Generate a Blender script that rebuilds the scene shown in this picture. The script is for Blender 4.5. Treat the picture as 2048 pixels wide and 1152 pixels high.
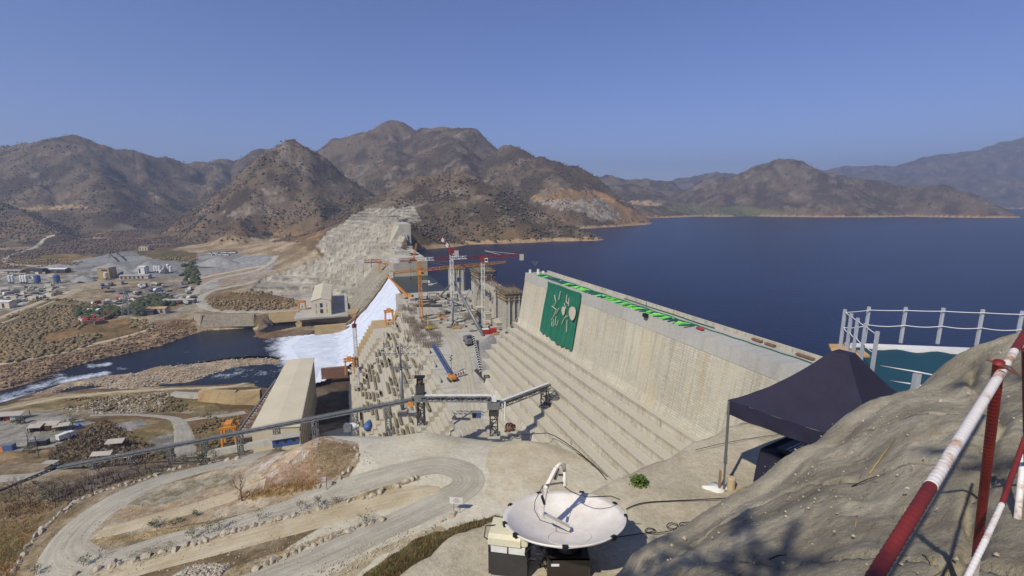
import bpy, math, random
import numpy as np
from mathutils import Vector, Matrix, noise as mnoise
R = math.radians
sc = bpy.context.scene
for _o in list(bpy.data.objects): bpy.data.objects.remove(_o)
COL = sc.collection
random.seed(7); RNG = np.random.default_rng(11)

# ---------------------------------------------------------------- camera, world, sun, exposure
F, TH = 950.0, R(10.5)                      # focal length in photo pixels (2048 wide), pitch down
CT, ST = math.cos(TH), math.sin(TH)
cd = bpy.data.cameras.new('camera'); cam = bpy.data.objects.new('camera', cd); COL.objects.link(cam)
cd.sensor_width = 36; cd.lens = F/2048*36; cd.clip_start = 0.05; cd.clip_end = 30000
cam.location = (0, 0, 0); cam.rotation_euler = (R(90)-TH, 0, 0)
sc.camera = cam
SUN_EL, SUN_AZ = R(46), R(38)               # shadows fall away from the camera and to the right
to_sun = Vector((-math.sin(SUN_AZ)*math.cos(SUN_EL), -math.cos(SUN_AZ)*math.cos(SUN_EL), math.sin(SUN_EL)))
w = bpy.data.worlds.new("World"); sc.world = w; w.use_nodes = True
nt = w.node_tree; bg = nt.nodes['Background']
sky = nt.nodes.new('ShaderNodeTexSky'); sky.sky_type = 'NISHITA'; sky.sun_disc = False
sky.sun_elevation = SUN_EL; sky.sun_rotation = math.pi + SUN_AZ
sky.altitude = 600; sky.air_density = 1.0; sky.dust_density = 0.35; sky.ozone_density = 3.2
hs = nt.nodes.new('ShaderNodeMix'); hs.data_type = 'RGBA'; hs.blend_type = 'MULTIPLY'; hs.inputs[0].default_value = 1
nt.links.new(sky.outputs[0], hs.inputs[6]); hs.inputs[7].default_value = (0.84, 0.84, 1.20, 1)
nt.links.new(hs.outputs[2], bg.inputs[0]); bg.inputs[1].default_value = 0.082
sl = bpy.data.lights.new('sun', 'SUN'); sl.energy = 4.2; sl.angle = R(0.6); sl.color = (1.0, 0.935, 0.80)
so = bpy.data.objects.new('sun', sl); COL.objects.link(so)
so.rotation_euler = to_sun.to_track_quat('Z', 'Y').to_euler(); so.location = (-20, -20, 60)
sc.view_settings.view_transform = 'Standard'; sc.view_settings.look = 'None'
sc.view_settings.exposure = 0.22; sc.view_settings.gamma = 1.0
HAZE = 0.00017
sc.cycles.max_bounces = 5; sc.cycles.volume_bounces = 0; sc.cycles.transparent_max_bounces = 8
sc.cycles.volume_step_rate = 10

# ---------------------------------------------------------------- geometry helpers
def ray(px, py):
    v = 576.0-py
    return px-1024.0, F*CT+v*ST, -F*ST+v*CT
def atz(px, py, z):
    x, y, q = ray(px, py); t = z/q; return Vector((x*t, y*t, z))
def atY(px, py, Y):
    x, y, q = ray(px, py); t = Y/y; return Vector((x*t, Y, q*t))
def proj(X, Y, Z):
    f = Y*CT-Z*ST; u = Y*ST+Z*CT
    f = np.maximum(f, 1e-3)
    return 1024+F*X/f, 576-F*u/f
DA = R(19.6); U = Vector((math.cos(DA), math.sin(DA), 0)); D = Vector((-math.sin(DA), math.cos(DA), 0))
def dw(w_, s, z): return Vector((U.x*w_+D.x*s, U.y*w_+D.y*s, z))       # dam coordinates: w upstream, s along the crest
def warp(w_, s, z):                          # the high block stands slightly askew to the middle section
    return w_+.03*(60-s)*min(max((z+70)/17, 0), 1)
def dwc(w_, s, z): return dw(warp(w_, s, z), s, z)
def pixw(px, py, w_):                                                    # pixel -> point on the plane w = const
    x, y, q = ray(px, py); t = w_/(x*U.x+y*U.y); return Vector((x*t, y*t, q*t))
def pixs(px, py, s):
    x, y, q = ray(px, py); t = s/(x*D.x+y*D.y); return Vector((x*t, y*t, q*t))

def setp(o, label=None, cat=None, group=None, kind=None):
    if label: o['label'] = label
    if cat: o['category'] = cat
    if group: o['group'] = group
    if kind: o['kind'] = kind
    return o
def wl(o):
    v = Vector((0, 0, 0))
    while o: v += o.location; o = o.parent
    return v
def thing(name, label, cat, loc=(0, 0, 0), group=None, rz=0):
    o = bpy.data.objects.new(name, None); COL.objects.link(o); o.location = loc
    o.rotation_euler = (0, 0, rz); o.empty_display_size = .3
    return setp(o, label, cat, group)
class MB:
    def __init__(s): s.v = []; s.f = []; s.m = []; s.cur = 0
    def add(s, vs, fs):
        b = len(s.v); s.v += [tuple(p) for p in vs]; s.f += [tuple(i+b for i in f) for f in fs]; s.m += [s.cur]*len(fs); return s
    def box(s, c, d, rz=0, axes=None):
        c = Vector(c); hx, hy, hz = d[0]/2, d[1]/2, d[2]/2
        if axes is None:
            ca, sa = math.cos(rz), math.sin(rz); axes = (Vector((ca, sa, 0)), Vector((-sa, ca, 0)), Vector((0, 0, 1)))
        a, b, e = axes
        vs = [c+a*hx*i+b*hy*j+e*hz*k for k in (-1, 1) for i, j in ((-1, -1), (1, -1), (1, 1), (-1, 1))]
        return s.add(vs, [(3, 2, 1, 0), (4, 5, 6, 7), (0, 1, 5, 4), (1, 2, 6, 5), (2, 3, 7, 6), (3, 0, 4, 7)])
    def bar(s, p, q, w_, h=None):                                # box beam from p to q
        p, q = Vector(p), Vector(q); d = q-p; L = d.length
        if L < 1e-6: return s
        d /= L; up = Vector((0, 0, 1)) if abs(d.z) < .95 else Vector((0, 1, 0))
        a = d.cross(up).normalized(); b = a.cross(d)
        return s.box((p+q)/2, (w_, L, h or w_), axes=(a, d, b))
    def tube(s, pts, r, n=6, cap=True):
        pts = [Vector(p) for p in pts]; rs = r if isinstance(r, (list, tuple)) else [r]*len(pts)
        b = len(s.v); prev = None; N = len(pts)
        for i, p in enumerate(pts):
            d = (pts[min(i+1, N-1)]-pts[max(i-1, 0)])
            if d.length < 1e-9: d = Vector((0, 0, 1))
            d.normalize()
            if prev is None: a = d.orthogonal().normalized()
            else:
                a = prev-d*prev.dot(d)
                a = a.normalized() if a.length > 1e-6 else d.orthogonal().normalized()
            prev = a; c = d.cross(a)
            for k in range(n):
                t = 2*math.pi*k/n; s.v.append(tuple(p+(a*math.cos(t)+c*math.sin(t))*rs[i]))
        for i in range(N-1):
            for k in range(n):
                k2 = (k+1) % n; s.f.append((b+i*n+k, b+i*n+k2, b+(i+1)*n+k2, b+(i+1)*n+k)); s.m.append(s.cur)
        if cap:
            s.f.append(tuple(b+k for k in range(n-1, -1, -1))); s.f.append(tuple(b+(N-1)*n+k for k in range(n))); s.m += [s.cur]*2
        return s
    def cyl(s, c, r, h, n=16, r2=None):
        c = Vector(c); return s.tube([c, c+Vector((0, 0, h))], [r, r if r2 is None else r2], n)
    def lattice(s, p, q, w_, bays, r, tri=False):                # lattice truss of four chords with zigzag webs
        p, q = Vector(p), Vector(q); d = (q-p); L = d.length; d /= L
        up = Vector((0, 0, 1)) if abs(d.z) < .95 else Vector((0, 1, 0))
        a = d.cross(up).normalized(); b = a.cross(d).normalized()
        cs = [(-1, -1), (1, -1), (1, 1), (-1, 1)] if not tri else [(-1, -1), (1, -1), (0, 1)]
        P = lambda k, t: p+d*(L*t)+(a*cs[k][0]+b*cs[k][1])*(w_/2)
        n = len(cs)
        for k in range(n): s.bar(P(k, 0), P(k, 1), r*1.5)
        for i in range(bays+1):
            for k in range(n):
                s.bar(P(k, i/bays), P((k+1) % n, i/bays), r)
                if i < bays: s.bar(P(k, i/bays), P((k+1) % n, (i+1)/bays), r) if i % 2 else s.bar(P((k+1) % n, i/bays), P(k, (i+1)/bays), r)
        return s
    def prism(s, pts, off):                                      # closed polygon swept by a vector
        n = len(pts); off = Vector(off); pts = [Vector(p) for p in pts]
        return s.add(pts+[p+off for p in pts], [tuple(range(n-1, -1, -1)), tuple(range(n, 2*n))]+[(i, (i+1) % n, n+(i+1) % n, n+i) for i in range(n)])
    def build(s, name, mats, parent=None, smooth=False, local=False):
        me = bpy.data.meshes.new(name); me.from_pydata(s.v, [], s.f); me.validate(); me.update()
        mats = mats if isinstance(mats, (list, tuple)) else [mats]
        for m in mats: me.materials.append(m)
        if len(mats) > 1 and len(me.polygons) == len(s.m): me.polygons.foreach_set('material_index', s.m)
        if smooth: me.polygons.foreach_set('use_smooth', [True]*len(me.polygons))
        o = bpy.data.objects.new(name, me); COL.objects.link(o)
        if parent:
            o.parent = parent
            if not local: o.location = -wl(parent)
        return o
def npmesh(name, V, Fc, mat, col=None, smooth=True, attrs=None):
    me = bpy.data.meshes.new(name); n = len(Fc); k = Fc.shape[1]
    me.vertices.add(len(V)); me.vertices.foreach_set('co', np.asarray(V, np.float32).ravel())
    me.loops.add(n*k); me.loops.foreach_set('vertex_index', np.asarray(Fc, np.int32).ravel())
    me.polygons.add(n); me.polygons.foreach_set('loop_start', np.arange(0, n*k, k, dtype=np.int32))
    try: me.polygons.foreach_set('loop_total', np.full(n, k, np.int32))
    except Exception: pass
    me.update(calc_edges=True)
    if smooth: me.polygons.foreach_set('use_smooth', np.ones(n, bool))
    if col is not None:
        a = me.attributes.new('cover', 'FLOAT_COLOR', 'POINT'); c4 = np.ones((len(V), 4), np.float32); c4[:, :3] = col
        a.data.foreach_set('color', c4.ravel())
    for nm, arr in (attrs or {}).items():
        a = me.attributes.new(nm, 'FLOAT', 'POINT'); a.data.foreach_set('value', np.asarray(arr, np.float32))
    me.materials.append(mat); o = bpy.data.objects.new(name, me); COL.objects.link(o); return o
def copytree(o, loc, rz=0, sc_=1.0, label=None, group=None, parent=None):
    c = o.copy(); COL.objects.link(c)
    if parent is None:
        c.location = loc; c.rotation_euler = (0, 0, rz); c.scale = (sc_,)*3 if not isinstance(sc_, (tuple, list)) else sc_
        if label: c['label'] = label
        if group: c['group'] = group
    else: c.parent = parent
    for ch in o.children: copytree(ch, None, parent=c)
    return c

# ---------------------------------------------------------------- materials
def lin(r, g, b):
    f = lambda c: (c/255/12.92 if c/255 <= .04045 else ((c/255+.055)/1.055)**2.4)
    return (f(r), f(g), f(b))
def newmat(name):
    m = bpy.data.materials.new(name); m.use_nodes = True; n = m.node_tree
    return m, n, n.nodes['Principled BSDF']
def N(n, t, **kw):
    x = n.nodes.new(t)
    for k, v in kw.items():
        if k.startswith('i_'): x.inputs[k[2:].replace('_', ' ')].default_value = v
        else: setattr(x, k, v)
    return x
def noise_node(n, scale, detail=5, rough=.6, vec=None, dist=0):
    x = N(n, 'ShaderNodeTexNoise'); x.inputs['Scale'].default_value = scale; x.inputs['Detail'].default_value = detail
    x.inputs['Roughness'].default_value = rough; x.inputs['Distortion'].default_value = dist
    if vec: n.links.new(vec, x.inputs['Vector'])
    return x
def ramp(n, fac, stops):
    r = N(n, 'ShaderNodeValToRGB'); e = r.color_ramp.elements
    while len(e) < len(stops): e.new(.5)
    for el, (p, c) in zip(e, stops):
        el.position = p; el.color = (*c, 1) if isinstance(c, tuple) else (c, c, c, 1)
    n.links.new(fac, r.inputs[0]); return r.outputs[0]
def mixc(n, fac, a, b, mode='MIX'):
    x = N(n, 'ShaderNodeMix', data_type='RGBA', blend_type=mode)
    for v, i in ((fac, 0), (a, 6), (b, 7)):
        if isinstance(v, (int, float)): x.inputs[i].default_value = v
        elif isinstance(v, tuple): x.inputs[i].default_value = (*v, 1) if len(v) == 3 else v
        else: n.links.new(v, x.inputs[i])
    return x.outputs[2]
def mul(n, a, b, op='MULTIPLY'):
    x = N(n, 'ShaderNodeMath', operation=op)
    for v, i in ((a, 0), (b, 1)):
        if isinstance(v, (int, float)): x.inputs[i].default_value = v
        else: n.links.new(v, x.inputs[i])
    return x.outputs[0]
def objvec(n, scale=(1, 1, 1), rz=0):
    tc = N(n, 'ShaderNodeTexCoord'); mp = N(n, 'ShaderNodeMapping'); mp.inputs['Scale'].default_value = scale
    mp.inputs['Rotation'].default_value = (0, 0, rz)
    n.links.new(tc.outputs['Object'], mp.inputs['Vector']); return mp.outputs[0]
def bump(n, b, h, strength, dist):
    x = N(n, 'ShaderNodeBump'); x.inputs['Strength'].default_value = strength; x.inputs['Distance'].default_value = dist
    n.links.new(h, x.inputs['Height']); n.links.new(x.outputs[0], b.inputs['Normal'])
def simple(name, rgb, rough=.7, var=.25, scale=1.0, bstr=.3, bdist=.02, metal=0.0, rgb2=None, thr=None):
    """two-tone weathered paint / stone / metal: rgb with patches of rgb2 and fine noise"""
    m, n, b = newmat(name); c = lin(*rgb); v = objvec(n)
    n1 = noise_node(n, scale, 6, .65, v); n2 = noise_node(n, scale*7, 4, .6, v)
    c2 = lin(*rgb2) if rgb2 else tuple(x*(1-var) for x in c); c1 = tuple(min(1, x*(1+var*.35)) for x in c)
    if thr: base = ramp(n, n1.outputs[0], [(thr-.06, c2), (thr+.06, c1)])
    else: base = ramp(n, n1.outputs[0], [(.3, c2), (.7, c1)])
    fine = ramp(n, n2.outputs[0], [(.25, 1-var*.6), (.75, 1.0)])
    n.links.new(mixc(n, 1, base, fine, 'MULTIPLY'), b.inputs['Base Color'])
    b.inputs['Roughness'].default_value = rough; b.inputs['Metallic'].default_value = metal
    if bstr: bump(n, b, n2.outputs[0], bstr, bdist)
    return m
M = {}
M['white'] = simple('white_paint', (222, 220, 214), .5, .18, .6)
M['dishw'] = simple('dish_enamel', (228, 223, 214), .42, .12, 1.6, .05, .002, rgb2=(206, 196, 182))
M['red'] = simple('red_paint', (176, 52, 38), .55, .3, .8)
M['orange'] = simple('orange_paint', (212, 142, 56), .55, .3, .3)
M['yellow'] = simple('yellow_paint', (214, 176, 40), .55, .3, .3)
M['steel'] = simple('galvanised_steel', (132, 134, 134), .5, .3, .7, metal=.3)
M['steel_dark'] = simple('dark_steel', (72, 70, 68), .6, .35, .5, metal=.2)
M['rust'] = simple('rusty_steel', (132, 98, 78), .8, .4, .5)
M['black'] = simple('black_plastic', (26, 26, 28), .5, .3, 5)
M['blue'] = simple('blue_paint', (70, 98, 150), .55, .3, .4)
M['navy'] = simple('navy_cloth', (34, 32, 54), .85, .25, 2.0, .3, .01)
M['cream'] = simple('cream_cladding', (206, 196, 168), .6, .12, .05)
M['glass'] = simple('dark_glass', (48, 54, 60), .2, .2, .5)
M['roofm'] = simple('metal_roof', (176, 168, 154), .55, .2, .2)
M['gravelpile'] = simple('crushed_stone', (152, 150, 146), .95, .35, .12, .8, .5)
M['pale_rock'] = simple('pale_boulder_rock', (192, 184, 168), .9, .35, .9, .8, .15, rgb2=(150, 136, 116))
M['bark'] = simple('bark', (96, 82, 72), .9, .4, 3)
M['twig'] = simple('dry_twigs', (112, 96, 84), .9, .35, 2)
M['leaf'] = simple('olive_leaves', (84, 92, 52), .8, .5, 1.2, 0)
M['leafdry'] = simple('dusty_leaves', (112, 110, 78), .8, .5, 1.2, 0)
M['greenplant'] = simple('green_leaves', (96, 120, 50), .7, .45, 9, 0)
M['wood'] = simple('plywood', (196, 160, 110), .7, .25, 3)
M['rebar'] = simple('rebar_cages', (150, 132, 114), .85, .4, .4)
def concrete(name, rgb, stain, streak=.35, grid=True, sx=.25, sz=.03, tread=False):
    """weathered concrete in dam coordinates: vertical run-off streaks, lift lines, ochre stains"""
    m, n, b = newmat(name); c = lin(*rgb); v = objvec(n, rz=-DA)
    v1 = N(n, 'ShaderNodeMapping'); v1.inputs['Scale'].default_value = (.02, sx, sz); n.links.new(v, v1.inputs[0])
    ns = noise_node(n, 2.0, 7, .7, v1.outputs[0]); nb = noise_node(n, .05, 5, .6, v); nf = noise_node(n, 1.6, 5, .7, v)
    base = ramp(n, nb.outputs[0], [(.3, tuple(x*.86 for x in c)), (.7, tuple(min(x*1.06, 1) for x in c))])
    st = ramp(n, ns.outputs[0], [(.36, 1-streak), (.52, 1.0)])
    base = mixc(n, 1, base, st, 'MULTIPLY')
    v2 = N(n, 'ShaderNodeMapping'); v2.inputs['Scale'].default_value = (.01, .11, .018); v2.inputs['Location'].default_value = (7, 3, 1); n.links.new(v, v2.inputs[0])
    no = noise_node(n, 1.8, 5, .65, v2.outputs[0]); of = ramp(n, no.outputs[0], [(.54, 0.0), (.70, .55)])
    base = mixc(n, of, base, lin(*stain))
    if grid:
        sep = N(n, 'ShaderNodeSeparateXYZ'); n.links.new(v, sep.inputs[0])
        cb = N(n, 'ShaderNodeCombineXYZ'); n.links.new(sep.outputs[1], cb.inputs[0]); n.links.new(sep.outputs[2], cb.inputs[1])
        br = N(n, 'ShaderNodeTexBrick'); n.links.new(cb.outputs[0], br.inputs['Vector']); br.inputs['Scale'].default_value = 1
        br.inputs['Brick Width'].default_value = 1.9; br.inputs['Row Height'].default_value = .6; br.inputs['Mortar Size'].default_value = .06
        br.inputs['Color1'].default_value = (1, 1, 1, 1); br.inputs['Color2'].default_value = (.84, .85, .88, 1); br.inputs['Mortar'].default_value = (.66, .66, .67, 1)
        nm = noise_node(n, .045, 4, .6, v); fm = ramp(n, nm.outputs[0], [(.34, .15), (.55, .95)])
        base = mixc(n, fm, base, mixc(n, 1, base, br.outputs[0], 'MULTIPLY'))
    fine = ramp(n, nf.outputs[0], [(.25, .80), (.7, 1.0)])
    if tread:                                              # level treads are coloured darker than the risers, so the steps stand out
        ge = N(n, 'ShaderNodeNewGeometry'); sn = N(n, 'ShaderNodeSeparateXYZ'); n.links.new(ge.outputs['True Normal'], sn.inputs[0])
        ft = ramp(n, sn.outputs[2], [(.5, 0.0), (.8, 1.0)]); base = mixc(n, ft, base, mixc(n, nb.outputs[0], tuple(x*.92 for x in c), tuple(x*.76 for x in c)))
        s3 = N(n, 'ShaderNodeSeparateXYZ'); n.links.new(v, s3.inputs[0]); c3 = N(n, 'ShaderNodeCombineXYZ'); n.links.new(s3.outputs[1], c3.inputs[0]); n.links.new(mul(n, s3.outputs[2], 52.4, 'ADD'), c3.inputs[1])
        b3 = N(n, 'ShaderNodeTexBrick'); n.links.new(c3.outputs[0], b3.inputs['Vector']); b3.inputs['Scale'].default_value = 1; b3.inputs['Brick Width'].default_value = 7.5; b3.inputs['Row Height'].default_value = 2.4; b3.inputs['Mortar Size'].default_value = .09
        b3.inputs['Color1'].default_value = (1, 1, 1, 1); b3.inputs['Color2'].default_value = (.86, .86, .86, 1); b3.inputs['Mortar'].default_value = (.62, .6, .56, 1); inv = mul(n, 1.0, ft, 'SUBTRACT'); base = mixc(n, inv, base, mixc(n, 1, base, b3.outputs[0], 'MULTIPLY'))
    n.links.new(mixc(n, 1, base, fine, 'MULTIPLY'), b.inputs['Base Color']); b.inputs['Roughness'].default_value = .92
    bump(n, b, nf.outputs[0], .4, .12)
    return m
M['conc'] = concrete('weathered_dam_concrete', (198, 191, 169), (194, 176, 134), .24, True, .42, .02)
M['conc2'] = concrete('grey_crest_concrete', (176, 174, 166), (186, 176, 150), .12, False)
M['concstep'] = concrete('stepped_rcc_concrete', (198, 191, 172), (178, 156, 118), .3, False, .3, .12, True)
M['concpale'] = concrete('pale_dusty_concrete', (180, 176, 164), (160, 136, 100), .3, False)
M['concochre'] = concrete('ochre_stained_concrete', (186, 162, 118), (170, 118, 62), .3, True)

# ---------------------------------------------------------------- numpy noise
def vhash(ix, iy, seed):
    h = (ix.astype(np.int64)*374761393+iy.astype(np.int64)*668265263+seed*1442695041) & 0x7fffffff
    h = ((h ^ (h >> 13))*1274126177) & 0x7fffffff
    return ((h ^ (h >> 16)) & 0xffff)/65535.0
def vnoise(x, y, seed=0):
    ix, iy = np.floor(x), np.floor(y); fx, fy = x-ix, y-iy
    fx = fx*fx*(3-2*fx); fy = fy*fy*(3-2*fy)
    a, b = vhash(ix, iy, seed), vhash(ix+1, iy, seed); c, d = vhash(ix, iy+1, seed), vhash(ix+1, iy+1, seed)
    return (a*(1-fx)+b*fx)*(1-fy)+(c*(1-fx)+d*fx)*fy
def fbm(x, y, scale, octv=5, seed=0, gain=.5, ridged=False):
    x = x/scale; y = y/scale; a = 1.0; s = 0.0; t = 0.0
    for i in range(octv):
        v = vnoise(x+17.3*i, y-9.1*i, seed+i)
        if ridged: v = 1-abs(2*v-1)
        s = s+a*v; t += a; a *= gain; x, y = (x*1.6-y*1.2), (x*1.2+y*1.6)
    return s/t
def inpoly(px, py, poly):
    ins = np.zeros(np.shape(px), bool); n = len(poly)
    for i in range(n):
        x1, y1 = poly[i]; x2, y2 = poly[(i+1) % n]
        c = ((y1 > py) != (y2 > py)) & (px < (x2-x1)*(py-y1)/((y2-y1) or 1e-9)+x1); ins ^= c
    return ins
def segdist(X, Y, pts, closed=False):
    best = np.full(np.shape(X), 1e9); n = len(pts)
    for i in range(n if closed else n-1):
        ax, ay = pts[i][:2]; bx, by = pts[(i+1) % n][:2]; dx, dy = bx-ax, by-ay; L = dx*dx+dy*dy+1e-9
        t = np.clip(((X-ax)*dx+(Y-ay)*dy)/L, 0, 1); best = np.minimum(best, np.hypot(X-ax-t*dx, Y-ay-t*dy))
    return best
def sstep(a, b, x):
    t = np.clip((x-a)/(b-a), 0, 1); return t*t*(3-2*t)

# ---------------------------------------------------------------- the lie of the land
# control points: photo pixel + height -> point on the ground; linear radial interpolation between them
CTL = [(1000,900,-67),(1100,930,-67),(1180,960,-67),(900,1000,-67),(800,900,-67),(720,872,-67),(950,1050,-67),(1060,880,-67),(900,880,-67.3),(800,1080,-67),(600,1150,-68),(750,950,-67.3),(850,860,-67),
 (1000,1100,-66),(1100,1150,-66),(640,868,-64.5),(600,905,-66),(660,905,-65.5),(690,930,-67),(560,960,-71),(560,1000,-71),(700,1000,-69),(500,1040,-72),(540,925,-70.5),
 (300,1080,-75),(200,1050,-76),(120,1080,-77),(200,990,-77),(300,955,-78),(400,932,-78),(480,912,-79),(560,893,-80),(380,985,-76.5),(460,950,-76),(100,1150,-77),(300,1150,-73),(450,1150,-70),(0,1150,-80),(0,1060,-83),(60,1000,-85),
 (-200,1100,-90),(150,950,-93),(0,930,-97),(250,935,-90),(330,925,-90),(-300,950,-105),(-200,850,-105),(60,880,-99),(140,880,-99),(40,840,-101),(250,900,-100),(200,850,-102),(300,860,-104),(370,880,-105),(370,840,-107),(450,850,-107),(500,820,-110),(430,810,-109),(300,820,-108),(100,822,-108.5),
 (0,818,-110),(250,786,-110),(380,780,-111),(500,780,-113),(-300,860,-111),
 (0,782,-112.5),(120,742,-112.5),(350,690,-112.5),(395,660,-112),(0,725,-106),(150,690,-106),(300,660,-106),(-300,760,-106),(100,650,-102),(350,635,-106),(200,620,-103),(400,600,-104),(500,600,-104),(560,600,-104),(380,630,-105),(600,640,-110),(300,570,-101),(50,600,-101),(50,560,-98),(-300,600,-98),
 (150,540,-96),(300,530,-95),(450,520,-90),(400,560,-100),(520,540,-93),(560,515,-82),(600,500,-74),(500,490,-79),(450,495,-84),(300,500,-90),(100,500,-92),(0,475,-84),(200,480,-83),(-300,480,-84),
 (600,590,-104),(650,560,-96),(560,570,-99),(700,600,-104),(700,540,-84),(640,490,-62),(740,500,-58),(680,470,-50),(690,440,-33),(780,430,-22),(830,428,-18),(730,560,-92),(800,480,-52),(620,530,-84),
 (650,700,-118),(620,760,-118),(700,760,-118),(660,830,-118),(700,700,-118)]
CW = [(p.x, p.y, c[2]) for c in CTL for p in [atz(*c)]]
CW += [(-46, 160, -95), (-66, 152, -92), (-84, 152, -90), (-30, 158, -88), (-15, 155, -86), (5, 150, -84), (-100, 168, -100), (-60, 190, -112), (-90, 220, -114), (-70, 240, -114), (-20, 220, -105), (20, 250, -105), (-60, 330, -114), (-60, 400, -114), (-100, 450, -112), (45, 60, -66), (30, 100, -66.5), (70, 90, -66), (120, 60, -64), (-60, 50, -70), (-150, 60, -84), (0, 1400, -80), (-900, 1400, -75), (-400, 1000, -80)]
_P = np.array(CW)
_K = np.hypot(_P[:, None, 0]-_P[None, :, 0], _P[:, None, 1]-_P[None, :, 1])
_A = np.block([[_K+np.eye(len(_P))*-.6, np.ones((len(_P), 1))], [np.ones((1, len(_P))), np.zeros((1, 1))]])
_S = np.linalg.solve(_A, np.append(_P[:, 2], 0))
def rbf(X, Y):
    s = np.full(np.shape(X), _S[-1])
    for (x, y, _), c in zip(_P, _S): s = s+c*np.sqrt((X-x)**2+(Y-y)**2+4)
    return s
def LX(Y): return np.interp(Y, [0, 661, 700, 760, 1100, 1700, 2400, 9000], [83, -153, -158, -135, -120, 0, 250, 900])
# ridge lines: (photo x, photo y of the crest, distance) ... slope
RID = [
 ([(-260,300,2000),(-120,290,1950),(0,287,1900),(60,287,1880),(100,289,1850),(128,281,1800),(150,276,1780),(170,289,1800),(220,306,1850),(275,314,1900),(330,323,2000),(372,339,2100)], .62),
 ([(372,339,2100),(400,330,2200),(445,320,2250),(470,327,2300),(500,316,2350),(530,303,2350),(560,306,2350),(620,310,2400)], .6),
 ([(600,315,2500),(640,298,2450),(670,288,2400),(700,276,2350),(722,260,2300),(745,258,2280),(775,246,2250),(800,252,2250),(835,264,2250),(855,255,2200),(880,251,2180),(905,256,2150),(935,266,2100),(965,284,2050),(1000,303,2000)], .66),
 ([(1000,303,2000),(1020,300,1780),(1036,297,1720),(1055,308,1700),(1078,304,1650),(1100,312,1640),(1130,330,1620),(1160,348,1600),(1180,368,1570),(1205,395,1550),(1240,420,1540),(1290,436,1560)], .72),
 ([(775,246,2250),(790,300,1950),(800,345,1750)], .6), ([(880,251,2180),(900,290,1900),(930,330,1700),(960,370,1500)], .62), ([(1036,297,1720),(1020,340,1560),(1000,380,1420)], .68),
 ([(1100,312,1640),(1110,350,1500),(1120,390,1380)], .7),
 ([(150,276,1780),(190,330,1600),(215,370,1450),(230,400,1350)], .6), ([(60,287,1880),(70,340,1650),(80,385,1400)], .6), ([(275,314,1900),(300,360,1700),(330,400,1550)], .6),
 ([(445,320,2250),(430,370,1950),(420,400,1750)], .6), ([(670,288,2400),(665,340,2000)], .62),
 ([(590,294,1300),(640,328,1330),(700,372,1300),(760,402,1250)], .78), ([(590,294,1300),(560,350,1180),(520,400,1080),(480,450,960)], .70), ([(590,294,1300),(540,330,1330),(480,370,1360),(430,410,1380)], .70), ([(590,294,1300),(620,370,1150),(640,420,1000),(650,455,880)], .75),
 ([(880,336,1080),(840,343,1070),(800,366,1040),(760,385,1000),(720,403,960),(690,425,900)], .52), ([(880,336,1080),(920,342,1060),(970,365,1030),(1020,395,1000),(1070,418,970),(1120,436,940),(1170,458,910),(1192,474,896)], .55), ([(880,336,1080),(860,380,980),(840,410,900),(825,430,820)], .52), ([(930,350,1050),(960,420,930)], .5),
 ([(-200,380,1150),(-60,395,1120),(20,420,1080),(70,440,1050),(120,465,1000)], .55), ([(-60,405,1500),(60,412,1450),(170,412,1400),(230,440,1300)], .5),
 ([(1150,360,3600),(1180,351,3500),(1215,351,3500),(1250,359,3500),(1320,361,3400),(1350,374,3300),(1400,390,3200)], .5),
 ([(1210,385,2600),(1260,372,2700),(1300,392,2500),(1340,410,2300),(1250,420,2000)], .35),
 ([(1380,378,2900),(1420,362,2800),(1470,357,2800),(1500,345,2750),(1530,333,2700),(1560,326,2650),(1585,325,2650),(1610,331,2650),(1640,350,2650),(1660,360,2600),(1710,360,2550),(1760,362,2500),(1800,374,2450),(1850,377,2350),(1880,374,2300),(1905,382,2250),(1935,402,2200),(1965,420,2150),(2010,434,2080)], .52),
 ([(1575,326,2650),(1600,370,2450),(1620,400,2250)], .5), ([(1470,357,2800),(1450,390,2500),(1430,415,2250)], .42),
 ([(1330,372,5200),(1360,358,5200),(1390,351,5200),(1430,344,5200),(1465,350,5200),(1500,358,5200),(1560,370,5200)], .5),
 ([(1600,352,5600),(1640,344,5600),(1700,333,5600),(1740,331,5500),(1790,331,5500),(1830,322,5400),(1860,314,5300),(1900,309,5300),(1950,299,5200),(1990,291,5200),(2048,276,5200),(2150,258,5200),(2350,250,5300)], .45),
 ([(1790,331,5500),(1830,370,5000)], .4), ([(1950,299,5200),(1990,360,4700)], .4), ([(2048,276,5200),(2100,350,4600)], .4)]
RW = [([atY(*p) for p in pts], sl_) for pts, sl_ in RID]
def mountains(X, Y):
    best = np.full(np.shape(X), -400.0)
    for pts, sl_ in RW:
        for i in range(len(pts)-1):
            a, b = pts[i], pts[i+1]; dx, dy = b.x-a.x, b.y-a.y; L = dx*dx+dy*dy
            t = np.clip(((X-a.x)*dx+(Y-a.y)*dy)/L, 0, 1); d = np.hypot(X-a.x-t*dx, Y-a.y-t*dy)
            z = a.z+(b.z-a.z)*t; h = z+75
            k = np.maximum(h, 10)*.10                          # rounded crest
            best = np.maximum(best, z-sl_*(np.sqrt(d*d+k*k)-k))
    return best
R1 = [(-420,900),(-150,822),(0,781),(60,766),(100,752),(140,734),(212,716),(275,702),(325,691),(352,680),(390,667),(410,662),(450,659),(505,655),(512,668),(503,678),(530,681),(570,676),(625,671),(690,662),(705,700),(698,738),(643,742),(640,760),(600,770),(560,772),(500,766),(400,773),(298,776),(330,768),(372,765),(405,757),(412,750),(480,736),(520,733),(562,731),(575,722),(566,712),(540,709),(512,708),(475,711),(395,722),(345,730),(310,734),(272,747),(212,752),(160,762),(120,770),(80,786),(40,797),(0,808),(-150,860),(-420,960)]
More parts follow.
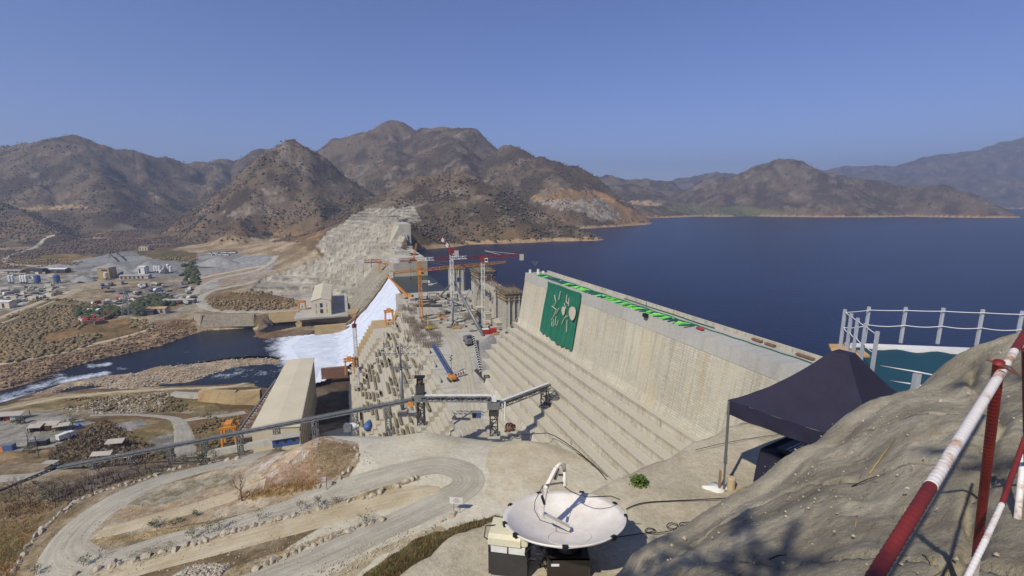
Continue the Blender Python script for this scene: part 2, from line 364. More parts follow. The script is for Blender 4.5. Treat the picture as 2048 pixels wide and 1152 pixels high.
R3 = [(515,662),(545,647),(590,644),(593,654),(560,660),(530,665)]
R2 = [(122,782),(150,772),(190,771),(232,772),(170,781),(122,789)]
R1W = [tuple(atz(x, y, -114)[:2]) for x, y in R1]; R3W = [tuple(atz(x, y, -113.6)[:2]) for x, y in R3]; R2W = [tuple(atz(x, y, -114)[:2]) for x, y in R2]
def H(X, Y, detail=True):
    X = np.asarray(X, float); Y = np.asarray(Y, float)
    base = rbf(X, Y)
    far = sstep(1000, 1400, Y); base = base*(1-far)+(-78)*far
    lw = 6+70*sstep(690, 760, Y); lk = sstep(-lw, lw+4, X-LX(Y)); base = base*(1-lk)+(-88)*lk
    near = sstep(80, 50, Y); base = np.where(Y < 62, np.maximum(base, -1.12*Y-6+3*fbm(X, Y, 9, 4, 5)), base)
    mt = mountains(X, Y)
    nm = fbm(X, Y, 330, 6, 3, .52, True); nr = fbm(X, Y, 90, 4, 21, .5, True)
    hgt = np.clip((mt+80)/160, 0, 1)
    z = np.maximum(base, mt-0)
    amp = sstep(-88, -30, mt)*sstep(600, 900, Y)*(mt > base-5)
    z = z+amp*((nm-.62)*60*(.35+hgt)+(nr-.6)*16)
    if detail:
        roughm = np.clip((Y-60)/200, .12, 1)
        z = z+(fbm(X, Y, 14, 4, 8)-.5)*1.6*roughm*(1-sstep(500, 700, Y)*0)
    # terraced excavation of the far abutment
    px, py = proj(X, Y, z)
    tm = inpoly(px, py, TERR) & (Y > 430) & (Y < 800)
    q = 5.0; zt = np.floor(z/q)*q+q*sstep(.70, 1, (z/q-np.floor(z/q)))
    z = np.where(tm, zt+(fbm(X, Y, 30, 2, 31)-.5)*.5, z)
    for poly, dep in ((R1W, 3), (R2W, 2), (R3W, 2)):
        bb = np.array(poly); m = (X > bb[:, 0].min()-12) & (X < bb[:, 0].max()+12) & (Y > bb[:, 1].min()-12) & (Y < bb[:, 1].max()+12)
        if m.any():
            xs, ys = X[m], Y[m]; d = segdist(xs, ys, poly, True)*np.where(inpoly(xs, ys, poly), -1, 1)
            zz = np.atleast_1d(z[m] if z.ndim else z); lim = -114+np.where(d < 0, np.maximum(d*.6, -dep), d*.55+1.2*(fbm(xs, ys, 5, 3, 9)-.45))
            zz = np.where(d < 9, np.where(d < 0, np.minimum(zz, lim), np.minimum(zz, np.maximum(lim, -113.8))), zz)
            z = z.copy() if z.ndim else np.array([float(z)]); 
            if z.ndim and m.ndim: z[m] = zz
    return z
TERR = [(630,492),(655,462),(690,443),(700,432),(735,418),(828,413),(843,440),(818,452),(800,500),(770,540),(735,600),(700,640),(640,610),(560,592),(500,580),(520,560),(590,535),(650,512)]
def hz(x, y): return float(H(np.array([x]), np.array([y]))[0])
def ground(px, py, z0=-80):
    """pixel -> point where its sight line first meets the ground"""
    x, y, q = ray(px, py); Ys = np.concatenate([np.arange(62, 700, .5), np.arange(700, 2500, 4)]); t = Ys/y
    zz = H(x*t, Ys); below = np.nonzero(q*t <= zz)[0]
    i = below[0] if len(below) else len(Ys)-1
    return Vector((x*t[i], Ys[i], zz[i]))
def groundmany(pts): return [ground(*p[:2]) for p in pts]
# ---------------------------------------------------------------- ground cover (true surface colours of soil, grass, gravel)
LC = [ # colour, second colour, mix scale(m), polygon in photo pixels laid on the ground, edge wobble (px)
 ((164,150,124),(130,112,84),30,[(-900,500),(560,490),(640,500),(640,660),(400,660),(0,800),(-900,1100)],6),
 ((122,104,82),(96,82,66),16,[(-900,470),(-100,480),(30,500),(260,470),(400,462),(520,470),(610,480),(450,486),(330,500),(230,512),(150,520),(0,545),(-900,640)],6),
 ((172,156,128),(140,118,88),30,[(330,505),(390,490),(450,476),(540,480),(600,486),(560,505),(540,520),(440,520),(380,528)],5),
 ((150,120,74),(104,92,58),20,[(20,520),(120,508),(190,510),(170,530),(120,545),(60,548)],4),
 ((148,146,142),(126,124,118),40,[(140,525),(260,503),(330,508),(430,505),(550,512),(540,540),(420,552),(350,560),(150,550)],5),
 ((118,100,66),(88,84,54),12,[(262,500),(330,498),(395,505),(392,525),(330,520),(280,512)],3),
 ((164,160,150),(120,112,96),9,[(-300,560),(60,548),(190,545),(180,560),(140,572),(130,590),(60,612),(0,625),(-300,660)],5),
 ((184,180,170),(142,136,122),7,[(-200,585),(30,572),(130,575),(120,592),(60,604),(0,618),(-200,650)],4),
 ((168,152,122),(134,118,90),14,[(140,590),(200,572),(300,566),(390,566),(395,590),(320,598),(215,604),(195,598)],4),
 ((152,146,136),(112,100,84),6,[(225,577),(330,563),(375,566),(378,580),(300,590),(225,588)],4),
 ((168,162,150),(138,128,108),14,[(190,606),(260,592),(385,586),(400,596),(380,620),(330,634),(300,636),(380,606),(280,604),(215,612)],3),
 ((140,122,86),(108,98,66),11,[(-300,690),(0,645),(70,600),(130,600),(200,612),(160,640),(110,650),(0,668),(-300,730)],6),
 ((140,112,74),(108,90,60),13,[(-300,740),(0,668),(110,650),(200,636),(290,640),(308,655),(230,680),(120,706),(0,728),(-300,800)],6),
 ((72,80,46),(96,92,54),6,[(262,612),(290,596),(345,592),(352,604),(330,618),(290,632),(262,628)],3),
 ((162,150,136),(150,134,112),10,[(388,560),(430,545),(520,535),(560,545),(540,560),(460,570),(400,590)],3),
 ((170,166,158),(140,134,122),14,[(395,578),(435,560),(440,572),(400,584)],2),
 ((130,106,72),(100,82,56),10,[(412,600),(440,588),(520,583),(580,592),(590,614),(540,622),(430,620)],4),
 ((178,170,152),(156,144,122),10,[(380,600),(400,590),(412,600),(420,618),(470,622),(520,618),(520,624),(400,624)],2),
 ((172,156,128),(140,122,96),5,[(388,622),(460,622),(520,622),(620,640),(620,655),(520,658),(395,663)],2),
 ((150,126,96),(112,90,62),6,[(-300,850),(-300,790),(0,728),(120,708),(230,682),(310,655),(330,640),(390,640),(395,665),(350,684),(210,720),(110,752),(0,786)],4),
 ((176,146,112),(120,100,76),3.4,[(-200,790),(0,738),(120,712),(230,686),(320,664),(390,655),(395,665),(350,684),(210,720),(110,752),(0,786)],3),
 ((178,158,132),(150,130,106),6,[(60,790),(120,768),(270,742),(400,716),(570,702),(575,728),(470,742),(400,765),(290,778),(150,778),(100,798)],2),
 ((160,136,112),(120,100,80),3,[(0,815),(60,795),(120,782),(160,792),(60,812),(0,825)],2),
 ((178,164,128),(160,146,112),6,[(-100,840),(0,812),(120,790),(300,778),(520,768),(520,773),(300,783),(130,798),(0,822),(-100,850)],1),
 ((152,132,94),(118,106,70),7,[(-100,850),(0,822),(130,798),(300,783),(345,782),(340,800),(420,800),(445,835),(300,822),(120,822),(0,830)],4),
 ((160,148,120),(130,118,92),6,[(-100,830),(120,815),(330,818),(480,822),(480,835),(330,826),(240,830),(110,840)],3),
 ((160,156,144),(140,136,122),10,[(-200,830),(110,826),(200,845),(150,868),(130,888),(60,900),(-200,920)],3),
 ((112,96,70),(84,72,50),6,[(130,872),(170,850),(210,836),(250,866),(300,900),(360,915),(250,935),(110,930),(70,912),(120,895)],4),
 ((154,130,96),(120,104,74),6,[(-100,900),(100,902),(95,930),(0,955),(-100,965)],3),
 ((150,130,92),(122,108,72),6,[(205,838),(350,838),(350,885),(330,900),(290,905),(240,866)],3),
 ((158,154,146),(130,124,112),3.5,[(225,850),(285,838),(296,850),(265,862),(235,860)],2),((158,154,146),(130,124,112),3.5,[(290,885),(330,866),(355,866),(350,888),(310,902)],2),
 ((138,118,80),(112,98,64),5,[(378,880),(400,850),(430,836),(478,830),(475,880),(440,900),(380,905)],3),
 ((150,146,138),(128,122,112),8,[(380,925),(400,905),(520,888),(560,886),(480,905),(430,925)],2),
 # near hillside
 ((154,139,113),(121,104,77),9,[(-900,1400),(-900,960),(0,930),(110,925),(350,915),(480,905),(560,888),(640,850),(720,845),(860,845),(1000,868),(1100,868),(1250,970),(1500,1400)],3),
 ((142,126,101),(115,102,76),7,[(-900,1400),(-900,990),(0,980),(80,990),(120,1010),(75,1080),(40,1152),(20,1400)],5),
 ((90,96,66),(119,110,76),4,[(-40,1040),(30,1075),(55,1090),(20,1120),(-60,1120)],7),
 ((122,115,105),(91,79,66),3,[(60,960),(130,965),(230,940),(340,925),(350,935),(250,958),(150,1000),(100,1000)],4),
 ((198,192,175),(189,182,160),24,[(640,868),(700,852),(760,842),(860,846),(900,862),(985,866),(1050,872),(1100,870),(1240,972),(1200,1000),(1010,1040),(900,1075),(780,1110),(600,1300),(200,1400),(450,1180),(700,1020),(850,940),(720,985),(690,960),(716,920),(712,885)],3),
 ((196,188,166),(187,175,148),10,[(990,900),(1090,872),(1235,972),(1120,1000),(1010,1030),(960,990)],10),
 ((177,164,141),(156,135,107),5,[(170,1055),(200,1020),(280,985),(400,950),(500,920),(560,905),(630,870),(712,885),(715,915),(690,950),(640,985),(560,1010),(400,1045),(220,1080),(175,1075)],3),
 ((163,142,122),(146,120,95),3.5,[(520,950),(560,925),(640,880),(712,892),(712,915),(690,945),(640,965),(560,985),(510,985)],4),
 ((148,131,105),(130,116,88),3,[(640,882),(712,892),(712,910),(690,945),(660,955),(635,930)],4),
 ((192,184,172),(154,135,114),3,[(520,925),(560,905),(622,900),(605,920),(560,940),(545,958),(520,955)],3),
 ((187,172,150),(165,141,112),2.5,[(600,890),(650,868),(640,890),(600,905),(520,960),(500,968),(560,915)],2),
 ((155,132,99),(179,156,118),1.5,[(490,985),(560,968),(640,962),(635,975),(560,992),(490,1000)],2),
 ((166,159,139),(137,126,100),3,[(250,1010),(300,985),(380,960),(450,945),(470,955),(400,985),(330,1010)],5),
 ((169,150,115),(137,121,83),1.6,[(180,1080),(300,1062),(400,1048),(470,1035),(600,1003),(690,985),(700,994),(560,1022),(420,1056),(300,1078),(190,1088)],2),
 ((169,148,110),(126,117,77),1.6,[(120,1152),(200,1128),(300,1098),(400,1072),(520,1040),(640,1008),(740,980),(830,950),(842,958),(740,996),(640,1024),(520,1056),(400,1090),(300,1120),(200,1150),(150,1165)],2),
 ((111,113,75),(137,125,82),1.3,[(250,1110),(300,1092),(350,1080),(366,1088),(340,1105),(280,1125)],3),
 ((174,164,140),(155,135,98),1.6,[(420,1152),(540,1110),(640,1075),(760,1035),(740,1050),(620,1095),(540,1130),(500,1152)],2),
 ((174,171,163),(144,137,125),1.4,[(340,1152),(380,1132),(460,1128),(450,1145),(400,1165)],2),
 ((180,168,142),(158,144,115),2,[(640,1165),(720,1115),(820,1070),(880,1050),(900,1060),(860,1080),(760,1110),(700,1165)],3),
 ((110,100,71),(71,62,45),1.6,[(690,1180),(760,1125),(830,1080),(900,1055),(985,1032),(1030,1036),(1000,1060),(900,1090),(800,1180)],3),
]
ROADC = []
def cover(X, Y, Z):
    px, py = proj(X, Y, Z); n = len(X)
    hill = lin(110,95,77); hill2 = lin(76,65,53)
    t = fbm(X, Y, 60, 6, 50, .6)[:, None]; col = np.array(hill2)+(np.array(hill)-np.array(hill2))*sstep(.36, .62, t)
    mt = mountains(X, Y); flat = (Y > 500)
    # exposed rock outcrops, ochre grass on low slopes, greyer hills far off
    r = sstep(.60, .70, fbm(X, Y, 45, 5, 61, .6))[:, None]*.55; col = col*(1-r)+np.array(lin(142,130,114))*r
    o = (sstep(-20, -70, Z)*sstep(.42, .6, fbm(X, Y, 90, 4, 71)))[:, None]*.6; col = col*(1-o)+np.array(lin(132,104,70))*o
    v = sstep(.55, .66, fbm(X, Y, 25, 4, 81))[:, None]*.4; col = col*(1-v)+np.array(lin(84,80,54))*v
    # light beach along the drawn-down shore
    sh = ((Z < -69.0+1.5*fbm(X, Y, 12, 3, 4)) & (X > LX(Y)-20) & (Y > 600))
    col[sh] = np.array(lin(168,142,108))*(0.85+.25*fbm(X, Y, 8, 3, 3)[sh])[:, None]
    quarry = [((168,156,138),(128,114,98),9,[(1068,402),(1100,396),(1160,396),(1200,392),(1215,405),(1240,430),(1250,438),(1205,442),(1170,430),(1150,420),(1110,415)],5),
              ((160,124,84),(130,108,80),20,[(1060,400),(1120,380),(1190,380),(1230,400),(1280,425),(1330,436),(1330,443),(1230,448),(1240,430),(1200,396),(1120,400)],6),
              ((96,100,66),(112,104,76),30,[(1340,404),(1400,412),(1500,415),(1600,425),(1500,434),(1400,430),(1350,424)],4),
              ((176,150,118),(150,126,98),20,[(1240,400),(1300,402),(1330,412),(1290,412)],3),
              ((172,148,112),(140,118,86),10,[(30,415),(90,412),(165,410),(178,415),(120,419),(40,422)],2),
              ((176,152,122),(120,96,76),8,[(180,466),(205,465),(240,478),(235,482),(200,482),(185,476)],3),
              ((140,124,100),(100,86,66),12,[(0,405),(30,398),(60,405),(30,412)],3),
              ((146,118,84),(110,90,66),12,[(500,470),(560,466),(640,462),(640,480),(560,486),(500,486)],4),
              ((146,136,120),(112,100,84),10,[(520,380),(560,372),(580,378),(540,392)],6),((142,128,112),(104,90,76),8,[(450,425),(520,400),(560,395),(520,425),(470,440)],8),
              ((150,124,84),(120,98,66),8,[(640,486),(660,462),(700,445),(680,470),(640,492)],3)]
    def paint(rows):
        nonlocal col
        for c1, c2, s, poly, wob in rows:
            bb = np.array(poly); m = (px > bb[:, 0].min()-30) & (px < bb[:, 0].max()+30) & (py > bb[:, 1].min()-20) & (py < bb[:, 1].max()+20)
            if not m.any(): continue
            ix = np.nonzero(m)[0]; x, y = X[ix], Y[ix]
            wx = (fbm(x, y, s*1.7, 4, 91)-.5)*wob*4.5; wy = (fbm(x, y, s*1.7, 4, 92)-.5)*wob*3
            k = inpoly(px[ix]+wx, py[ix]+wy, poly); ix = ix[k]
            if not len(ix): continue
            f = sstep(.33, .64, fbm(X[ix], Y[ix], s, 6, 93, .62))[:, None]
            col[ix] = np.array(lin(*c1))*(1-f)+np.array(lin(*c2))*f
    low = Z < -60
    paint(quarry); paint([r for r in LC])
    # grey benched rock of the abutment cut
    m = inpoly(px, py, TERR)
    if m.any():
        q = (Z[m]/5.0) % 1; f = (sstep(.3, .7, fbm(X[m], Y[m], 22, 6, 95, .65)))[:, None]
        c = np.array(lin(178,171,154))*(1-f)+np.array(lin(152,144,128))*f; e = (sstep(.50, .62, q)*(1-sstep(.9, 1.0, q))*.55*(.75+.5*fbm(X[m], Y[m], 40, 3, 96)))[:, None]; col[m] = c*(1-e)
    return col
A_ = np.concatenate([np.linspace(-1.9, -1.12, 70, endpoint=False), np.linspace(-1.12, 1.14, 1120), np.linspace(1.142, 1.9, 60)])
rows = [3.0]
while rows[-1] < 60: rows.append(rows[-1]*1.035)
while rows[-1] < 700:
    y = rows[-1]; rows.append(y+max(y*.0032, y*y/95/950*1.25))
while rows[-1] < 9000: rows.append(rows[-1]*1.0052)
YY = np.array(rows); gx, gy = np.meshgrid(A_, YY); GX, GY = (gx*gy).ravel(), gy.ravel()
GZ = H(GX, GY)
nr_, nc_ = len(YY), len(A_); ii = np.arange(nr_*nc_).reshape(nr_, nc_)
FQ = np.stack([ii[:-1, :-1], ii[:-1, 1:], ii[1:, 1:], ii[1:, :-1]], -1).reshape(-1, 4)
def terrain_mat():
    m, n, b = newmat('soil_grass_and_rock'); v = objvec(n)
    at = N(n, 'ShaderNodeAttribute'); at.attribute_name = 'cover'
    n1 = noise_node(n, .9, 6, .7, v); n2 = noise_node(n, .16, 8, .74, v); n3 = noise_node(n, .02, 5, .6, v)
    vo = N(n, 'ShaderNodeTexVoronoi'); vo.inputs['Scale'].default_value = .55; n.links.new(v, vo.inputs['Vector'])
    va = N(n, 'ShaderNodeAttribute'); va.attribute_name = 'vary'
    c = mixc(n, va.outputs['Fac'], at.outputs['Color'], ramp(n, n1.outputs[0], [(.32, .66), (.66, 1.2)]), 'MULTIPLY')
    c = mixc(n, va.outputs['Fac'], c, ramp(n, n2.outputs[0], [(.36, .62), (.6, 1.12)]), 'MULTIPLY')
    n.links.new(c, b.inputs['Base Color']); b.inputs['Roughness'].default_value = .97; b.inputs['Specular IOR Level'].default_value = .15
    h = mul(n, mul(n, n1.outputs[0], .5), n2.outputs[0], 'ADD'); bump(n, b, h, .55, .7)
    return m
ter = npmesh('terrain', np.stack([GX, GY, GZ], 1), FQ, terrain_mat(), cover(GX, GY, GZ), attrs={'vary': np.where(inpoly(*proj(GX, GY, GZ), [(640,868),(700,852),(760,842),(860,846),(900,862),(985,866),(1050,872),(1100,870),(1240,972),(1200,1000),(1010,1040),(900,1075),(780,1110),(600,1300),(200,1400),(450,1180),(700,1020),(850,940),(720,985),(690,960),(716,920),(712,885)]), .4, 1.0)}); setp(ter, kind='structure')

# ---------------------------------------------------------------- water
def water_mat(name, rgb, rip, foam=False):
    m, n, b = newmat(name); v = objvec(n, rz=-.5)
    m2 = N(n, 'ShaderNodeMapping'); m2.inputs['Scale'].default_value = (.25, 1.0, 1); n.links.new(v, m2.inputs[0]); n2 = noise_node(n, .012, 6, .65, m2.outputs[0]); mp = N(n, 'ShaderNodeMapping'); mp.inputs['Scale'].default_value = (.35, 1.2, 1); n.links.new(v, mp.inputs[0])
    n1 = noise_node(n, rip, 6, .62, mp.outputs[0])
    c = lin(*rgb)
    col = ramp(n, n2.outputs[0], [(.35, tuple(x*.62 for x in c)), (.52, c), (.68, tuple(x*1.5 for x in c))])
    if foam:
        at = N(n, 'ShaderNodeAttribute'); at.attribute_name = 'foam'
        nf = noise_node(n, .55, 6, .7, v); nf2 = noise_node(n, .12, 4, .6, v)
        k = mul(n, mul(n, at.outputs['Fac'], 1.5), mul(n, nf.outputs[0], nf2.outputs[0], 'ADD'), 'ADD')
        fac = ramp(n, k, [(.56, 0.0), (.72, 1.0)]) if False else None
        x = N(n, 'ShaderNodeMapRange'); n.links.new(k, x.inputs['Value']); x.inputs['From Min'].default_value = 1.22; x.inputs['From Max'].default_value = 1.75
        col = mixc(n, x.outputs[0], col, lin(214,221,230))
        rr = N(n, 'ShaderNodeMapRange'); n.links.new(x.outputs[0], rr.inputs['Value']); rr.inputs['To Min'].default_value = .22; rr.inputs['To Max'].default_value = .9
        n.links.new(rr.outputs[0], b.inputs['Roughness'])
    else: b.inputs['Roughness'].default_value = .28
    n.links.new(col, b.inputs['Base Color']); b.inputs['IOR'].default_value = 1.33
    b.inputs['Specular IOR Level'].default_value = .35
    bump(n, b, n1.outputs[0], .8, .5); return m
lake = MB(); LZ = -74.0
pts = [dw(79, -300, LZ), dw(79, 330, LZ), dw(30, 362, LZ), dw(30, 480, LZ), dw(79, 500, LZ), dw(79, 640, LZ), (-190, 740, LZ), (-330, 1500, LZ), (-500, 9000, LZ), (11000, 9000, LZ), (11000, -200, LZ)]
me = bpy.data.meshes.new('lake_water')
def fanstrip(name, mat, z, rowsY, xl, xr, nx):
    vs = []; 
    for y in rowsY:
        a, b_ = xl(y), xr(y)
        for i in range(nx+1): vs.append((a+(b_-a)*(i/nx)**1.6, y, z))
    V = np.array(vs); k = np.arange(len(rowsY)*(nx+1)).reshape(len(rowsY), nx+1)
    Fq = np.stack([k[:-1, :-1], k[:-1, 1:], k[1:, 1:], k[1:, :-1]], -1).reshape(-1, 4)
    return npmesh(name, V, Fq, mat)
lkx = lambda y: np.interp(y, [-200, 661, 740, 1500, 9000], [(78.5+.336*200)/.942, -153+1, -190, -330, -500])
ys = [-100, 0, 100, 200, 260, 300, 320, 340, 352, 362, 372, 400, 430, 460, 478, 490, 500, 508, 560, 620, 661, 700, 740, 900, 1200, 1500, 2000, 3000, 5000, 9000]
lk = fanstrip('lake', water_mat('lake_water', (14,25,54), .5), LZ, ys, lkx, lambda y: 9000.0, 12); setp(lk, kind='structure')
o = MB().add([dw(40.5, 340, LZ+.05), dw(80, 340, LZ+.05), dw(80, 471, LZ+.05), dw(40.5, 471, LZ+.05)], [(0, 1, 2, 3)]).build('lake_inlet', water_mat('inlet_water', (58,66,62), .5)); setp(o, kind='structure')
# river: grid clipped to the channel, with foam below the spillway and in the rapids
rx = np.arange(-420, -20, 2.0); ry = np.arange(170, 520, 2.0); qx, qy = np.meshgrid(rx, ry)
inside = inpoly(qx, qy, R1W) | (segdist(qx, qy, R1W, True) < 5) | inpoly(qx, qy, R2W) | (segdist(qx, qy, R2W, True) < 4) | inpoly(qx, qy, R3W) | (segdist(qx, qy, R3W, True) < 4)
k = np.arange(qx.size).reshape(qx.shape); Fq = np.stack([k[:-1, :-1], k[:-1, 1:], k[1:, 1:], k[1:, :-1]], -1)
okf = inside[:-1, :-1] & inside[:-1, 1:] & inside[1:, 1:] & inside[1:, :-1]; Fq = Fq[okf]
V = np.stack([qx.ravel(), qy.ravel(), np.full(qx.size, -114.0)], 1)
px, py = proj(V[:, 0], V[:, 1], V[:, 2])
fo = np.zeros(len(V))
pool = [(578,692),(600,674),(690,655),(720,700),(698,736),(642,741),(637,760),(615,762),(606,735),(590,712)]
d = segdist(px, py, pool, True); ins = inpoly(px, py, pool); fo = np.where(ins, np.minimum(.62+d/60, 1), np.maximum(.60-d/95, 0))
fo = np.where(inpoly(V[:, 0], V[:, 1], R3W) | (segdist(V[:, 0], V[:, 1], R3W, True) < 4), 0, fo)
for line, wd, a in (([(0,797),(40,785),(90,768),(125,755)], 7, .29), ([(120,764),(160,756),(215,747)], 4, .42), ([(175,733),(220,728)], 3, .36), ([(235,738),(255,737)], 2.5, .3), ([(430,752),(500,745),(560,745)], 8, .16), ([(0,805),(20,800)], 5, .42)):
    dd = segdist(px, py, line); fo = np.maximum(fo, a*np.clip(1-dd/wd/1.6, 0, 1)**.5)
used = np.unique(Fq); remap = -np.ones(len(V), int); remap[used] = np.arange(len(used))
rv = npmesh('river', V[used], remap[Fq], water_mat('river_water', (20,30,42), .7, True), attrs={'foam': fo[used]}); setp(rv, kind='structure')
# ---------------------------------------------------------------- the dam
def sweep(name, prof, s0, s1, mat, parent, ds=None, close=True, cuts=1, wp=False):
    """profile of (w, z) points swept along the crest direction from s0 to s1 (numbers or functions of z)"""
    mb = MB(); n = len(prof); ss = [s0+(s1-s0)*i/cuts for i in range(cuts+1)]
    vs = [(dwc if wp else dw)(w_, s, z) for s in ss for w_, z in prof]; fs = []
    for i in range(cuts):
        for k in range(n if close else n-1):
            a, b = i*n+k, i*n+(k+1) % n; fs.append((a, b, b+n, a+n))
    if close: fs += [tuple(range(n-1, -1, -1)), tuple(range(cuts*n, cuts*n+n))]
    return mb.add(vs, fs).build(name, mat, parent)
def steps(w0, z0, w1, z1, n):
    """stair outline from (w0,z0) down to (w1,z1): vertical riser then tread"""
    p = []; 
    for i in range(n):
        a, b = w0+(w1-w0)*i/n, w0+(w1-w0)*(i+1)/n; za, zb = z0+(z1-z0)*i/n, z0+(z1-z0)*(i+1)/n
        p += [(a, za), (a, zb)]
    return p+[(w1, z1)]
dam = thing('dam', 'long pale concrete dam with stepped face, low unfinished middle and high end blocks', 'dam', dw(60, 200, -66))
SF = 196.0
sweep('high_block', [(89.4, -32.0), (80.3, -32.0), (80.3, -35.2), (80.0, -35.2), (77.2, -52.4), (50, -110), (89.4, -118)], 20, SF, M['conc'], dam, wp=True)
sweep('crest_slab', [(89.2, -31.94), (80.6, -31.94), (80.6, -31.99), (89.2, -31.99)], 20, SF-.1, M['conc2'], dam, wp=True)
sweep('crest_band', [(80.6, -31.9), (80.28, -31.9), (79.9, -35.3), (80.6, -35.3)], 20, SF+.02, M['conc2'], dam, wp=True)
sweep('parapet', [(89.5, -30.9), (89.0, -30.9), (89.0, -32.05), (89.5, -32.05)], 20, SF-4, M['concstep'], dam, wp=True)
st = steps(77.6, -52.4, 52, -71.6, 8)[1:]
sweep('upper_steps', [(77.6, -52.4)]+st+[(40, -100), (77, -100)], 20, SF+2.5, M['concstep'], dam, wp=True)
st2 = steps(52, -71.6, 40, -84, 6)[1:]
sweep('lower_steps', [(52.3, -71.5)]+st2+[(30, -110), (60, -110)], 20, SF-4, M['concstep'], dam)
for i, (a, zz) in enumerate(((75.2, -54.8), (72.6, -57.2), (69.8, -59.6))):           # ends of the steps run a little further, one beyond the other
    sweep('step_end', [(a-2.7, zz), (a+8, zz), (a+8, -95), (a-2.7, -95)], SF+1, SF+3+2.2*i, M['concstep'], dam)
# joints between the monoliths: thin proud strips left by formwork
for s in range(40, 196, 16):
    mb = MB(); mb.bar(dwc(79.98, s, -35.5), dwc(77.2, s, -52.3), .14, .10); mb.build('joint', M['concpale'], dam)
# middle deck: falls towards the camera, then the downstream face
def deckz(s): return float(np.interp(s, [90, 130, 150, 215, 700], [-82, -80.5, -80, -66.5, -66.5]))
mb = MB(); S_ = [60, 90, 130, 150, 160, 170, 180, 190, 200, 208, 215, 240, 290, 344]; vs = []
for s in S_:
    z = deckz(s); vs += [dw(33.5, s, z), dw(88 if s > SF else 56, s, z), dw(88 if s > SF else 56, s, -118), dw(33.5, s, -118)]
fs = []
for i in range(len(S_)-1):
    for k_ in range(4): a, b = i*4+k_, i*4+(k_+1) % 4; fs.append((a, b, b+4, a+4))
fs += [(3, 2, 1, 0), tuple(len(vs)-4+k_ for k_ in range(4))]
mb.add(vs, fs).build('middle_deck', M['concpale'], dam)
NST = 22
def face(s0, s1, name, foot=-2.0, top=33.6, zf=-113, n=NST, mat='concstep'):
    ztop = deckz((s0+s1)/2)+.25; prof = steps(top, ztop, foot, zf, n); prof = [(top+.5, ztop)]+prof+[(foot, -118), (top+.5, -118)]
    return sweep(name, prof, s0, s1, M[mat], dam)
seg = [80, 96, 112, 128, 144, 158, 170, 182, 194, 206, 218, 234, 250, 266, 282, 298]
for i in range(len(seg)-1): face(seg[i], seg[i+1]-.12, 'downstream_face', foot=-2-(i % 2)*.3, top=33.6+(i % 3)*.12)
for s0, s1 in ((298, 310), (310.1, 322), (322.1, 334), (334.1, 344.9)):
    k_ = (s0-298)/47; sweep('downstream_face', [(37, -66.3), (35.5, -66.3), (34, -76), (31, -85), (16-5*k_*0, -85)]+steps(15, -86, -1, -113, 11)[1:]+[(-1, -118), (37, -118)], s0, s1, M['concochre' if k_ > .4 else 'concstep'], dam)
# dark-coloured bars added along the steps to stand in for dark recessed openings
M['form'] = simple('board_and_bar_brown', (146, 134, 104), .9, .4, .3, rgb2=(104, 95, 72))
_r = random.Random(5); zf = lambda w_, s: -113+(w_+2)/35.6*(deckz(s)+113)
for i in range(98):
    s = 108+_r.random()*175; k_ = _r.randrange(3, 17); w_ = 33.6-(k_+1)*35.6/22; L_ = _r.uniform(5, 15)
    if s < 150 and k_ < 9: continue
    z_ = zf(w_, s+L_/2); mb = MB(); mb.box(dw(w_+.4, s+L_/2, z_+.75), (.8, L_, .6), rz=DA); mb.build('dark_step_bar', M['form'], dam)
mb = MB()
for i in range(130):
    s = 112+_r.random()*170; k_ = _r.randrange(8, 20); w_ = 33.6-(k_+1)*35.6/22; L_ = _r.uniform(3, 12); mb.box(dw(w_+.35, s+L_/2, zf(w_, s+L_/2)+.75), (.75, L_, .55), rz=DA)
o = mb.build('dark_step_bar', M['form'], dam); o['kind'] = 'stuff'
# spillway: chute body, training walls and the sheet of white water
sp = MB(); ns = 26; vs = []; cols = 30
def chute(u, t, off=0):
    """u 0..1 down the chute, t 0..1 across (0 = near side)"""
    w_ = 41-53*u; s = (345-20*u)*(1-t)+(470-44*u)*t
    z = -73.6-40.0*(1-(1-u)**1.7); return dw(w_, s, z+off)
for i in range(ns+1):
    for j in range(cols+1):
        u, t = i/ns, j/cols; p = chute(u, t, .5); p.z += (mnoise.fractal(p*.16, 1, 2, 4))*1.1*min(1, u*3); vs.append(p)
fs = [(i*(cols+1)+j, (i+1)*(cols+1)+j, (i+1)*(cols+1)+j+1, i*(cols+1)+j+1) for i in range(ns) for j in range(cols)]
m_, n_, b_ = newmat('white_water'); v_ = objvec(n_, rz=-DA); mp_ = N(n_, 'ShaderNodeMapping'); mp_.inputs['Scale'].default_value = (.06, .9, .06); n_.links.new(v_, mp_.inputs[0])
q_ = noise_node(n_, 1.6, 6, .6, mp_.outputs[0]); n_.links.new(ramp(n_, q_.outputs[0], [(.34, lin(150,164,186)), (.46, lin(192,200,212)), (.62, lin(218,222,229))]), b_.inputs['Base Color']); b_.inputs['Roughness'].default_value = .9; bump(n_, b_, q_.outputs[0], .5, .8)
fall = sp.add(vs, fs).build('white_water', m_, smooth=True); setp(fall, kind='stuff', label='broad sheet of white water pouring down the spillway into the river', cat='water')
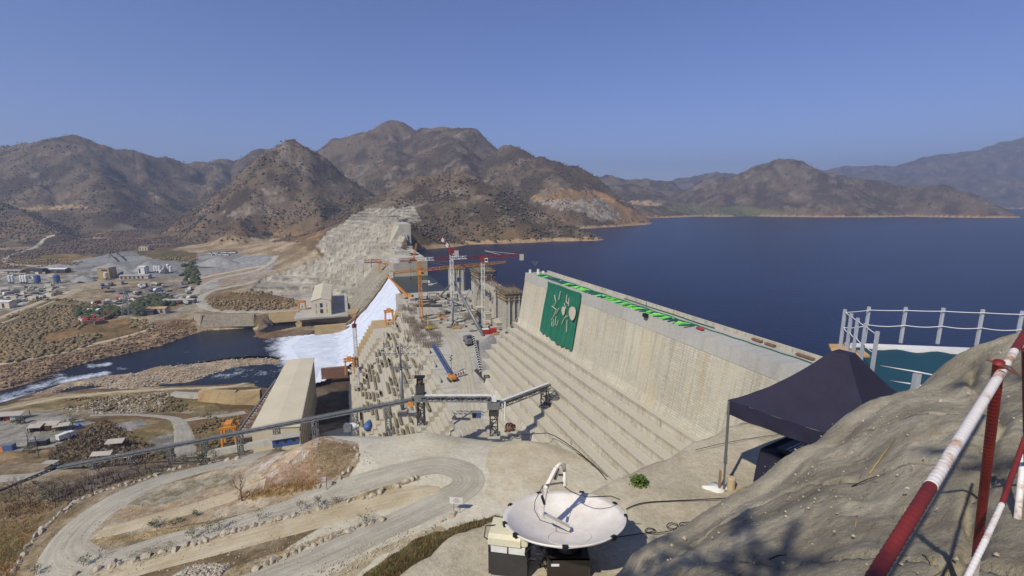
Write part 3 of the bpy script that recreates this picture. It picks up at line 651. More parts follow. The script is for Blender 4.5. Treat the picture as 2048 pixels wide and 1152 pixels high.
# churned pool at the foot, mounded foam
fp = [atz(x, y, -113.6) for x, y in pool]; c0 = sum(fp, Vector())/len(fp)
mb = MB(); gxs = np.arange(-200, -85, 2.2); gys = np.arange(250, 450, 2.2); P2 = [tuple(p[:2]) for p in fp]; g1, g2 = np.meshgrid(gxs, gys); dd = segdist(g1, g2, P2, True); inn = inpoly(g1, g2, P2)
zz = -114.15+np.clip(dd/14, 0, 1)*1.6*inn+(fbm(g1, g2, 9, 4, 77)-.5)*2.2*inn*np.clip(dd/8, 0, 1); kk = np.arange(g1.size).reshape(g1.shape); Fq = np.stack([kk[:-1, :-1], kk[:-1, 1:], kk[1:, 1:], kk[1:, :-1]], -1); ok_ = (inn[:-1, :-1] & inn[1:, 1:] & inn[:-1, 1:] & inn[1:, :-1]); Fq = Fq[ok_]
us = np.unique(Fq); rm = -np.ones(g1.size, int); rm[us] = np.arange(len(us))
o = npmesh('foam', np.stack([g1.ravel(), g2.ravel(), zz.ravel()], 1)[us], rm[Fq], m_); setp(o, 'churning white foam pool at the foot of the spillway', 'foam', kind='stuff')
sweep('chute_body', [(42, -74.6), (40, -77.5), (30, -88.5), (20, -98.5), (10, -106), (0, -112), (-10, -118), (60, -118), (60, -74.6)], 345, 470, M['concpale'], dam)
# far training wall, curling outward at the bottom
mb = MB(); tw = []
for i in range(15):
    u = i/14; p = chute(u, 1.0); p += D*1.2; tw.append(p+Vector((0, 0, 3.2)))
for i in range(14): 
    a, b = tw[i], tw[i+1]; mb.add([a, b, b+D*1.6, a+D*1.6, a-Vector((0, 0, 14)), b-Vector((0, 0, 14)), b+D*1.6-Vector((0, 0, 14)), a+D*1.6-Vector((0, 0, 14))], [(0, 1, 2, 3), (0, 4, 5, 1), (3, 2, 6, 7), (0, 3, 7, 4), (1, 5, 6, 2)])
mb.build('training_wall', M['concochre'], dam)
# side block beyond the spillway with its ribbed downstream face, and blocks climbing to the far bank
sweep('far_middle_block', [(78, -57.5), (50, -57.5), (50, -60.5), (45, -60.5), (45, -110), (78, -118)], 470, 600, M['conc'], dam)
sweep('far_face', [(50, -60.4)]+steps(47, -62, 0, -112, 20)+[(0, -118), (50, -118)], 476, 560, M['concstep'], dam)
sweep('far_face', [(55, -57)]+steps(50, -58, 14, -96, 15)+[(14, -110), (55, -110)], 560, 606, M['concpale'], dam)
for s in range(478, 560, 5):
    mb = MB(); mb.bar(dw(46.4, s, -61.0), dw(0, s, -111), .8, 1.3); mb.build('rib', M['concstep'], dam)
sweep('far_high_block', [(85, -31), (70, -31), (70, -34), (60, -52), (50, -66), (48, -92), (85, -100)], 634, 705, M['conc'], dam)
for i, (s0, w1) in enumerate(((612, 66), (622, 64), (632, 62))):
    sweep('far_step_block', [(80, -58+i*7), (74-i*1.5, -58+i*7)]+steps(72-i*2, -60+i*6, 40, -92+i*6, 12)+[(40, -110), (80, -110)], s0, s0+14, M['concstep'], dam)
# edge wall and pool basin wall at the foot of the chute
mb = MB(); a, b = atz(641, 757, -113), atz(694, 752, -113); mb.box((a+b)/2+Vector((0, 2, 2.5)), ((b-a).length, 2.5, 7), rz=math.atan2((b-a).y, (b-a).x)); mb.build('basin_wall', M['rust'], dam)
mb = MB(); a, b = atz(626, 672, -113.5), atz(690, 666, -113.5); mb.box((a+b)/2+Vector((0, 4, 3)), ((b-a).length, 4, 9), rz=math.atan2((b-a).y, (b-a).x)); mb.build('basin_wall', M['concochre'], dam)
# ---------------------------------------------------------------- the viewpoint: sprayed-concrete apron and rock bank
def shot_mat(name, rgb, rgb2, cr=.5):
    m, n, b = newmat(name); v = objvec(n); c, c2 = lin(*rgb), lin(*rgb2)
    n1 = noise_node(n, .55, 8, .62, v, .4); n2 = noise_node(n, 9, 6, .7, v); n3 = noise_node(n, 55, 4, .8, v)
    base = ramp(n, n1.outputs[0], [(.28, c2), (.46, tuple((x+y)/2 for x, y in zip(c, c2))), (.6, c), (.8, tuple(min(1, x*1.08) for x in c))])
    base = mixc(n, 1, base, ramp(n, n2.outputs[0], [(.28, .74), (.6, 1.04)]), 'MULTIPLY')
    base = mixc(n, 1, base, ramp(n, n3.outputs[0], [(.36, .72), (.50, .98), (.7, 1.10)]), 'MULTIPLY')
    mp = N(n, 'ShaderNodeMapping'); mp.inputs['Scale'].default_value = (1.6, .8, 1.6); n.links.new(v, mp.inputs[0])
    ns = noise_node(n, 1.1, 7, .68, mp.outputs[0], .8); base = mixc(n, ramp(n, ns.outputs[0], [(.56, 0.0), (.72, .45)]), base, lin(150, 128, 96))
    n.links.new(base, b.inputs['Base Color']); b.inputs['Roughness'].default_value = .93; b.inputs['Specular IOR Level'].default_value = .2
    hh = mul(n, mul(n, n3.outputs[0], .22), n2.outputs[0], 'ADD'); bump(n, b, hh, .7, .04); return m
M['shot'] = shot_mat('sprayed_concrete', (194, 184, 160), (160, 150, 128))
M['rockc'] = shot_mat('rough_sprayed_rock', (172, 163, 141), (116, 108, 91))
AP = [(-300,1300),(640,1300),(700,1240),(800,1152),(838,1122),(872,1106),(888,1082),(905,1070),(940,1060),(990,1040),(1040,1024),(1120,1002),(1190,985),(1222,966),(1262,950),(1300,926),(1340,914),(1384,882),(1430,868),(1455,853),(1520,846),(1600,838),(1800,835),(2300,850),(2600,1300)]
APW = [tuple(atz(x, y, -7.0)[:2]) for x, y in AP]
ax = np.arange(-9, 22, .16); ay = np.arange(2.0, 17.5, .16); g1, g2 = np.meshgrid(ax, ay)
dd = segdist(g1, g2, APW[1:-1])*np.where(inpoly(g1, g2, APW), -1, 1)
zz = -7.0+(fbm(g1, g2, 2.6, 5, 12)-.5)*.34-.07*np.clip(-dd, 0, 1.2)*0-np.where(dd > 0, dd*1.5, -.12*np.exp(np.minimum(dd, 0)*3)*-1*0)
zz = np.maximum(zz, -25); k = np.arange(g1.size).reshape(g1.shape); Fq = np.stack([k[:-1, :-1], k[:-1, 1:], k[1:, 1:], k[1:, :-1]], -1).reshape(-1, 4)
o = npmesh('apron_ground', np.stack([g1.ravel(), g2.ravel(), zz.ravel()], 1), Fq, M['shot']); setp(o, kind='structure')
# rock bank: rows run from beside the camera out to its crest, then down behind it
SIL = [(1205,1225,5.2),(1272,1152,5.4),(1287,1126,5.45),(1330,1097,5.5),(1400,1066,5.6),(1442,1035,5.7),(1490,1005,5.8),(1536,985,5.9),(1581,950,6.0),(1606,922,6.1),(1632,905,6.2),(1672,892,6.3),(1694,872,6.4),(1721,846,6.5),(1750,824,6.6),(1788,798,6.7),(1830,788,6.8),(1874,781,6.95),(1905,763,7.0),(1940,737,7.1),(1948,722,7.15),(1968,704,7.2),(2000,687,7.1),(2050,671,6.9),(2160,640,6.6),(2400,560,6.4)]
crest = []
for i in range(241):
    u = i/240*(len(SIL)-1); j = min(int(u), len(SIL)-2); f = u-j
    crest.append(atY(*[SIL[j][q]*(1-f)+SIL[j+1][q]*f for q in range(3)]))
NEAR = [(.4, 2.2, -2.75), (1.2, 1.55, -2.2), (2.2, 1.3, -1.75), (3.4, 1.2, -1.55), (5.5, 1.4, -1.2)]
CRACK = [Vector(q) for q in ((7.0, 6.9, 0), (6.2, 5.9, 0), (5.4, 4.9, 0), (4.4, 4.0, 0), (3.5, 3.2, 0), (2.75, 2.55, 0), (2.2, 2.1, 0))]
def crk(p, a, b):
    d = b-a; t = min(max(((p.x-a.x)*d.x+(p.y-a.y)*d.y)/(d.x*d.x+d.y*d.y), 0), 1); w_ = .05*math.sin(p.x*6); return math.hypot(p.x-a.x-d.x*t+w_, p.y-a.y-d.y*t)
vs = []; NR = 150
for i, c in enumerate(crest):
    u = i/240*(len(NEAR)-1); j = min(int(u), len(NEAR)-2); f = u-j; a = Vector(NEAR[j]).lerp(Vector(NEAR[j+1]), f)
    for r in range(NR+26):
        if r <= NR:
            t = r/NR; p = a.lerp(c, t)
            p.z += (.05+.05*u/4)*math.sin(math.pi*t)       # bulges between foot and crest
        else:
            t = (r-NR)/25; p = c+Vector((-.25*t*0, 2.2*t, -.12*t-4.8*t*t))
        k_ = mnoise.fractal(Vector((p.x*.9, p.y*.55, p.z*.9)), .9, 2.1, 5)*.13*(min(1, abs(r-NR)/12)*.85+.15)+mnoise.fractal(p*4, .8, 2, 4)*.018
        x_ = 1-abs(mnoise.noise(Vector((p.x*.8+3, p.y*.35, 2.2))))*2
        k_ -= max(0, x_-.93)*1.6*min(1, abs(r-NR)/10)          # creases between the sprayed lobes
        p.z += k_; p.x += k_*.3
        if r < NR:                                             # deep crack between two sprayed lobes
            dc_ = min(crk(p, a_, b_) for a_, b_ in zip(CRACK[:-1], CRACK[1:])); p.z -= .16*math.exp(-(dc_/.045)**2)
        vs.append(tuple(p))
k = np.arange(len(vs)).reshape(241, NR+26); Fq = np.stack([k[:-1, :-1], k[1:, :-1], k[1:, 1:], k[:-1, 1:]], -1).reshape(-1, 4)
rockbank = npmesh('rock_bank', np.array(vs), Fq, M['rockc']); setp(rockbank, kind='structure')
_rv = np.array(vs)
def rockz(x, y):
    d = (_rv[:, 0]-x)**2+(_rv[:, 1]-y)**2; return float(_rv[np.argmin(d), 2])
def rockhit(px, py):
    X, Y = proj(_rv[:, 0], _rv[:, 1], _rv[:, 2]); d = (X-px)**2+(Y-py)**2; i = np.argsort(d)[:6]; i = i[np.argmin(_rv[i, 1])]; return Vector(_rv[i])

# ---- red and white railing of ribbed bar
def ribbed(mb, p, q, r, pitch=.022):
    p, q = Vector(p), Vector(q); n = max(2, int((q-p).length/pitch*4)); pts = []; rs = []
    for i in range(n+1): pts.append(p.lerp(q, i/n)); rs.append(r*(1.05 if i % 4 < 2 else .97))
    mb.tube(pts, rs, 14)
M['redp'] = simple('worn_red_paint', (140, 42, 34), .6, .4, 3.0, .5, .003, rgb2=(92, 28, 27))
M['whitep'] = simple('worn_white_paint', (214, 208, 202), .55, .3, 9.0, .5, .003, rgb2=(176, 138, 104), thr=.39)
dd_ = lambda px, py, d: Vector(ray(px, py))*(d/F)
rail = thing('safety_railing', 'red and white painted ribbed bar railing on the rock bank in front of the camera', 'railing', rockhit(1950, 1148))
A0, A1 = dd_(1745, 1160, .98), dd_(2036, 690, 2.05); dr = A1-A0
pt = lambda t: A0+dr*t
def tpx(py):   # parameter on the rail where it appears at photo row py
    lo, hi = -1.0, 3.0
    for _ in range(50):
        m_ = (lo+hi)/2; P = pt(m_); yy = proj(P.x, P.y, P.z)[1]
        if P.y*CT-P.z*ST < .05 or yy > py: lo = m_
        else: hi = m_
    return lo
t1, t2 = tpx(972), tpx(702)
for nm, a, b_, mt in (('top_rail', -.55, t1, 'redp'), ('top_rail', t1, t2, 'whitep'), ('top_rail', t2, 2.2, 'redp')):
    mb = MB(); ribbed(mb, pt(a), pt(b_), .0145); mb.build(nm, M[mt], rail, True)
tp = tpx(752); P0 = pt(tp)+Vector((.028, .035, .012)); P1 = rockhit(1948, 1148); P1.z -= .1
dirp = (P1-P0); yy_ = .80
mb = MB(); mb.cur = 0; ribbed(mb, P0+Vector((0, 0, .03)), P0+dirp*yy_, .0175); mb.build('post', M['redp'], rail, True)
mb = MB(); ribbed(mb, P0+dirp*yy_, P1, .017); mb.build('post', M['whitep'], rail, True)
L0, L1, L2, L3 = dd_(1925, 1175, 1.72), dd_(1972, 1078, 1.86), dd_(2004, 1008, 2.0), dd_(2062, 842, 2.3)
for nm, a, b_, mt, r in (('lower_rail', L0, L1, 'whitep', .0105), ('lower_rail', L1, L2, 'whitep', .0100), ('lower_rail', L2, L3+(L3-L2)*.8, 'redp', .0100)):
    mb = MB(); ribbed(mb, a, b_, r); mb.build(nm, M[mt], rail, True)
mb = MB(); wp = dd_(2052, 860, 3.3); wq = rockhit(2038, 1034); mb.tube([wp, wq], .018, 12); mb.build('post', M['whitep'], rail, True)
mb = MB(); ribbed(mb, dd_(2051, 700, 2.3), rockhit(2046, 960)+Vector((.03, 0, -.05)), .014); mb.build('post', M['redp'], rail, True)
mb = MB(); c_ = P0; mb.tube([c_+Vector((-.03, -.04, .03)), c_+Vector((.02, -.06, .0)), c_+Vector((.05, 0, .01)), c_+Vector((0, .045, .025))], .004, 6); mb.build('wire_tie', M['rust'], rail)
# dry stalks and pine needles on the bank
def stalk(x0, y0, x1, y1, r, mt, nm, lab, cat):
    a, b_ = rockhit(x0, y0), rockhit(x1, y1); mid = (a+b_)/2+Vector((0, 0, .03)); mb = MB(); mb.tube([a+Vector((0, 0, .012)), mid, b_+Vector((0, 0, .02))], [r, r*.8, r*.4], 5)
    setp(mb.build(nm, mt, smooth=True), lab, cat)
strawm = simple('straw', (186, 152, 84), .8, .3, 3); twm = simple('dead_twig', (78, 52, 44), .85, .3, 5)
stalk(1736, 950, 1790, 880, .006, strawm, 'straw', 'long golden straw lying upright on the rock bank right of the tent', 'straw')
stalk(1700, 974, 1768, 945, .007, twm, 'twig', 'dark forked twig lying below the golden straw on the rock bank', 'twig')
stalk(1536, 1118, 1572, 1109, .008, twm, 'twig', 'short reddish twig near the bottom left edge of the rock bank', 'twig')
stalk(1712, 1032, 1708, 1058, .004, strawm, 'straw', 'small pale straw on the lower middle of the rock bank', 'straw')
stalk(1836, 1114, 1874, 1126, .004, strawm, 'straw', 'thin straw beside the dark crack behind the red rail', 'straw')
litter = MB()
for i in range(420):
    p = Vector(random.choice(vs)); 
    if p.y > 7.2 or p.y < 1.4: continue
    a = random.uniform(.1, .9)+random.gauss(0, .3); L = random.uniform(.02, .09); litter.bar(p+Vector((0, 0, .012)), p+Vector((math.cos(a)*L, math.sin(a)*L, .02)), .003)
setp(litter.build('litter', M['twig']), 'pine needles and small twigs scattered over the rock bank', 'litter', kind='stuff')

chips = MB(); _rc = random.Random(31)
for i in range(900):
    p = Vector(_rc.choice(vs)); 
    if p.y > 7.3 or p.y < 1.4: continue
    p += Vector((_rc.gauss(0, .06), _rc.gauss(0, .06), 0)); s_ = _rc.uniform(.006, .022)*(2.2 if _rc.random() < .06 else 1); q = [Vector((_rc.uniform(.5, 1)*a_, _rc.uniform(.5, 1)*b_, _rc.uniform(.4, .9)*c_))*s_+p for a_, b_, c_ in ((1,0,0),(-1,0,0),(0,1,0),(0,-1,0),(0,0,1),(0,0,-1))]
    chips.add(q, [(0,2,4),(2,1,4),(1,3,4),(3,0,4),(2,0,5),(1,2,5),(3,1,5),(0,3,5)])
setp(chips.build('stone_chips', M['shot']), 'stone chips and grit lying on the rock bank', 'stone chips', kind='stuff')
# ---------------------------------------------------------------- navy pop-up tent with table
TC = Vector((7.75, 10.75, -7.0)); tent = thing('canopy_tent', 'navy pop-up canopy tent with grey legs standing on the concrete apron', 'tent', TC)
cn = [Vector((5.08, 10.5, -4.62)), Vector((7.72, 12.0, -4.62)), Vector((9.2, 9.4, -4.62)), Vector((6.95, 8.2, -4.62))]
ctr = (cn[0]+cn[2])/2; ap = Vector((ctr.x+.10, ctr.y, -3.27))
mb = MB(); G = 14
for k_ in range(4):
    a, b_ = cn[k_], cn[(k_+1) % 4]; vs_ = []
    for i in range(G+1):
        t = i/G
        for j in range(G+1):
            s_ = j/G; e = a.lerp(b_, s_); tip = ap+Vector(((e-ctr).x, (e-ctr).y, 0))*.11; p = e.lerp(tip, t); p.z = e.z+(tip.z-e.z)*(t*.55+.45*t**2.0)
            sag = math.sin(math.pi*s_)*(1-t)*.10; p.z -= sag*(.4+.6*t); p += (ctr-e)*sag*.15
            p.z += mnoise.noise(p*2.6)*.022*math.sin(math.pi*min(1, t+.1)); vs_.append(p)
    mb.add(vs_, [(i*(G+1)+j, i*(G+1)+j+1, (i+1)*(G+1)+j+1, (i+1)*(G+1)+j) for i in range(G) for j in range(G)])
mb.add([ap+(c-ctr)*.11 for c in cn], [(0, 1, 2, 3)])
canopy = mb.build('canopy', M['navy'], tent, True)
for k_ in range(4):
    a, b_ = cn[k_], cn[(k_+1) % 4]; vs_ = []; n_ = 30; nrm = (b_-a).cross(Vector((0, 0, 1))).normalized()
    for j in range(n_+1):
        e = a.lerp(b_, j/n_); e = e+(ctr-e)*math.sin(math.pi*j/n_)*.015; sg = -math.sin(math.pi*j/n_)*.04
        for q in range(5): vs_.append(e+Vector((0, 0, sg-.36*q/4+.005*math.sin(j*.9)))+nrm*(.02*math.sin(j*.8+q)*q/4))
    mb = MB().add(vs_, [(j*5+q, j*5+q+1, (j+1)*5+q+1, (j+1)*5+q) for j in range(n_) for q in range(4)]); mb.build('valance', M['navy'], tent, True)
for k_, c in enumerate(cn):
    ft = Vector((c.x, c.y, -7.02)); c2 = c+(ctr-c)*.012; ft += (ctr-ft).normalized()*.02
    if k_ == 0: ft = atz(1447, 982, -7.0)
    mb = MB(); mb.bar(c2-Vector((0, 0, .02)), ft.lerp(c2, .35), .05); lg = mb.build('leg', M['steel'], tent)
    mb = MB(); mb.bar(ft.lerp(c2, .40), ft, .036); mb.box(ft+Vector((0, 0, .02)), (.10, .10, .02)); mb.bar(ft.lerp(c2, .31), ft.lerp(c2, .40), .062); mb.build('leg_foot', M['steel'], lg, local=True)
    mb = MB(); mb.bar(c2-Vector((0, 0, .1)), ap-Vector((0, 0, .55)), .02); mb.build('roof_strut', M['steel'], tent)
lf = atz(1447, 982, -7.0)
mb = MB(); mb.box(lf+Vector((-.09, .05, .26)), (.04, .06, .52)); setp(mb.build('wooden_stake', simple('old_wood', (150, 124, 98), .85, .3, 4)), 'weathered wooden stake tied to the left leg of the tent', 'stake')
mb = MB(); mb.tube([lf+Vector((.20, .06, 0)), lf+Vector((.20, .06, .30)), lf+Vector((.20, .06, .325))], [.098, .094, .08], 18); setp(mb.build('concrete_cylinder', simple('test_cylinder_concrete', (190, 172, 138), .9, .2, 3), smooth=False), 'tan concrete test cylinder standing beside the left tent leg', 'weight')
mb = MB(); pl = [lf+Vector((random.uniform(-.55, .35)*1, random.uniform(-.12, .45), .095-.09)) for _ in range(1)]
vs_ = [lf+Vector((-.12+.30*math.cos(t)*(1+.3*math.sin(3*t)), .10+.16*math.sin(t)*(1+.3*math.cos(4*t)), .05)) for t in [i*math.pi/9 for i in range(18)]]
c_ = lf+Vector((-.1, .1, .06)); mb.add(vs_+[c_]+[v-Vector((0, 0, .12)) for v in vs_], [(i, (i+1) % 18, 18) for i in range(18)]+[(i, 19+i, 19+(i+1) % 18, (i+1) % 18) for i in range(18)]); setp(mb.build('grout_patch', simple('fresh_white_grout', (216, 214, 208), .9, .1, 3), smooth=True), 'white grout splash on the apron under the left tent leg', 'grout')
mb = MB()
for i in range(26):
    a = random.uniform(0, 6.28); p = lf+Vector((.62+random.gauss(0, .1), -.12+random.gauss(0, .07), .05)); mb.tube([p, p+Vector((math.cos(a)*.1, math.sin(a)*.1, random.uniform(.0, .08))), p+Vector((math.cos(a+.6)*.2, math.sin(a+.6)*.18, .03))], .006, 4)
setp(mb.build('rope_pile', strawm), 'tangle of straw coloured rope on the apron right of the tent leg', 'rope')
# table under dark cloth with gear on it
tb = atz(1588, 968, -7.0)+Vector((.12, .1, 0)); table = thing('draped_table', 'folding table covered to the ground by a dark navy cloth under the tent', 'table', tb)
tx, ty = Vector((.86, .5, 0)).normalized(), Vector((-.5, .86, 0)).normalized()
mb = MB(); Pp = []; nn = 72; 
for q in range(9):
    f = q/8
    for i in range(nn):
        t = 2*math.pi*i/nn; cx, cy = math.cos(t), math.sin(t); m_ = max(abs(cx), abs(cy)); rx_, ry_ = .9*cx/m_**.93, .5*cy/m_**.93
        fl = 1+f*.10+.07*f*math.sin(t*11+1.5*math.sin(3*t)+f)+.03*f*math.sin(t*23)
        Pp.append(tb+tx*(rx_*fl)+ty*(ry_*fl)+Vector((0, 0, .92*(1-f)+.0)))
fs = [(q*nn+i, q*nn+(i+1) % nn, (q+1)*nn+(i+1) % nn, (q+1)*nn+i) for q in range(8) for i in range(nn)]
tcx = tb+Vector((0, 0, .93)); mb.add(Pp+[tcx], fs+[(i, (i+1) % nn, 9*nn) for i in range(nn)]); mb.build('cloth', M['navy'], table, True)
sw = tb+tx*-.15+ty*-.02+Vector((0, 0, .97)); sx_ = thing('video_switcher', 'black control desk with rows of pale keys on the draped table', 'mixer', sw)
mb = MB(); mb.box(sw+Vector((0, 0, .03)), (1.15, .42, .09), axes=(tx, ty, Vector((0, 0, 1)))); mb.build('housing', M['black'], sx_)
for r_ in range(3):
    for q in range(9): mb = MB(); mb.box(sw+tx*(-.45+q*.075)+ty*(-.12+r_*.07)+Vector((0, 0, .082)), (.05, .035, .02), axes=(tx, ty, Vector((0, 0, 1)))); mb.build('key', M['white'], sx_)
mb = MB(); c_ = sw+tx*-.02+ty*-.36; mb.tube([c_+Vector((-.14, 0, .02)), c_+Vector((-.02, -.02, .09)), c_+Vector((.2, .04, .07)), c_+Vector((.34, .08, .02))], [.05, .11, .12, .05], 12); setp(mb.build('white_bag', M['white'], smooth=True), 'small white cloth bag lying before the control desk', 'bag')
mb = MB(); c_ = atz(1675, 925, -7.0); ch = thing('black_case', 'black equipment bag half hidden behind the rock under the tent', 'bag', c_)
mb.tube([c_+Vector((-.2, 0, 0)), c_+Vector((-.2, 0, .5)), c_+Vector((-.1, .02, .66)), c_+Vector((.3, 0, .66)), c_+Vector((.5, 0, .5)), c_+Vector((.5, 0, 0))], [.16, .18, .2, .2, .18, .16], 12); mb.build('body', M['black'], ch, True)
# cords over the apron
def cord(name, pts, r, label, z=-6.9, mat='black'):
    P_ = [atz(x, y, z) for x, y in pts]; out = []
    for i in range(len(P_)-1):
        for q in range(6):
            t = q/6; p0, p1, p2, p3 = P_[max(i-1, 0)], P_[i], P_[i+1], P_[min(i+2, len(P_)-1)]
            c = .5*((2*p1)+(p2-p0)*t+(2*p0-5*p1+4*p2-p3)*t*t+(3*p1-p0-3*p2+p3)*t**3)
            c.z = z; c.z = max(z, -7.0+(float(fbm(np.array([c.x]), np.array([c.y]), 2.6, 5, 12)[0])-.5)*.34+r); out.append(c)
    out.append(P_[-1]); mb = MB(); mb.tube(out, r, 6); return setp(mb.build(name, M[mat], smooth=True), label, 'cable')
cord('cable', [(1252,1018),(1270,1010),(1300,1004),(1380,1000),(1440,997),(1500,994),(1530,999)], .011, 'black cable running from the dish rim to the tent along the apron')
cord('cable', [(1200,1085),(1225,1076),(1290,1066),(1310,1060),(1298,1056),(1290,1062),(1310,1066),(1345,1060),(1356,1050),(1340,1046),(1334,1054),(1355,1058),(1380,1056),(1384,1046),(1365,1045),(1360,1050),(1390,1052),(1416,1053)], .010, 'looped black cable on the apron right of the dish shadow')
cord('cable', [(1390,900),(1440,888),(1500,877),(1562,868),(1568,864)], .008, 'thin dark cable crossing the apron behind the tent leg')
cord('cable', [(1478,848),(1500,846),(1540,860),(1590,874),(1640,888)], .007, 'pale cord running from the apron edge into the tent shade', mat='rust')
# ---------------------------------------------------------------- satellite dish
db = atz(1130, 1150, -7.0); dish = thing('satellite_dish', 'large white satellite dish facing up on a black case pedestal', 'dish', db)
dc = atY(1133, 1060, db.y+.28)
up_d = Vector((-.03, .21, .977)).normalized()
top_ = Vector((0, .0, 0)); xa = Vector((1, 0.05, 0)); xa = (xa-up_d*xa.dot(up_d)).normalized(); ya = up_d.cross(xa); Rm = 1.14
Rim = atY(1128, 1030, db.y+.25)
def dp_(x, y, h): return Rim+xa*x+ya*y+up_d*h
DEP = .36; mb = MB(); vs_ = [dp_(0, 0, -DEP)]; NRg, NS = 16, 64
for i in range(1, NRg+1):
    r = Rm*i/NRg
    for k_ in range(NS): t = 2*math.pi*k_/NS; vs_.append(dp_(r*math.cos(t), r*math.sin(t), -DEP+DEP*(i/NRg)**2))
nb_ = len(vs_); rim2 = [dp_((Rm+.02)*math.cos(2*math.pi*k_/NS), (Rm+.02)*math.sin(2*math.pi*k_/NS), -.03) for k_ in range(NS)]
bk = [dp_(.5*math.cos(2*math.pi*k_/NS), .5*math.sin(2*math.pi*k_/NS), -DEP-.02) for k_ in range(NS)]
fs = [(0, 1+k_, 1+(k_+1) % NS) for k_ in range(NS)]+[(1+(i-1)*NS+k_, 1+i*NS+k_, 1+i*NS+(k_+1) % NS, 1+(i-1)*NS+(k_+1) % NS) for i in range(1, NRg) for k_ in range(NS)]
o_ = 1+(NRg-1)*NS; fs += [(o_+k_, nb_+k_, nb_+(k_+1) % NS, o_+(k_+1) % NS) for k_ in range(NS)]+[(nb_+k_, nb_+NS+k_, nb_+NS+(k_+1) % NS, nb_+(k_+1) % NS) for k_ in range(NS)]+[tuple(nb_+NS+k_ for k_ in range(NS))]
refl = mb.add(vs_+rim2+bk, fs).build('reflector', M['dishw'], dish, True)
mb = MB(); mb.tube([dp_((Rm+.01)*math.cos(2*math.pi*k_/NS), (Rm+.01)*math.sin(2*math.pi*k_/NS), -.012) for k_ in range(NS+1)], .016, 6, False); mb.build('rim', M['dishw'], refl, True, local=True)
mb = MB(); mb.tube([dp_(.4*math.cos(2*math.pi*k_/48)+.05, .4*math.sin(2*math.pi*k_/48)-.25, -DEP+.045+DEP*(((.4*math.cos(2*math.pi*k_/48)+.05)**2+(.4*math.sin(2*math.pi*k_/48)-.25)**2)/Rm**2)-.04) for k_ in range(49)], .006, 4, False); mb.build('hub_ring', simple('ring_grey', (206, 204, 200), .5, .1, 3), refl, True, local=True)
for a in (20, 62, 108, 150, 190, 214, 262, 308, 352):
    t = R(a); mb = MB(); c = dp_((Rm+.02)*math.cos(t), (Rm+.02)*math.sin(t), -.02); rd = (xa*math.cos(t)+ya*math.sin(t)); tg = up_d.cross(rd); mb.box(c, (.06, .10, .07), axes=(rd, tg, up_d)); mb.build('clamp', M['black'], dish)
# feed arm: from the dish floor, up and over to the feed
def q3(px, py, Y): return atY(px, py, Y)
y0 = Rim.y
a0 = q3(1138, 1056, y0-.05); a1 = q3(1081, 1026, y0-.10); a2 = q3(1092, 976, y0-.05); a3 = q3(1112, 936, y0+.10)
mb = MB()
for p, q, w_ in ((a0, a1, .115), (a1, a2, .105), (a2, a3, .075)): mb.bar(p, q, w_, w_*.55)
mb.tube([a1-Vector((0, 0, .0)), a1+Vector((0, .001, .001))], .055, 12); arm = mb.build('feed_arm', M['dishw'], dish)
a4 = q3(1120, 927, y0+.16); a5 = q3(1128, 930, y0+.2); a6 = q3(1129, 942, y0+.21); a7 = q3(1129, 971, y0+.2)
mb = MB(); mb.tube([a3, a4, a5, a6], [.038, .036, .036, .036], 12); mb.build('feed_bend', M['dishw'], arm, True, local=True)
mb = MB(); mb.tube([a6, a6.lerp(a7, .8), a7.lerp(a6, .1), a7], [.034, .036, .05, .048], 14); hornp = mb.build('feed_horn', M['dishw'], dish, True)
mb = MB(); mb.bar(q3(1116, 938, y0+.12), q3(1110, 958, y0+.10), .055, .07); mb.bar(q3(1118, 950, y0+.14), q3(1126, 950, y0+.2), .03); mb.bar(q3(1092, 970, y0-.12), q3(1126, 965, y0+.18), .025); mb.build('amplifier', M['steel'], dish)
mb = MB(); mb.bar(q3(1084, 993, y0-.3), q3(1089, 1007, y0-.3), .075, .04); cb = mb.build('connector_box', M['black'], dish)
def fcable(pts, nm='feed_cable', r=.009, par=dish):
    mb = MB(); P_ = [q3(x, y, y0+dy) for x, y, dy in pts]; mb.tube(P_, r, 6); mb.build(nm, M['black'], par, True)
fcable([(1085,972,-.2),(1086,985,-.28),(1086,995,-.3)], r=.006); fcable([(1129,973,.2),(1140,982,.2),(1158,990,.1),(1176,994,.05),(1200,993,0),(1222,992,.1),(1240,999,.2)]); fcable([(1086,970,-.2),(1070,1002,-.35),(1069,1020,-.4),(1080,1040,-.42),(1120,1054,-.35)], r=.006)
for dx in (-.5, .45): pass
mb = MB(); bx = Vector((db.x+.05, db.y+.22, -7.0)); mb.box(bx+Vector((0, 0, .22)), (.78, .62, .44)); case = mb.build('pedestal_case', simple('brown_black_case', (52, 46, 42), .45, .3, 2), dish)
mb = MB(); 
for zq in (.02, .42):
    for sx2 in (-1, 1): mb.bar(bx+Vector((-.39*1, -.315*1, zq)), bx+Vector((.39, -.315, zq)), .025)
for sx2 in (-1, 1): mb.bar(bx+Vector((sx2*.39, -.315, 0)), bx+Vector((sx2*.39, -.315, .44)), .025)
mb.build('edge_trim', M['steel_dark'], case, local=True)
mb = MB(); mb.box(bx+Vector((-.25, -.322, .30)), (.15, .012, .045)); mb.build('handle', M['white'], case, local=True)
mb = MB(); mb.tube([bx+Vector((0, 0, .44)), bx+Vector((0, 0, .56)), bx+Vector((0, 0, .57)), bx+Vector((0, 0, .64))], [.27, .25, .18, .17], 24); mb.build('turntable', M['black'], dish, True)
mb = MB(); pc = dp_(0, 0, -DEP-.03)
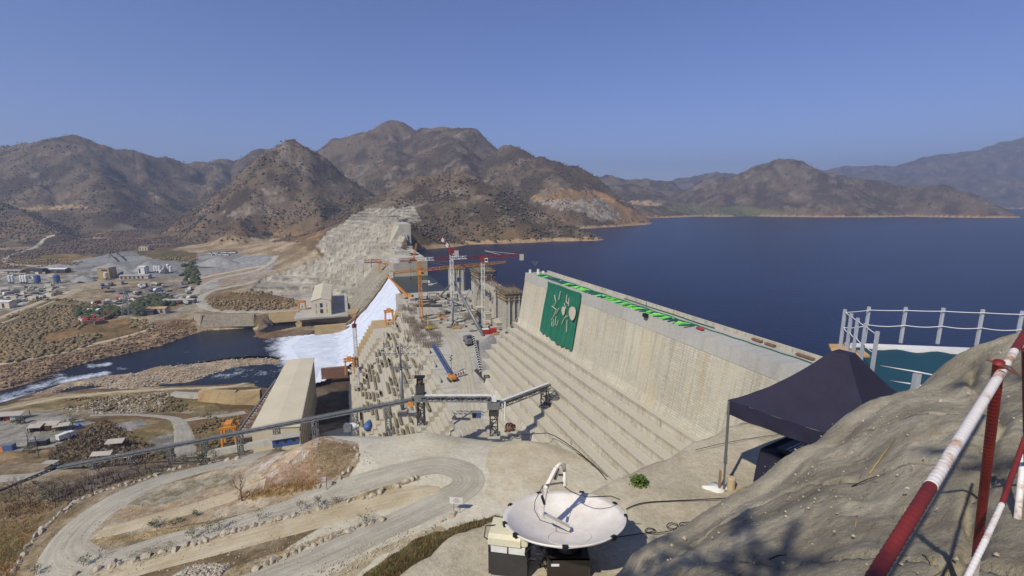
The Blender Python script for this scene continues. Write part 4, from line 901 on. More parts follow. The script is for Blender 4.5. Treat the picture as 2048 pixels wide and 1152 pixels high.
for sgn in (-1, 1): mb.bar(bx+Vector((sgn*.2, .02, .5)), pc+xa*(.24*sgn), .06, .12); mb.bar(bx+Vector((sgn*.24, -.1, .45)), pc+xa*(.34*sgn)+ya*-.3+up_d*.01, .05)
mb.bar(bx+Vector((0, .15, .5)), pc+ya*.3, .06); mb.build('mount', M['black'], dish)
for i in range(9):
    mb = MB(); p = bx+Vector((-.35+random.uniform(-.12, .1), -.28+random.uniform(-.1, .1), .15+.05*i)); mb.tube([p, p+Vector((-.12, -.06, .22)), p+Vector((-.3, -.05, .2+random.random()*.15)), p+Vector((-.42, .05, .05))], .011, 6); mb.build('power_cable', M['black'], dish, True)
# radio equipment crate beside it
ec = atz(1020, 1150, -7.0)+Vector((0, .25, 0)); crate = thing('equipment_rack', 'cream lidded equipment rack standing at the left of the satellite dish', 'equipment', ec)
X_, Y_, Z_ = Vector((.985, -.17, 0)), Vector((.17, .985, 0)), Vector((0, 0, 1)); ax3 = (X_, Y_, Z_)
creamp = simple('cream_plastic', (206, 200, 172), .5, .15, 3)
mb = MB(); mb.box(ec+Z_*.22, (.74, .55, .44), axes=ax3); mb.build('case_body', simple('grey_case', (58, 56, 56), .5, .3, 3), crate)
for q in (-1, 1):
    mb = MB(); mb.box(ec+X_*(.17*q)-Y_*.02+Z_*.52, (.31, .46, .13), axes=ax3); mb.build('module', simple('white_module', (214, 214, 206), .5, .15, 3), crate)
mb = MB()
for q in (-1, 1):
    for r_ in (-1, 1): mb.bar(ec+X_*(.36*q)+Y_*(.24*r_)+Z_*.44, ec+X_*(.36*q)+Y_*(.24*r_)+Z_*.64, .03)
mb.build('frame', M['black'], crate)
mb = MB(); mb.prism([ec+X_*-.38+Y_*-.27+Z_*.62, ec+X_*-.38+Y_*-.25+Z_*.74, ec+X_*-.38+Y_*-.17+Z_*.79, ec+X_*-.38+Y_*.28+Z_*.80, ec+X_*-.38+Y_*.28+Z_*.62], X_*.62); lid = mb.build('lid', creamp, crate)
mb = MB(); mb.tube([ec+X_*-.38+Y_*-.2+Z_*.66, ec+X_*-.47+Y_*-.18+Z_*.7, ec+X_*-.46+Y_*-.05+Z_*.84, ec+X_*-.3+Y_*.05+Z_*.8], .011, 6); mb.build('handle', M['black'], lid, True, local=True)
mb = MB(); mb.box(ec+X_*.31+Y_*.02+Z_*.70, (.12, .5, .16), axes=ax3); mb.build('side_unit', creamp, crate)
for i in range(8):
    mb = MB(); p = ec+X_*.4+Y_*random.uniform(-.2, .2)+Z_*(.3+.05*i); mb.tube([p, p+Vector((.12, -.1, .1)), p+Vector((.2, -.05, -.1)), p+Vector((.3, .1, .1*random.random()))], .01, 6); mb.build('cable', M['black'], crate, True)
# leafy weed growing on the apron
def weed(name, c, n, r, h, leaf, mat, label, cat='plant', group=None):
    vs_, fs_ = [], []
    for i in range(n):
        a = random.uniform(0, 6.28); e = random.uniform(.15, 1.25); d = Vector((math.cos(a)*math.cos(e)*r, math.sin(a)*math.cos(e)*r, math.sin(e)*h))*random.uniform(.35, 1)
        p = c+d; a2 = random.uniform(0, 6.28); u_ = Vector((math.cos(a2), math.sin(a2), random.uniform(-.4, .6)))*leaf; v_ = u_.cross(Vector((random.uniform(-1, 1), random.uniform(-1, 1), 1))).normalized()*leaf*.36
        b0 = len(vs_); vs_ += [p-u_*.5, p+v_, p+u_*.5, p-v_]; fs_.append((b0, b0+1, b0+2, b0+3))
    mb = MB().add(vs_, fs_)
    for i in range(max(4, n//25)):
        a = random.uniform(0, 6.28); mb.tube([c, c+Vector((math.cos(a)*r*.7, math.sin(a)*r*.7, h*.7))], [leaf*.12, leaf*.05], 4, False)
    return setp(mb.build(name, mat), label, cat, group)
weed('weed', atz(1277, 968, -6.95), 420, .26, .24, .07, M['greenplant'], 'leafy green weed growing on the apron between dish and tent')
# ---------------------------------------------------------------- viewing platform over the lake, teal sheet
PZ = -3.9
B0, B1 = atz(1700, 692, PZ), atz(1990, 704, PZ)     # inner back edge
plat = thing('viewing_platform', 'white edged platform above the lake with teal sheeting and rope railing', 'platform', (B0+B1)/2)
du = (B1-B0).normalized(); B2 = B1+du*3; dv = Vector((-du.y, du.x, 0)); 
F0 = atz(1760, 745, PZ)                               # towards the viewer, left edge
dl = (F0-B0).normalized()
mb = MB(); h_ = .16
def slab(mb, a, b_, c, d_, z0, z1): mb.prism([Vector((p.x, p.y, z0)) for p in (a, b_, c, d_)], (0, 0, z1-z0))
mb = MB(); slab(mb, B0, B2, B2+dv*.32, B0+dv*.32, PZ-.3, PZ); mb.build('edge_beam', M['white'], plat)
mb = MB(); E0, E2 = B0-dv*.02, B2-dv*.02; vs_ = []
for i in range(41):
    for j in range(13):
        s_, t = i/40, j/12; p = (B0+dl*(4.4*t)).lerp(B2+dl*(4.4*t), s_)-dv*.04; wob = .05*mnoise.noise(p*.8)
        p.z = PZ-.06-.55*t*(1)+wob+(.03*math.sin(i*1.1) if j == 0 else 0); vs_.append(p)
mb.add(vs_, [(i*13+j, (i+1)*13+j, (i+1)*13+j+1, i*13+j+1) for i in range(40) for j in range(12)])
mb.build('teal_sheet', simple('teal_tarpaulin', (22, 64, 78), .65, .12, .8, .2, .01), plat, True)
M['postgrey'] = simple('pale_grey_post_paint', (176, 180, 186), .5, .15, 1.5)
backp = [(1730,689,640),(1803,690,642),(1877,692,644),(1955,696,646),(2033,700,648)]
topz = 1.02; bps = []
for x, y, ty_ in backp:
    p = atz(x, y-5, PZ); mb = MB(); mb.box(p+Vector((0, .03, topz*.5-.02)), (.062, .062, topz), rz=.03); mb.build('post', M['postgrey'], plat); bps.append(p)
p6 = bps[-1]+(bps[-1]-bps[-2]); mb = MB(); mb.box(p6+Vector((0, .03, topz*.5)), (.062, .062, topz)); mb.build('post', M['postgrey'], plat)
P00 = atz(1681, 690, PZ); lps = [P00]
side = [(1690,704),(1697,712),(1705,722),(1714,738)]
dirs = (atz(1716, 716, PZ)-P00)
for i, f in enumerate((0, .28, .55, .85, 1.25)):
    p = P00+(dl*3.0)*f*.62; lps.append(p) if i else None
    mb = MB(); mb.box(p+Vector((0, 0, topz*.5-.1)), (.06, .06, topz+.16), rz=.1); mb.build('post', M['postgrey'], plat)
def ropeline(P_, h, nm='rope'):
    mb = MB(); out = []
    for i in range(len(P_)-1):
        for q in range(8): t = q/8; c = P_[i].lerp(P_[i+1], t)+Vector((0, -.03, h-.04*math.sin(math.pi*t)*(.2 if h > .8 else 1))); out.append(c)
    out.append(P_[-1]+Vector((0, -.03, h))); mb.tube(out, .012, 6); mb.build(nm, M['white'], plat, True)
for h in (topz-.1, topz-.52): ropeline([P00]+bps+[p6], h); ropeline(lps, h)
fp_ = atY(1831, 770, 9.2); mb = MB(); mb.box(fp_+Vector((0, 0, -.12)), (.10, .10, .75)); mb.build('post', M['postgrey'], plat)
a_, c_ = atY(1762, 732, 9.9), atY(1925, 762, 9.2); b_ = atY(1831, 742, 9.2)
mb = MB(); mb.tube([a_, b_+Vector((0, -.06, .0)), c_], .016, 6); mb.build('rope', M['white'], plat, True)
mb = MB(); mb.tube([atY(1780, 762, 9.9), atY(1831, 769, 9.25), atY(1880, 779, 9.2), atY(1900, 776, 9.1)], .018, 6); mb.build('rope', M['white'], plat, True)
w0, w1, w2, w3 = atz(1657, 691, PZ-.1), atz(1712, 692, PZ-.1), atz(1740, 715, PZ-.1), atz(1668, 716, PZ-.1)
mb = MB(); mb.prism([w0, w1, w2, w3], (0, 0, .05)); mb.build('plywood_board', M['wood'], plat)
mb = MB()
for p in (B0, B0+dl*3, B1, B1+dl*3): mb.bar(p-Vector((0, 0, .7)), p-Vector((0, 0, 14)), .25)
mb.build('support', M['steel'], plat)
# ---------------------------------------------------------------- placing things on the terrain grid
GZ2 = GZ.reshape(nr_, nc_)
def col_at(a):
    j = int(np.clip(np.searchsorted(A_, a)-1, 0, nc_-2)); f = (a-A_[j])/(A_[j+1]-A_[j]); return j, min(max(f, 0), 1)
def ground(px, py, y0=62, y1=3000):
    x, y, q = ray(px, py); j, f = col_at(x/y); zc = GZ2[:, j]*(1-f)+GZ2[:, j+1]*f; rz = q/y*YY
    k = np.nonzero((rz <= zc) & (YY > y0))[0]; i = int(k[0]) if len(k) else nr_-2
    i = max(i, 1); d0, d1 = rz[i-1]-zc[i-1], rz[i]-zc[i]; t = d0/(d0-d1) if d0 != d1 else 0; t = min(max(t, 0), 1); Y = YY[i-1]+(YY[i]-YY[i-1])*t
    return Vector((x/y*Y, Y, zc[i-1]+(zc[i]-zc[i-1])*t))
def gz(X, Y):
    j, f = col_at(X/Y); i = int(np.clip(np.searchsorted(YY, Y)-1, 0, nr_-2)); g = (Y-YY[i])/(YY[i+1]-YY[i])
    return float((GZ2[i, j]*(1-f)+GZ2[i, j+1]*f)*(1-g)+(GZ2[i+1, j]*(1-f)+GZ2[i+1, j+1]*f)*g)
def cat_rom(P, n=8):
    out = []
    for i in range(len(P)-1):
        p0, p1, p2, p3 = P[max(i-1, 0)], P[i], P[i+1], P[min(i+2, len(P)-1)]
        for q in range(n):
            t = q/n; out.append(.5*((2*p1)+(p2-p0)*t+(2*p0-5*p1+4*p2-p3)*t*t+(3*p1-p0-3*p2+p3)*t**3))
    return out+[P[-1].copy()]
def road_mat(name, rgb, rgb2, rut):
    m, n, b = newmat(name); v = objvec(n); at = N(n, 'ShaderNodeAttribute'); at.attribute_name = 'across'
    n1 = noise_node(n, .12, 7, .7, v); n2 = noise_node(n, 2.2, 4, .7, v)
    base = ramp(n, n1.outputs[0], [(.35, lin(*rgb2)), (.62, lin(*rgb))])
    cx = N(n, 'ShaderNodeCombineXYZ'); n.links.new(mul(n, at.outputs['Fac'], 3.0), cx.inputs[0])
    al = N(n, 'ShaderNodeAttribute'); al.attribute_name = 'along'; n.links.new(mul(n, al.outputs['Fac'], .03), cx.inputs[1])
    n3 = noise_node(n, 1.6, 5, .7, cx.outputs[0]); base = mixc(n, 1, base, ramp(n, n3.outputs[0], [(.38, rut), (.58, 1.04)]), 'MULTIPLY')
    base = mixc(n, 1, base, ramp(n, n2.outputs[0], [(.3, .86), (.65, 1.03)]), 'MULTIPLY')
    n.links.new(base, b.inputs['Base Color']); b.inputs['Roughness'].default_value = .95; b.inputs['Specular IOR Level'].default_value = .15
    bump(n, b, n2.outputs[0], .3, .2); return m
M['road'] = road_mat('grey_gravel_road', (178, 172, 156), (160, 154, 138), .78)
M['track'] = road_mat('tan_dirt_track', (190, 178, 150), (170, 154, 126), .86)
def road(name, pts, width, mat='road', lift=.10, n=8, y0=62):
    P = [ground(x, y, y0) for x, y in pts]; C = cat_rom([Vector((p.x, p.y, 0)) for p in P], n); W_ = 7; vs, ac, alg = [], [], []; L = 0
    for i, c in enumerate(C):
        d = (C[min(i+1, len(C)-1)]-C[max(i-1, 0)]); d = d.normalized() if d.length > 1e-6 else Vector((1, 0, 0)); s_ = Vector((-d.y, d.x, 0))
        if i: L += (c-C[i-1]).length
        wd = width if not isinstance(width, (list, tuple)) else np.interp(i/(len(C)-1), np.linspace(0, 1, len(width)), width)
        wd *= 1+.16*mnoise.noise(Vector((L*.08, 3.3, width if not isinstance(width, (list, tuple)) else 1)))
        for k_ in range(W_+1):
            a = -1+2*k_/W_; q = c+s_*(a*wd/2); zz_ = gz(q.x, q.y)+(lift if abs(a) < .99 else -lift*.6); vs.append((q.x, q.y, zz_)); ac.append(a*wd/8); alg.append(L)
    k = np.arange(len(vs)).reshape(len(C), W_+1); Fq = np.stack([k[:-1, :-1], k[:-1, 1:], k[1:, 1:], k[1:, :-1]], -1).reshape(-1, 4)
    if True: Fq = Fq[:, ::-1]
    o = npmesh(name, np.array(vs), Fq, M[mat], attrs={'across': np.array(ac), 'along': np.array(alg)}); return setp(o, kind='structure')
road('road', [(560,893),(520,905),(470,922),(430,931),(380,943),(320,961),(265,984),(215,1012),(172,1043),(142,1075),(128,1103),(140,1126),(180,1133),(240,1115),(310,1092),(380,1074),(450,1056),(520,1034),(580,1016),(640,994),(700,974),(770,952),(835,935),(885,930),(925,942),(938,962),(918,984),(870,1008),(820,1033),(760,1060),(690,1092),(620,1122),(540,1154),(420,1200)], [7.5,8,9,11,11,9,8,8,8.5,9,9,9,9])
road('track', [(120,1190),(230,1148),(340,1115),(450,1087),(560,1058),(660,1030),(760,1003),(850,985),(880,978)], [7,8,8,8,9,7,2], 'track')
road('track', [(200,1066),(260,1052),(330,1032),(400,1012),(470,990),(530,968)], [5,6,6,5], 'track', .08)
road('road', [(392,922),(440,905),(500,896),(560,885),(610,870)], 7)
road('road', [(371,915),(369,880),(362,852),(350,838),(310,832),(250,829),(180,831)], [8,8,7,5,4,4,4])
road('track', [(362,842),(400,836),(440,832),(490,824)], 5)
road('road', [(-120,965),(0,957),(70,950),(110,936)], 7)
road('track', [(-150,850),(0,820),(60,808),(125,795),(240,783),(330,778),(400,776),(470,771),(512,766)], 3.6, 'track', .25)
road('track', [(-100,752),(0,729),(70,716),(140,702),(215,682),(270,668),(306,656),(300,648),(270,636),(240,633)], 4, 'track', .25)
road('road', [(600,622),(520,623),(440,622),(407,612),(400,600),(412,588),(440,578),(500,566),(540,555)], 9, 'road', .3)
road('road', [(110,470),(92,476),(82,486),(70,495),(40,505),(14,514),(10,522),(30,530),(70,532),(110,531)], 9, 'road', .5)
road('road', [(0,560),(30,548),(60,540)], 6, 'road', .4)
road('road', [(552,512),(545,522),(520,538),(470,550),(430,560),(400,575),(392,590)], 9, 'road', .4)
road('track', [(-60,650),(0,636),(60,612),(110,594),(156,578)], 8, 'track', .3)
road('track', [(-60,665),(0,648),(60,624),(110,602),(165,580)], 3, 'track', .3)
road('road', [(230,612),(300,602),(390,592)], 5, 'road', .3); road('road', [(180,632),(240,612),(270,600),(330,592),(385,586)], 4, 'road', .3)
road('road', [(388,560),(440,548),(500,536),(540,530)], 7, 'track', .4)

# ---------------------------------------------------------------- boulders
def rockmesh(seed, sub=3):
    import bmesh
    bm = bmesh.new(); bmesh.ops.create_icosphere(bm, subdivisions=sub, radius=1.0); off = Vector((seed*7.7, seed*3.1, seed*5.3)); rnd = random.Random(seed)
    pl = [(Vector((rnd.uniform(-1, 1), rnd.uniform(-1, 1), rnd.uniform(-.6, 1))).normalized(), rnd.uniform(.5, .85)) for _ in range(9)]
    for v in bm.verts:
        p = v.co.copy()
        for nn_, dd2 in pl:
            e = p.dot(nn_)-dd2
            if e > 0: p -= nn_*e
        p *= 1+.10*mnoise.noise(p*2.3+off); p += p*mnoise.noise(p*6+off)*.03
        v.co = Vector((p.x*1.15, p.y*.95, p.z*.82))
    me = bpy.data.meshes.new('boulder'); bm.to_mesh(me); bm.free(); me.materials.append(M['pale_rock']); return me
RM = [rockmesh(i) for i in range(8)]
def ordn(k):
    return ('first', 'second', 'third', 'fourth', 'fifth', 'sixth', 'seventh', 'eighth', 'ninth', 'tenth')[k] if k < 10 else str(k+1)+('th' if (k+1) % 10 > 3 or (k+1) % 10 == 0 or 10 < (k+1) % 100 < 14 else ('st', 'nd', 'rd')[(k+1) % 10-1])
def boulders(pts, size, label, group, jit=3, y0=62, fill=0):
    P = list(pts)
    for _ in range(fill):
        i = random.randrange(len(pts)-1); t = random.random(); P.append((pts[i][0]*(1-t)+pts[i+1][0]*t+random.gauss(0, 2), pts[i][1]*(1-t)+pts[i+1][1]*t+random.gauss(0, 1.5)))
    for q, (x, y) in enumerate(P):
        p = ground(x, y+3, y0); o = bpy.data.objects.new('boulder', random.choice(RM)); COL.objects.link(o)
        s_ = random.uniform(*size)*(.55 if q >= len(pts) else 1); o.scale = (s_*random.uniform(.85, 1.25), s_*random.uniform(.8, 1.1), s_*random.uniform(.75, 1.15)); o.rotation_euler = (random.uniform(-.3, .3), random.uniform(-.3, .3), random.uniform(0, 6.28)); o.location = p+Vector((0, 0, s_*.25)); setp(o, ordn(q)+' '+label if q < len(pts) else 'small stone wedged among the '+group, 'boulder', group)
b1 = [(30,1139),(40,1122),(50,1106),(56,1091),(66,1080),(72,1070),(82,1062),(88,1055),(95,1048),(103,1042),(110,1034),(122,1024),(135,1015),(142,1010),(150,1004),(160,1000),(170,994),(181,990),(192,984),(203,981),(215,977),(228,974),(242,969),(257,964),(270,962),(282,958),(300,952),(315,947),(340,938),(350,937),(362,933),(400,927),(420,924),(437,920),(455,918),(475,916)]
b2 = [(150,1149),(195,1139),(225,1130),(238,1127),(271,1119),(295,1111),(327,1103),(350,1098),(372,1090),(388,1087),(402,1084),(412,1079),(430,1074),(445,1069),(455,1064),(472,1060),(480,1058),(492,1055),(510,1050),(524,1045),(550,1036),(560,1035),(572,1034),(589,1029),(614,1024),(637,1016),(652,1013),(699,999),(727,994),(747,989),(763,981),(794,971),(812,960),(822,956),(833,952)]
b3 = [(514,1136),(534,1125),(545,1120),(557,1115),(572,1110),(589,1104),(601,1096),(613,1088),(627,1088),(642,1081),(654,1078),(662,1076),(674,1070),(686,1066),(697,1061),(705,1057),(714,1051),(728,1049),(744,1045),(764,1036)]
b4 = [(848,1062),(862,1054),(868,1050),(882,1041),(890,1036),(898,1031),(909,1024),(905,1030)]
b5 = [(637,971),(667,964),(681,954),(688,944),(699,936),(716,908),(711,894),(637,876),(640,868),(632,886)]
boulders(b1, (.55, 1.0), 'boulder from the bottom in the row along the outer edge of the left hairpin', 'boulders edging the left hairpin', fill=26)
boulders(b2, (.7, 1.15), 'pale boulder from the left in the long row between the middle road legs', 'boulders between the middle road legs', fill=24)
boulders(b3, (.6, 1.0), 'boulder from the left in the row above the lowest road leg', 'boulders along the lowest road', fill=22)
boulders(b4, (.4, .7), 'small stone from the left in the short line below the white signboard', 'stones below the signboard', fill=5)
boulders(b5, (.5, .95), 'boulder counted clockwise from the left around the foot of the rocky mound', 'boulders round the mound', fill=3)
def stonefield(name, label, poly, n, size, mat, y0=62, cat='rubble'):
    xs = [p[0] for p in poly]; ys_ = [p[1] for p in poly]; mb = MB(); c = 0
    while c < n:
        x, y = random.uniform(min(xs), max(xs)), random.uniform(min(ys_), max(ys_))
        if not inpoly(np.array([x]), np.array([y]), poly)[0]: c += .2; continue
        p = ground(x, y, y0); s_ = random.uniform(*size); c += 1; t_ = [Vector((random.uniform(.6, 1)*sx3, random.uniform(.6, 1)*sy3, random.uniform(.5, 1)*sz3))*s_ for sx3, sy3, sz3 in ((1, 0, 0), (-1, 0, 0), (0, 1, 0), (0, -1, 0), (0, 0, 1), (0, 0, -1))]
        t_ = [p+v+Vector((random.uniform(-.3, .3), random.uniform(-.3, .3), .4))*s_ for v in t_]
        mb.add(t_, [(0, 2, 4), (2, 1, 4), (1, 3, 4), (3, 0, 4), (2, 0, 5), (1, 2, 5), (3, 1, 5), (0, 3, 5)])
    return setp(mb.build(name, mat), label, cat, kind='stuff')
palegrav = simple('pale_rubble', (188, 178, 160), .95, .35, .7)
stonefield('rubble', 'heap of grey broken stone at the bottom edge between two road legs', [(345,1158),(385,1132),(430,1128),(456,1134),(440,1152),(420,1165)], 330, (.25, .55), palegrav)
stonefield('rubble', 'loose stones scattered over the roadsides', [(0,1150),(30,1080),(100,1010),(200,960),(480,905),(640,880),(720,900),(850,950),(900,1040),(700,1150)], 1500, (.06, .28), palegrav)
stonefield('rubble', 'gravel verge under the lowest road', [(600,1160),(700,1105),(800,1065),(880,1050),(860,1068),(740,1120),(680,1165)], 420, (.08, .3), palegrav)
stonefield('rubble', 'rocky river bank rubble', [(0,735),(120,708),(230,682),(320,650),(390,635),(400,655),(350,684),(210,716),(110,746),(0,778)], 1500, (.4, 1.5), simple('bank_rock', (156, 132, 104), .95, .4, .3))
stonefield('rubble', 'bare rock of the river island', [(70,788),(270,744),(400,718),(540,706),(575,715),(555,732),(470,736),(400,758),(290,776),(150,780)], 1100, (.3, 1.1), palegrav)
stonefield('rubble', 'broken rock below the river road', [(120,822),(240,790),(340,785),(330,815),(280,826),(190,830)], 500, (.3, 1.0), palegrav)
stonefield('rubble', 'stones along the yard slope', [(110,890),(160,868),(190,850),(290,900),(350,915),(230,930),(100,935)], 420, (.3, .9), simple('grey_stone', (140, 132, 120), .95, .4, .3))
# ---------------------------------------------------------------- trees
def branchy(c, h, seed, spread=.55, depth=5, r0=.11, lean=0):
    rnd = random.Random(seed); tr, cr = MB(), MB()
    def grow(p, d, L, r, k_):
        n_ = 3; pts = [p]; q = p; dd3 = d.copy()
        for i in range(n_):
            dd3 = (dd3+Vector((rnd.gauss(0, .13), rnd.gauss(0, .13), .05))).normalized(); q = q+dd3*(L/n_); pts.append(q)
        (tr if k_ == 0 else cr).tube(pts, [r*(1-.35*i/n_) for i in range(n_+1)], 6 if k_ < 2 else 3, False)
        if k_ >= depth: return
        for _ in range(3 if k_ < 2 else rnd.choice((2, 3))):
            a = rnd.uniform(0, 6.28); nd = (dd3+Vector((math.cos(a), math.sin(a), rnd.uniform(-.1, .35)))*spread*rnd.uniform(.7, 1.35)).normalized()
            grow(pts[rnd.choice((2, 3, 3))], nd, L*rnd.uniform(.58, .82), r*.55, k_+1)
    grow(Vector(c), Vector((lean, 0, 1)).normalized(), h*.34, r0*h/5, 0); return tr, cr
def baretree(p, h, seed, label, group=None, lean=0, depth=5):
    t = thing('bare_tree', label, 'tree', p, group); tr, cr = branchy(p-Vector((0, 0, .2)), h, seed, lean=lean, depth=depth); tr.build('trunk', M['bark'], t, True); cr.build('crown', M['twig'], t); return t
def leafytree(name, p, h, r, seed, mat, label, group=None, n=420, leaf=.28, cat='tree'):
    rnd = random.Random(seed); t = thing(name, label, cat, p, group); tr, cr = branchy(p-Vector((0, 0, .2)), h, seed, depth=3); tr.build('trunk', M['bark'], t, True)
    cl = [p+Vector((rnd.gauss(0, .42)*r, rnd.gauss(0, .42)*r, h*rnd.uniform(.42, .92))) for _ in range(13)]; vs_, fs_ = [], []
    for i in range(n):
        c = rnd.choice(cl); q = c+Vector((rnd.gauss(0, 1), rnd.gauss(0, 1), rnd.gauss(0, .7)))*r*.22; a = rnd.uniform(0, 6.28); u_ = Vector((math.cos(a), math.sin(a), rnd.uniform(-.5, .5)))*leaf*rnd.uniform(.6, 1.3); v_ = u_.cross(Vector((rnd.uniform(-1, 1), rnd.uniform(-1, 1), .8))).normalized()*leaf*.5
        b0 = len(vs_); vs_ += [q-u_*.5, q+v_, q+u_*.5, q-v_]; fs_.append((b0, b0+1, b0+2, b0+3))
    cr.add(vs_, fs_); cr.build('crown', mat, t); return t
baretree(ground(484, 1002), 8.2, 3, 'lone bare tree on the bank between the two left road legs', lean=-.12, depth=6)
tsp = [(-20,1010,1),(20,1000,1),(38,990,.8),(60,1008,.9),(85,1000,.9),(110,995,.9),(133,985,1),(150,985,.8),(171,984,1),(183,983,1.1),(190,975,.8),(207,968,1),(222,962,.8),(232,965,.9),(244,962,1),(268,957,.8),(283,952,.9),(296,945,.7),(305,948,.75),(325,940,.7),(340,935,.6)]
TP = {}
for i, (x, y, s_) in enumerate(tsp):
    lb = ordn(i)+' leafless tree from the left in the row behind the hairpin'; g2 = 'bare trees behind the left hairpin'
    if i < 3: TP[i] = baretree(ground(x, y), 7+.7*i, 21+i, lb, g2)
    else: copytree(TP[i % 3], ground(x, y), random.uniform(0, 6.28), s_, label=lb)
leafytree('bush', ground(105, 1002), 4.6, 3.0, 41, M['leafdry'], 'dusty green bush among the bare trees left of the hairpin', n=900, leaf=.3)
leafytree('bush', ground(400, 930), 4.6, 3.2, 42, M['leaf'], 'green bush beside the road where it bends to the conveyor', n=900, leaf=.3)
leafytree('bush', ground(372, 932), 4.0, 2.0, 43, M['leafdry'], 'pale green sapling left of the green bush by the conveyor road', n=400, leaf=.26)
leafytree('bush', ground(430, 925), 4.2, 1.8, 44, M['leafdry'], 'thin sapling right of the green bush by the conveyor road', n=260, leaf=.25)
for i, (x, y, h, r, n_, lab) in enumerate([(310,1055,2.2,1.7,420,'round dark bush on the strip inside the hairpin'),(387,1078,3.0,1.5,260,'feathery shrub at the left end of the middle boulder row'),(418,1068,3.0,1.4,170,'thin shrub second from the left above the middle boulder row'),(438,1062,3.2,1.5,200,'third feathery shrub above the middle boulder row'),(168,1133,2.6,1.3,240,'small shrub by the bottom left bend of the road'),(205,1118,2.4,1.0,60,'sparse twiggy shrub inside the bottom left bend'),(72,1150,2.6,1.5,260,'grey-green shrub at the bottom left corner of the road'),(517,1041,2.8,1.3,150,'sparse shrub left of the middle of the boulder row'),(604,1022,3.0,1.2,130,'slim shrub between two boulders of the middle row'),(637,1014,3.3,1.4,190,'tallest slim shrub on the middle boulder row'),(670,1006,1.6,.9,100,'low shrub at the right end of the middle row'),(388,1034,1.8,1.0,170,'small green bush on the inner road bank'),(342,1052,1.1,.8,120,'tiny bush right of the round dark bush'),(358,1046,1.3,1.0,140,'low olive bush on the inner road bank'),(732,1042,1.6,1.6,200,'low bush among the stones at the end of the lowest boulder row')]):
    leafytree('shrub', ground(x, y), h, r, 60+i, M['leafdry'] if i not in (0, 11, 13) else M['leaf'], lab, n=n_, leaf=.2, cat='shrub')
# dry grass, mown by nobody
def grass(name, label, poly, n, h, mat, y0=62, blades=5, wd=.05):
    xs = [p[0] for p in poly]; ys_ = [p[1] for p in poly]; X_ = RNG.uniform(min(xs), max(xs), n); Y_ = RNG.uniform(min(ys_), max(ys_), n); k = inpoly(X_+RNG.normal(0, 4, n), Y_+RNG.normal(0, 2, n), poly); vs_, fs_ = [], []
    for x, y in zip(X_[k], Y_[k]):
        p = ground(x, y, y0)
        for _ in range(blades):
            q = p+Vector((random.gauss(0, .25), random.gauss(0, .25), -.05)); a = random.uniform(0, 3.14); u_ = Vector((math.cos(a), math.sin(a), 0))*wd; t_ = q+Vector((random.gauss(0, .3)*h, random.gauss(0, .3)*h, h*random.uniform(.5, 1.2))); b0 = len(vs_); vs_ += [q-u_, q+u_, t_]; fs_.append((b0, b0+1, b0+2))
    return setp(MB().add(vs_, fs_).build(name, mat), label, 'grass', kind='stuff')
gold = simple('golden_grass', (178, 144, 88), .9, .35, 1.5, 0, rgb2=(140, 104, 58)); oliveg = simple('olive_grass', (126, 122, 66), .9, .4, 1.0, 0, rgb2=(100, 84, 48)); brownbush = simple('brown_scrub', (128, 104, 76), .9, .4, .3, 0, rgb2=(92, 78, 58))
grass('dry_grass', 'golden dry grass on the road banks', [(130,1150),(300,1096),(500,1044),(660,1004),(830,948),(842,958),(700,1006),(520,1058),(300,1126),(150,1168)], 2600, .55, gold)
grass('dry_grass', 'golden reed grass under the mound', [(470,990),(560,970),(640,962),(636,978),(560,992),(480,1002)], 900, 1.0, gold)
grass('dry_grass', 'dry grass of the inner bank', [(180,1080),(300,1060),(460,1036),(600,1003),(690,984),(696,992),(520,1030),(300,1078),(190,1090)], 1500, .4, gold)
grass('dry_grass', 'dry grass below the lowest boulder row', [(420,1158),(540,1108),(640,1072),(762,1034),(742,1046),(620,1090),(500,1150)], 1200, .45, gold)
grass('dry_grass', 'yellow and olive grass left of the hairpin', [(-40,1160),(-40,1000),(60,1000),(110,1010),(72,1060),(40,1120),(30,1160)], 2600, .6, gold, blades=6)
grass('green_grass', 'green grass patch by the boulders', [(250,1112),(300,1094),(350,1080),(366,1088),(340,1106),(280,1126)], 800, .4, oliveg)
grass('scrub', 'brown scrub strip between the lowest road and the apron', [(700,1180),(770,1122),(840,1080),(910,1054),(1000,1032),(1010,1050),(930,1085),(830,1150)], 2600, .9, oliveg, blades=7)
grass('scrub', 'dark brown scrub strip beside the apron', [(740,1180),(800,1130),(880,1080),(1000,1040),(1000,1060),(900,1100),(830,1170)], 2200, .8, brownbush, blades=7)
grass('dry_grass', 'golden tufts in the scrub strip beside the apron', [(700,1180),(770,1122),(840,1080),(910,1054),(1000,1032),(1000,1052),(930,1075),(850,1110),(800,1170)], 900, .8, gold, blades=7)
grass('scrub', 'scrub on the mound', [(560,930),(640,880),(714,890),(712,912),(690,945),(640,970),(540,980)], 1500, .4, gold)
grass('scrub', 'brown brush on the slope below the yard', [(110,905),(160,870),(210,840),(350,915),(220,935),(90,930)], 1600, 1.4, brownbush, wd=.2)
grass('scrub', 'brown brush behind the hairpin', [(60,965),(130,968),(230,945),(340,928),(350,938),(250,962),(150,1006),(20,1040),(0,980)], 1600, 1.1, brownbush, wd=.1)
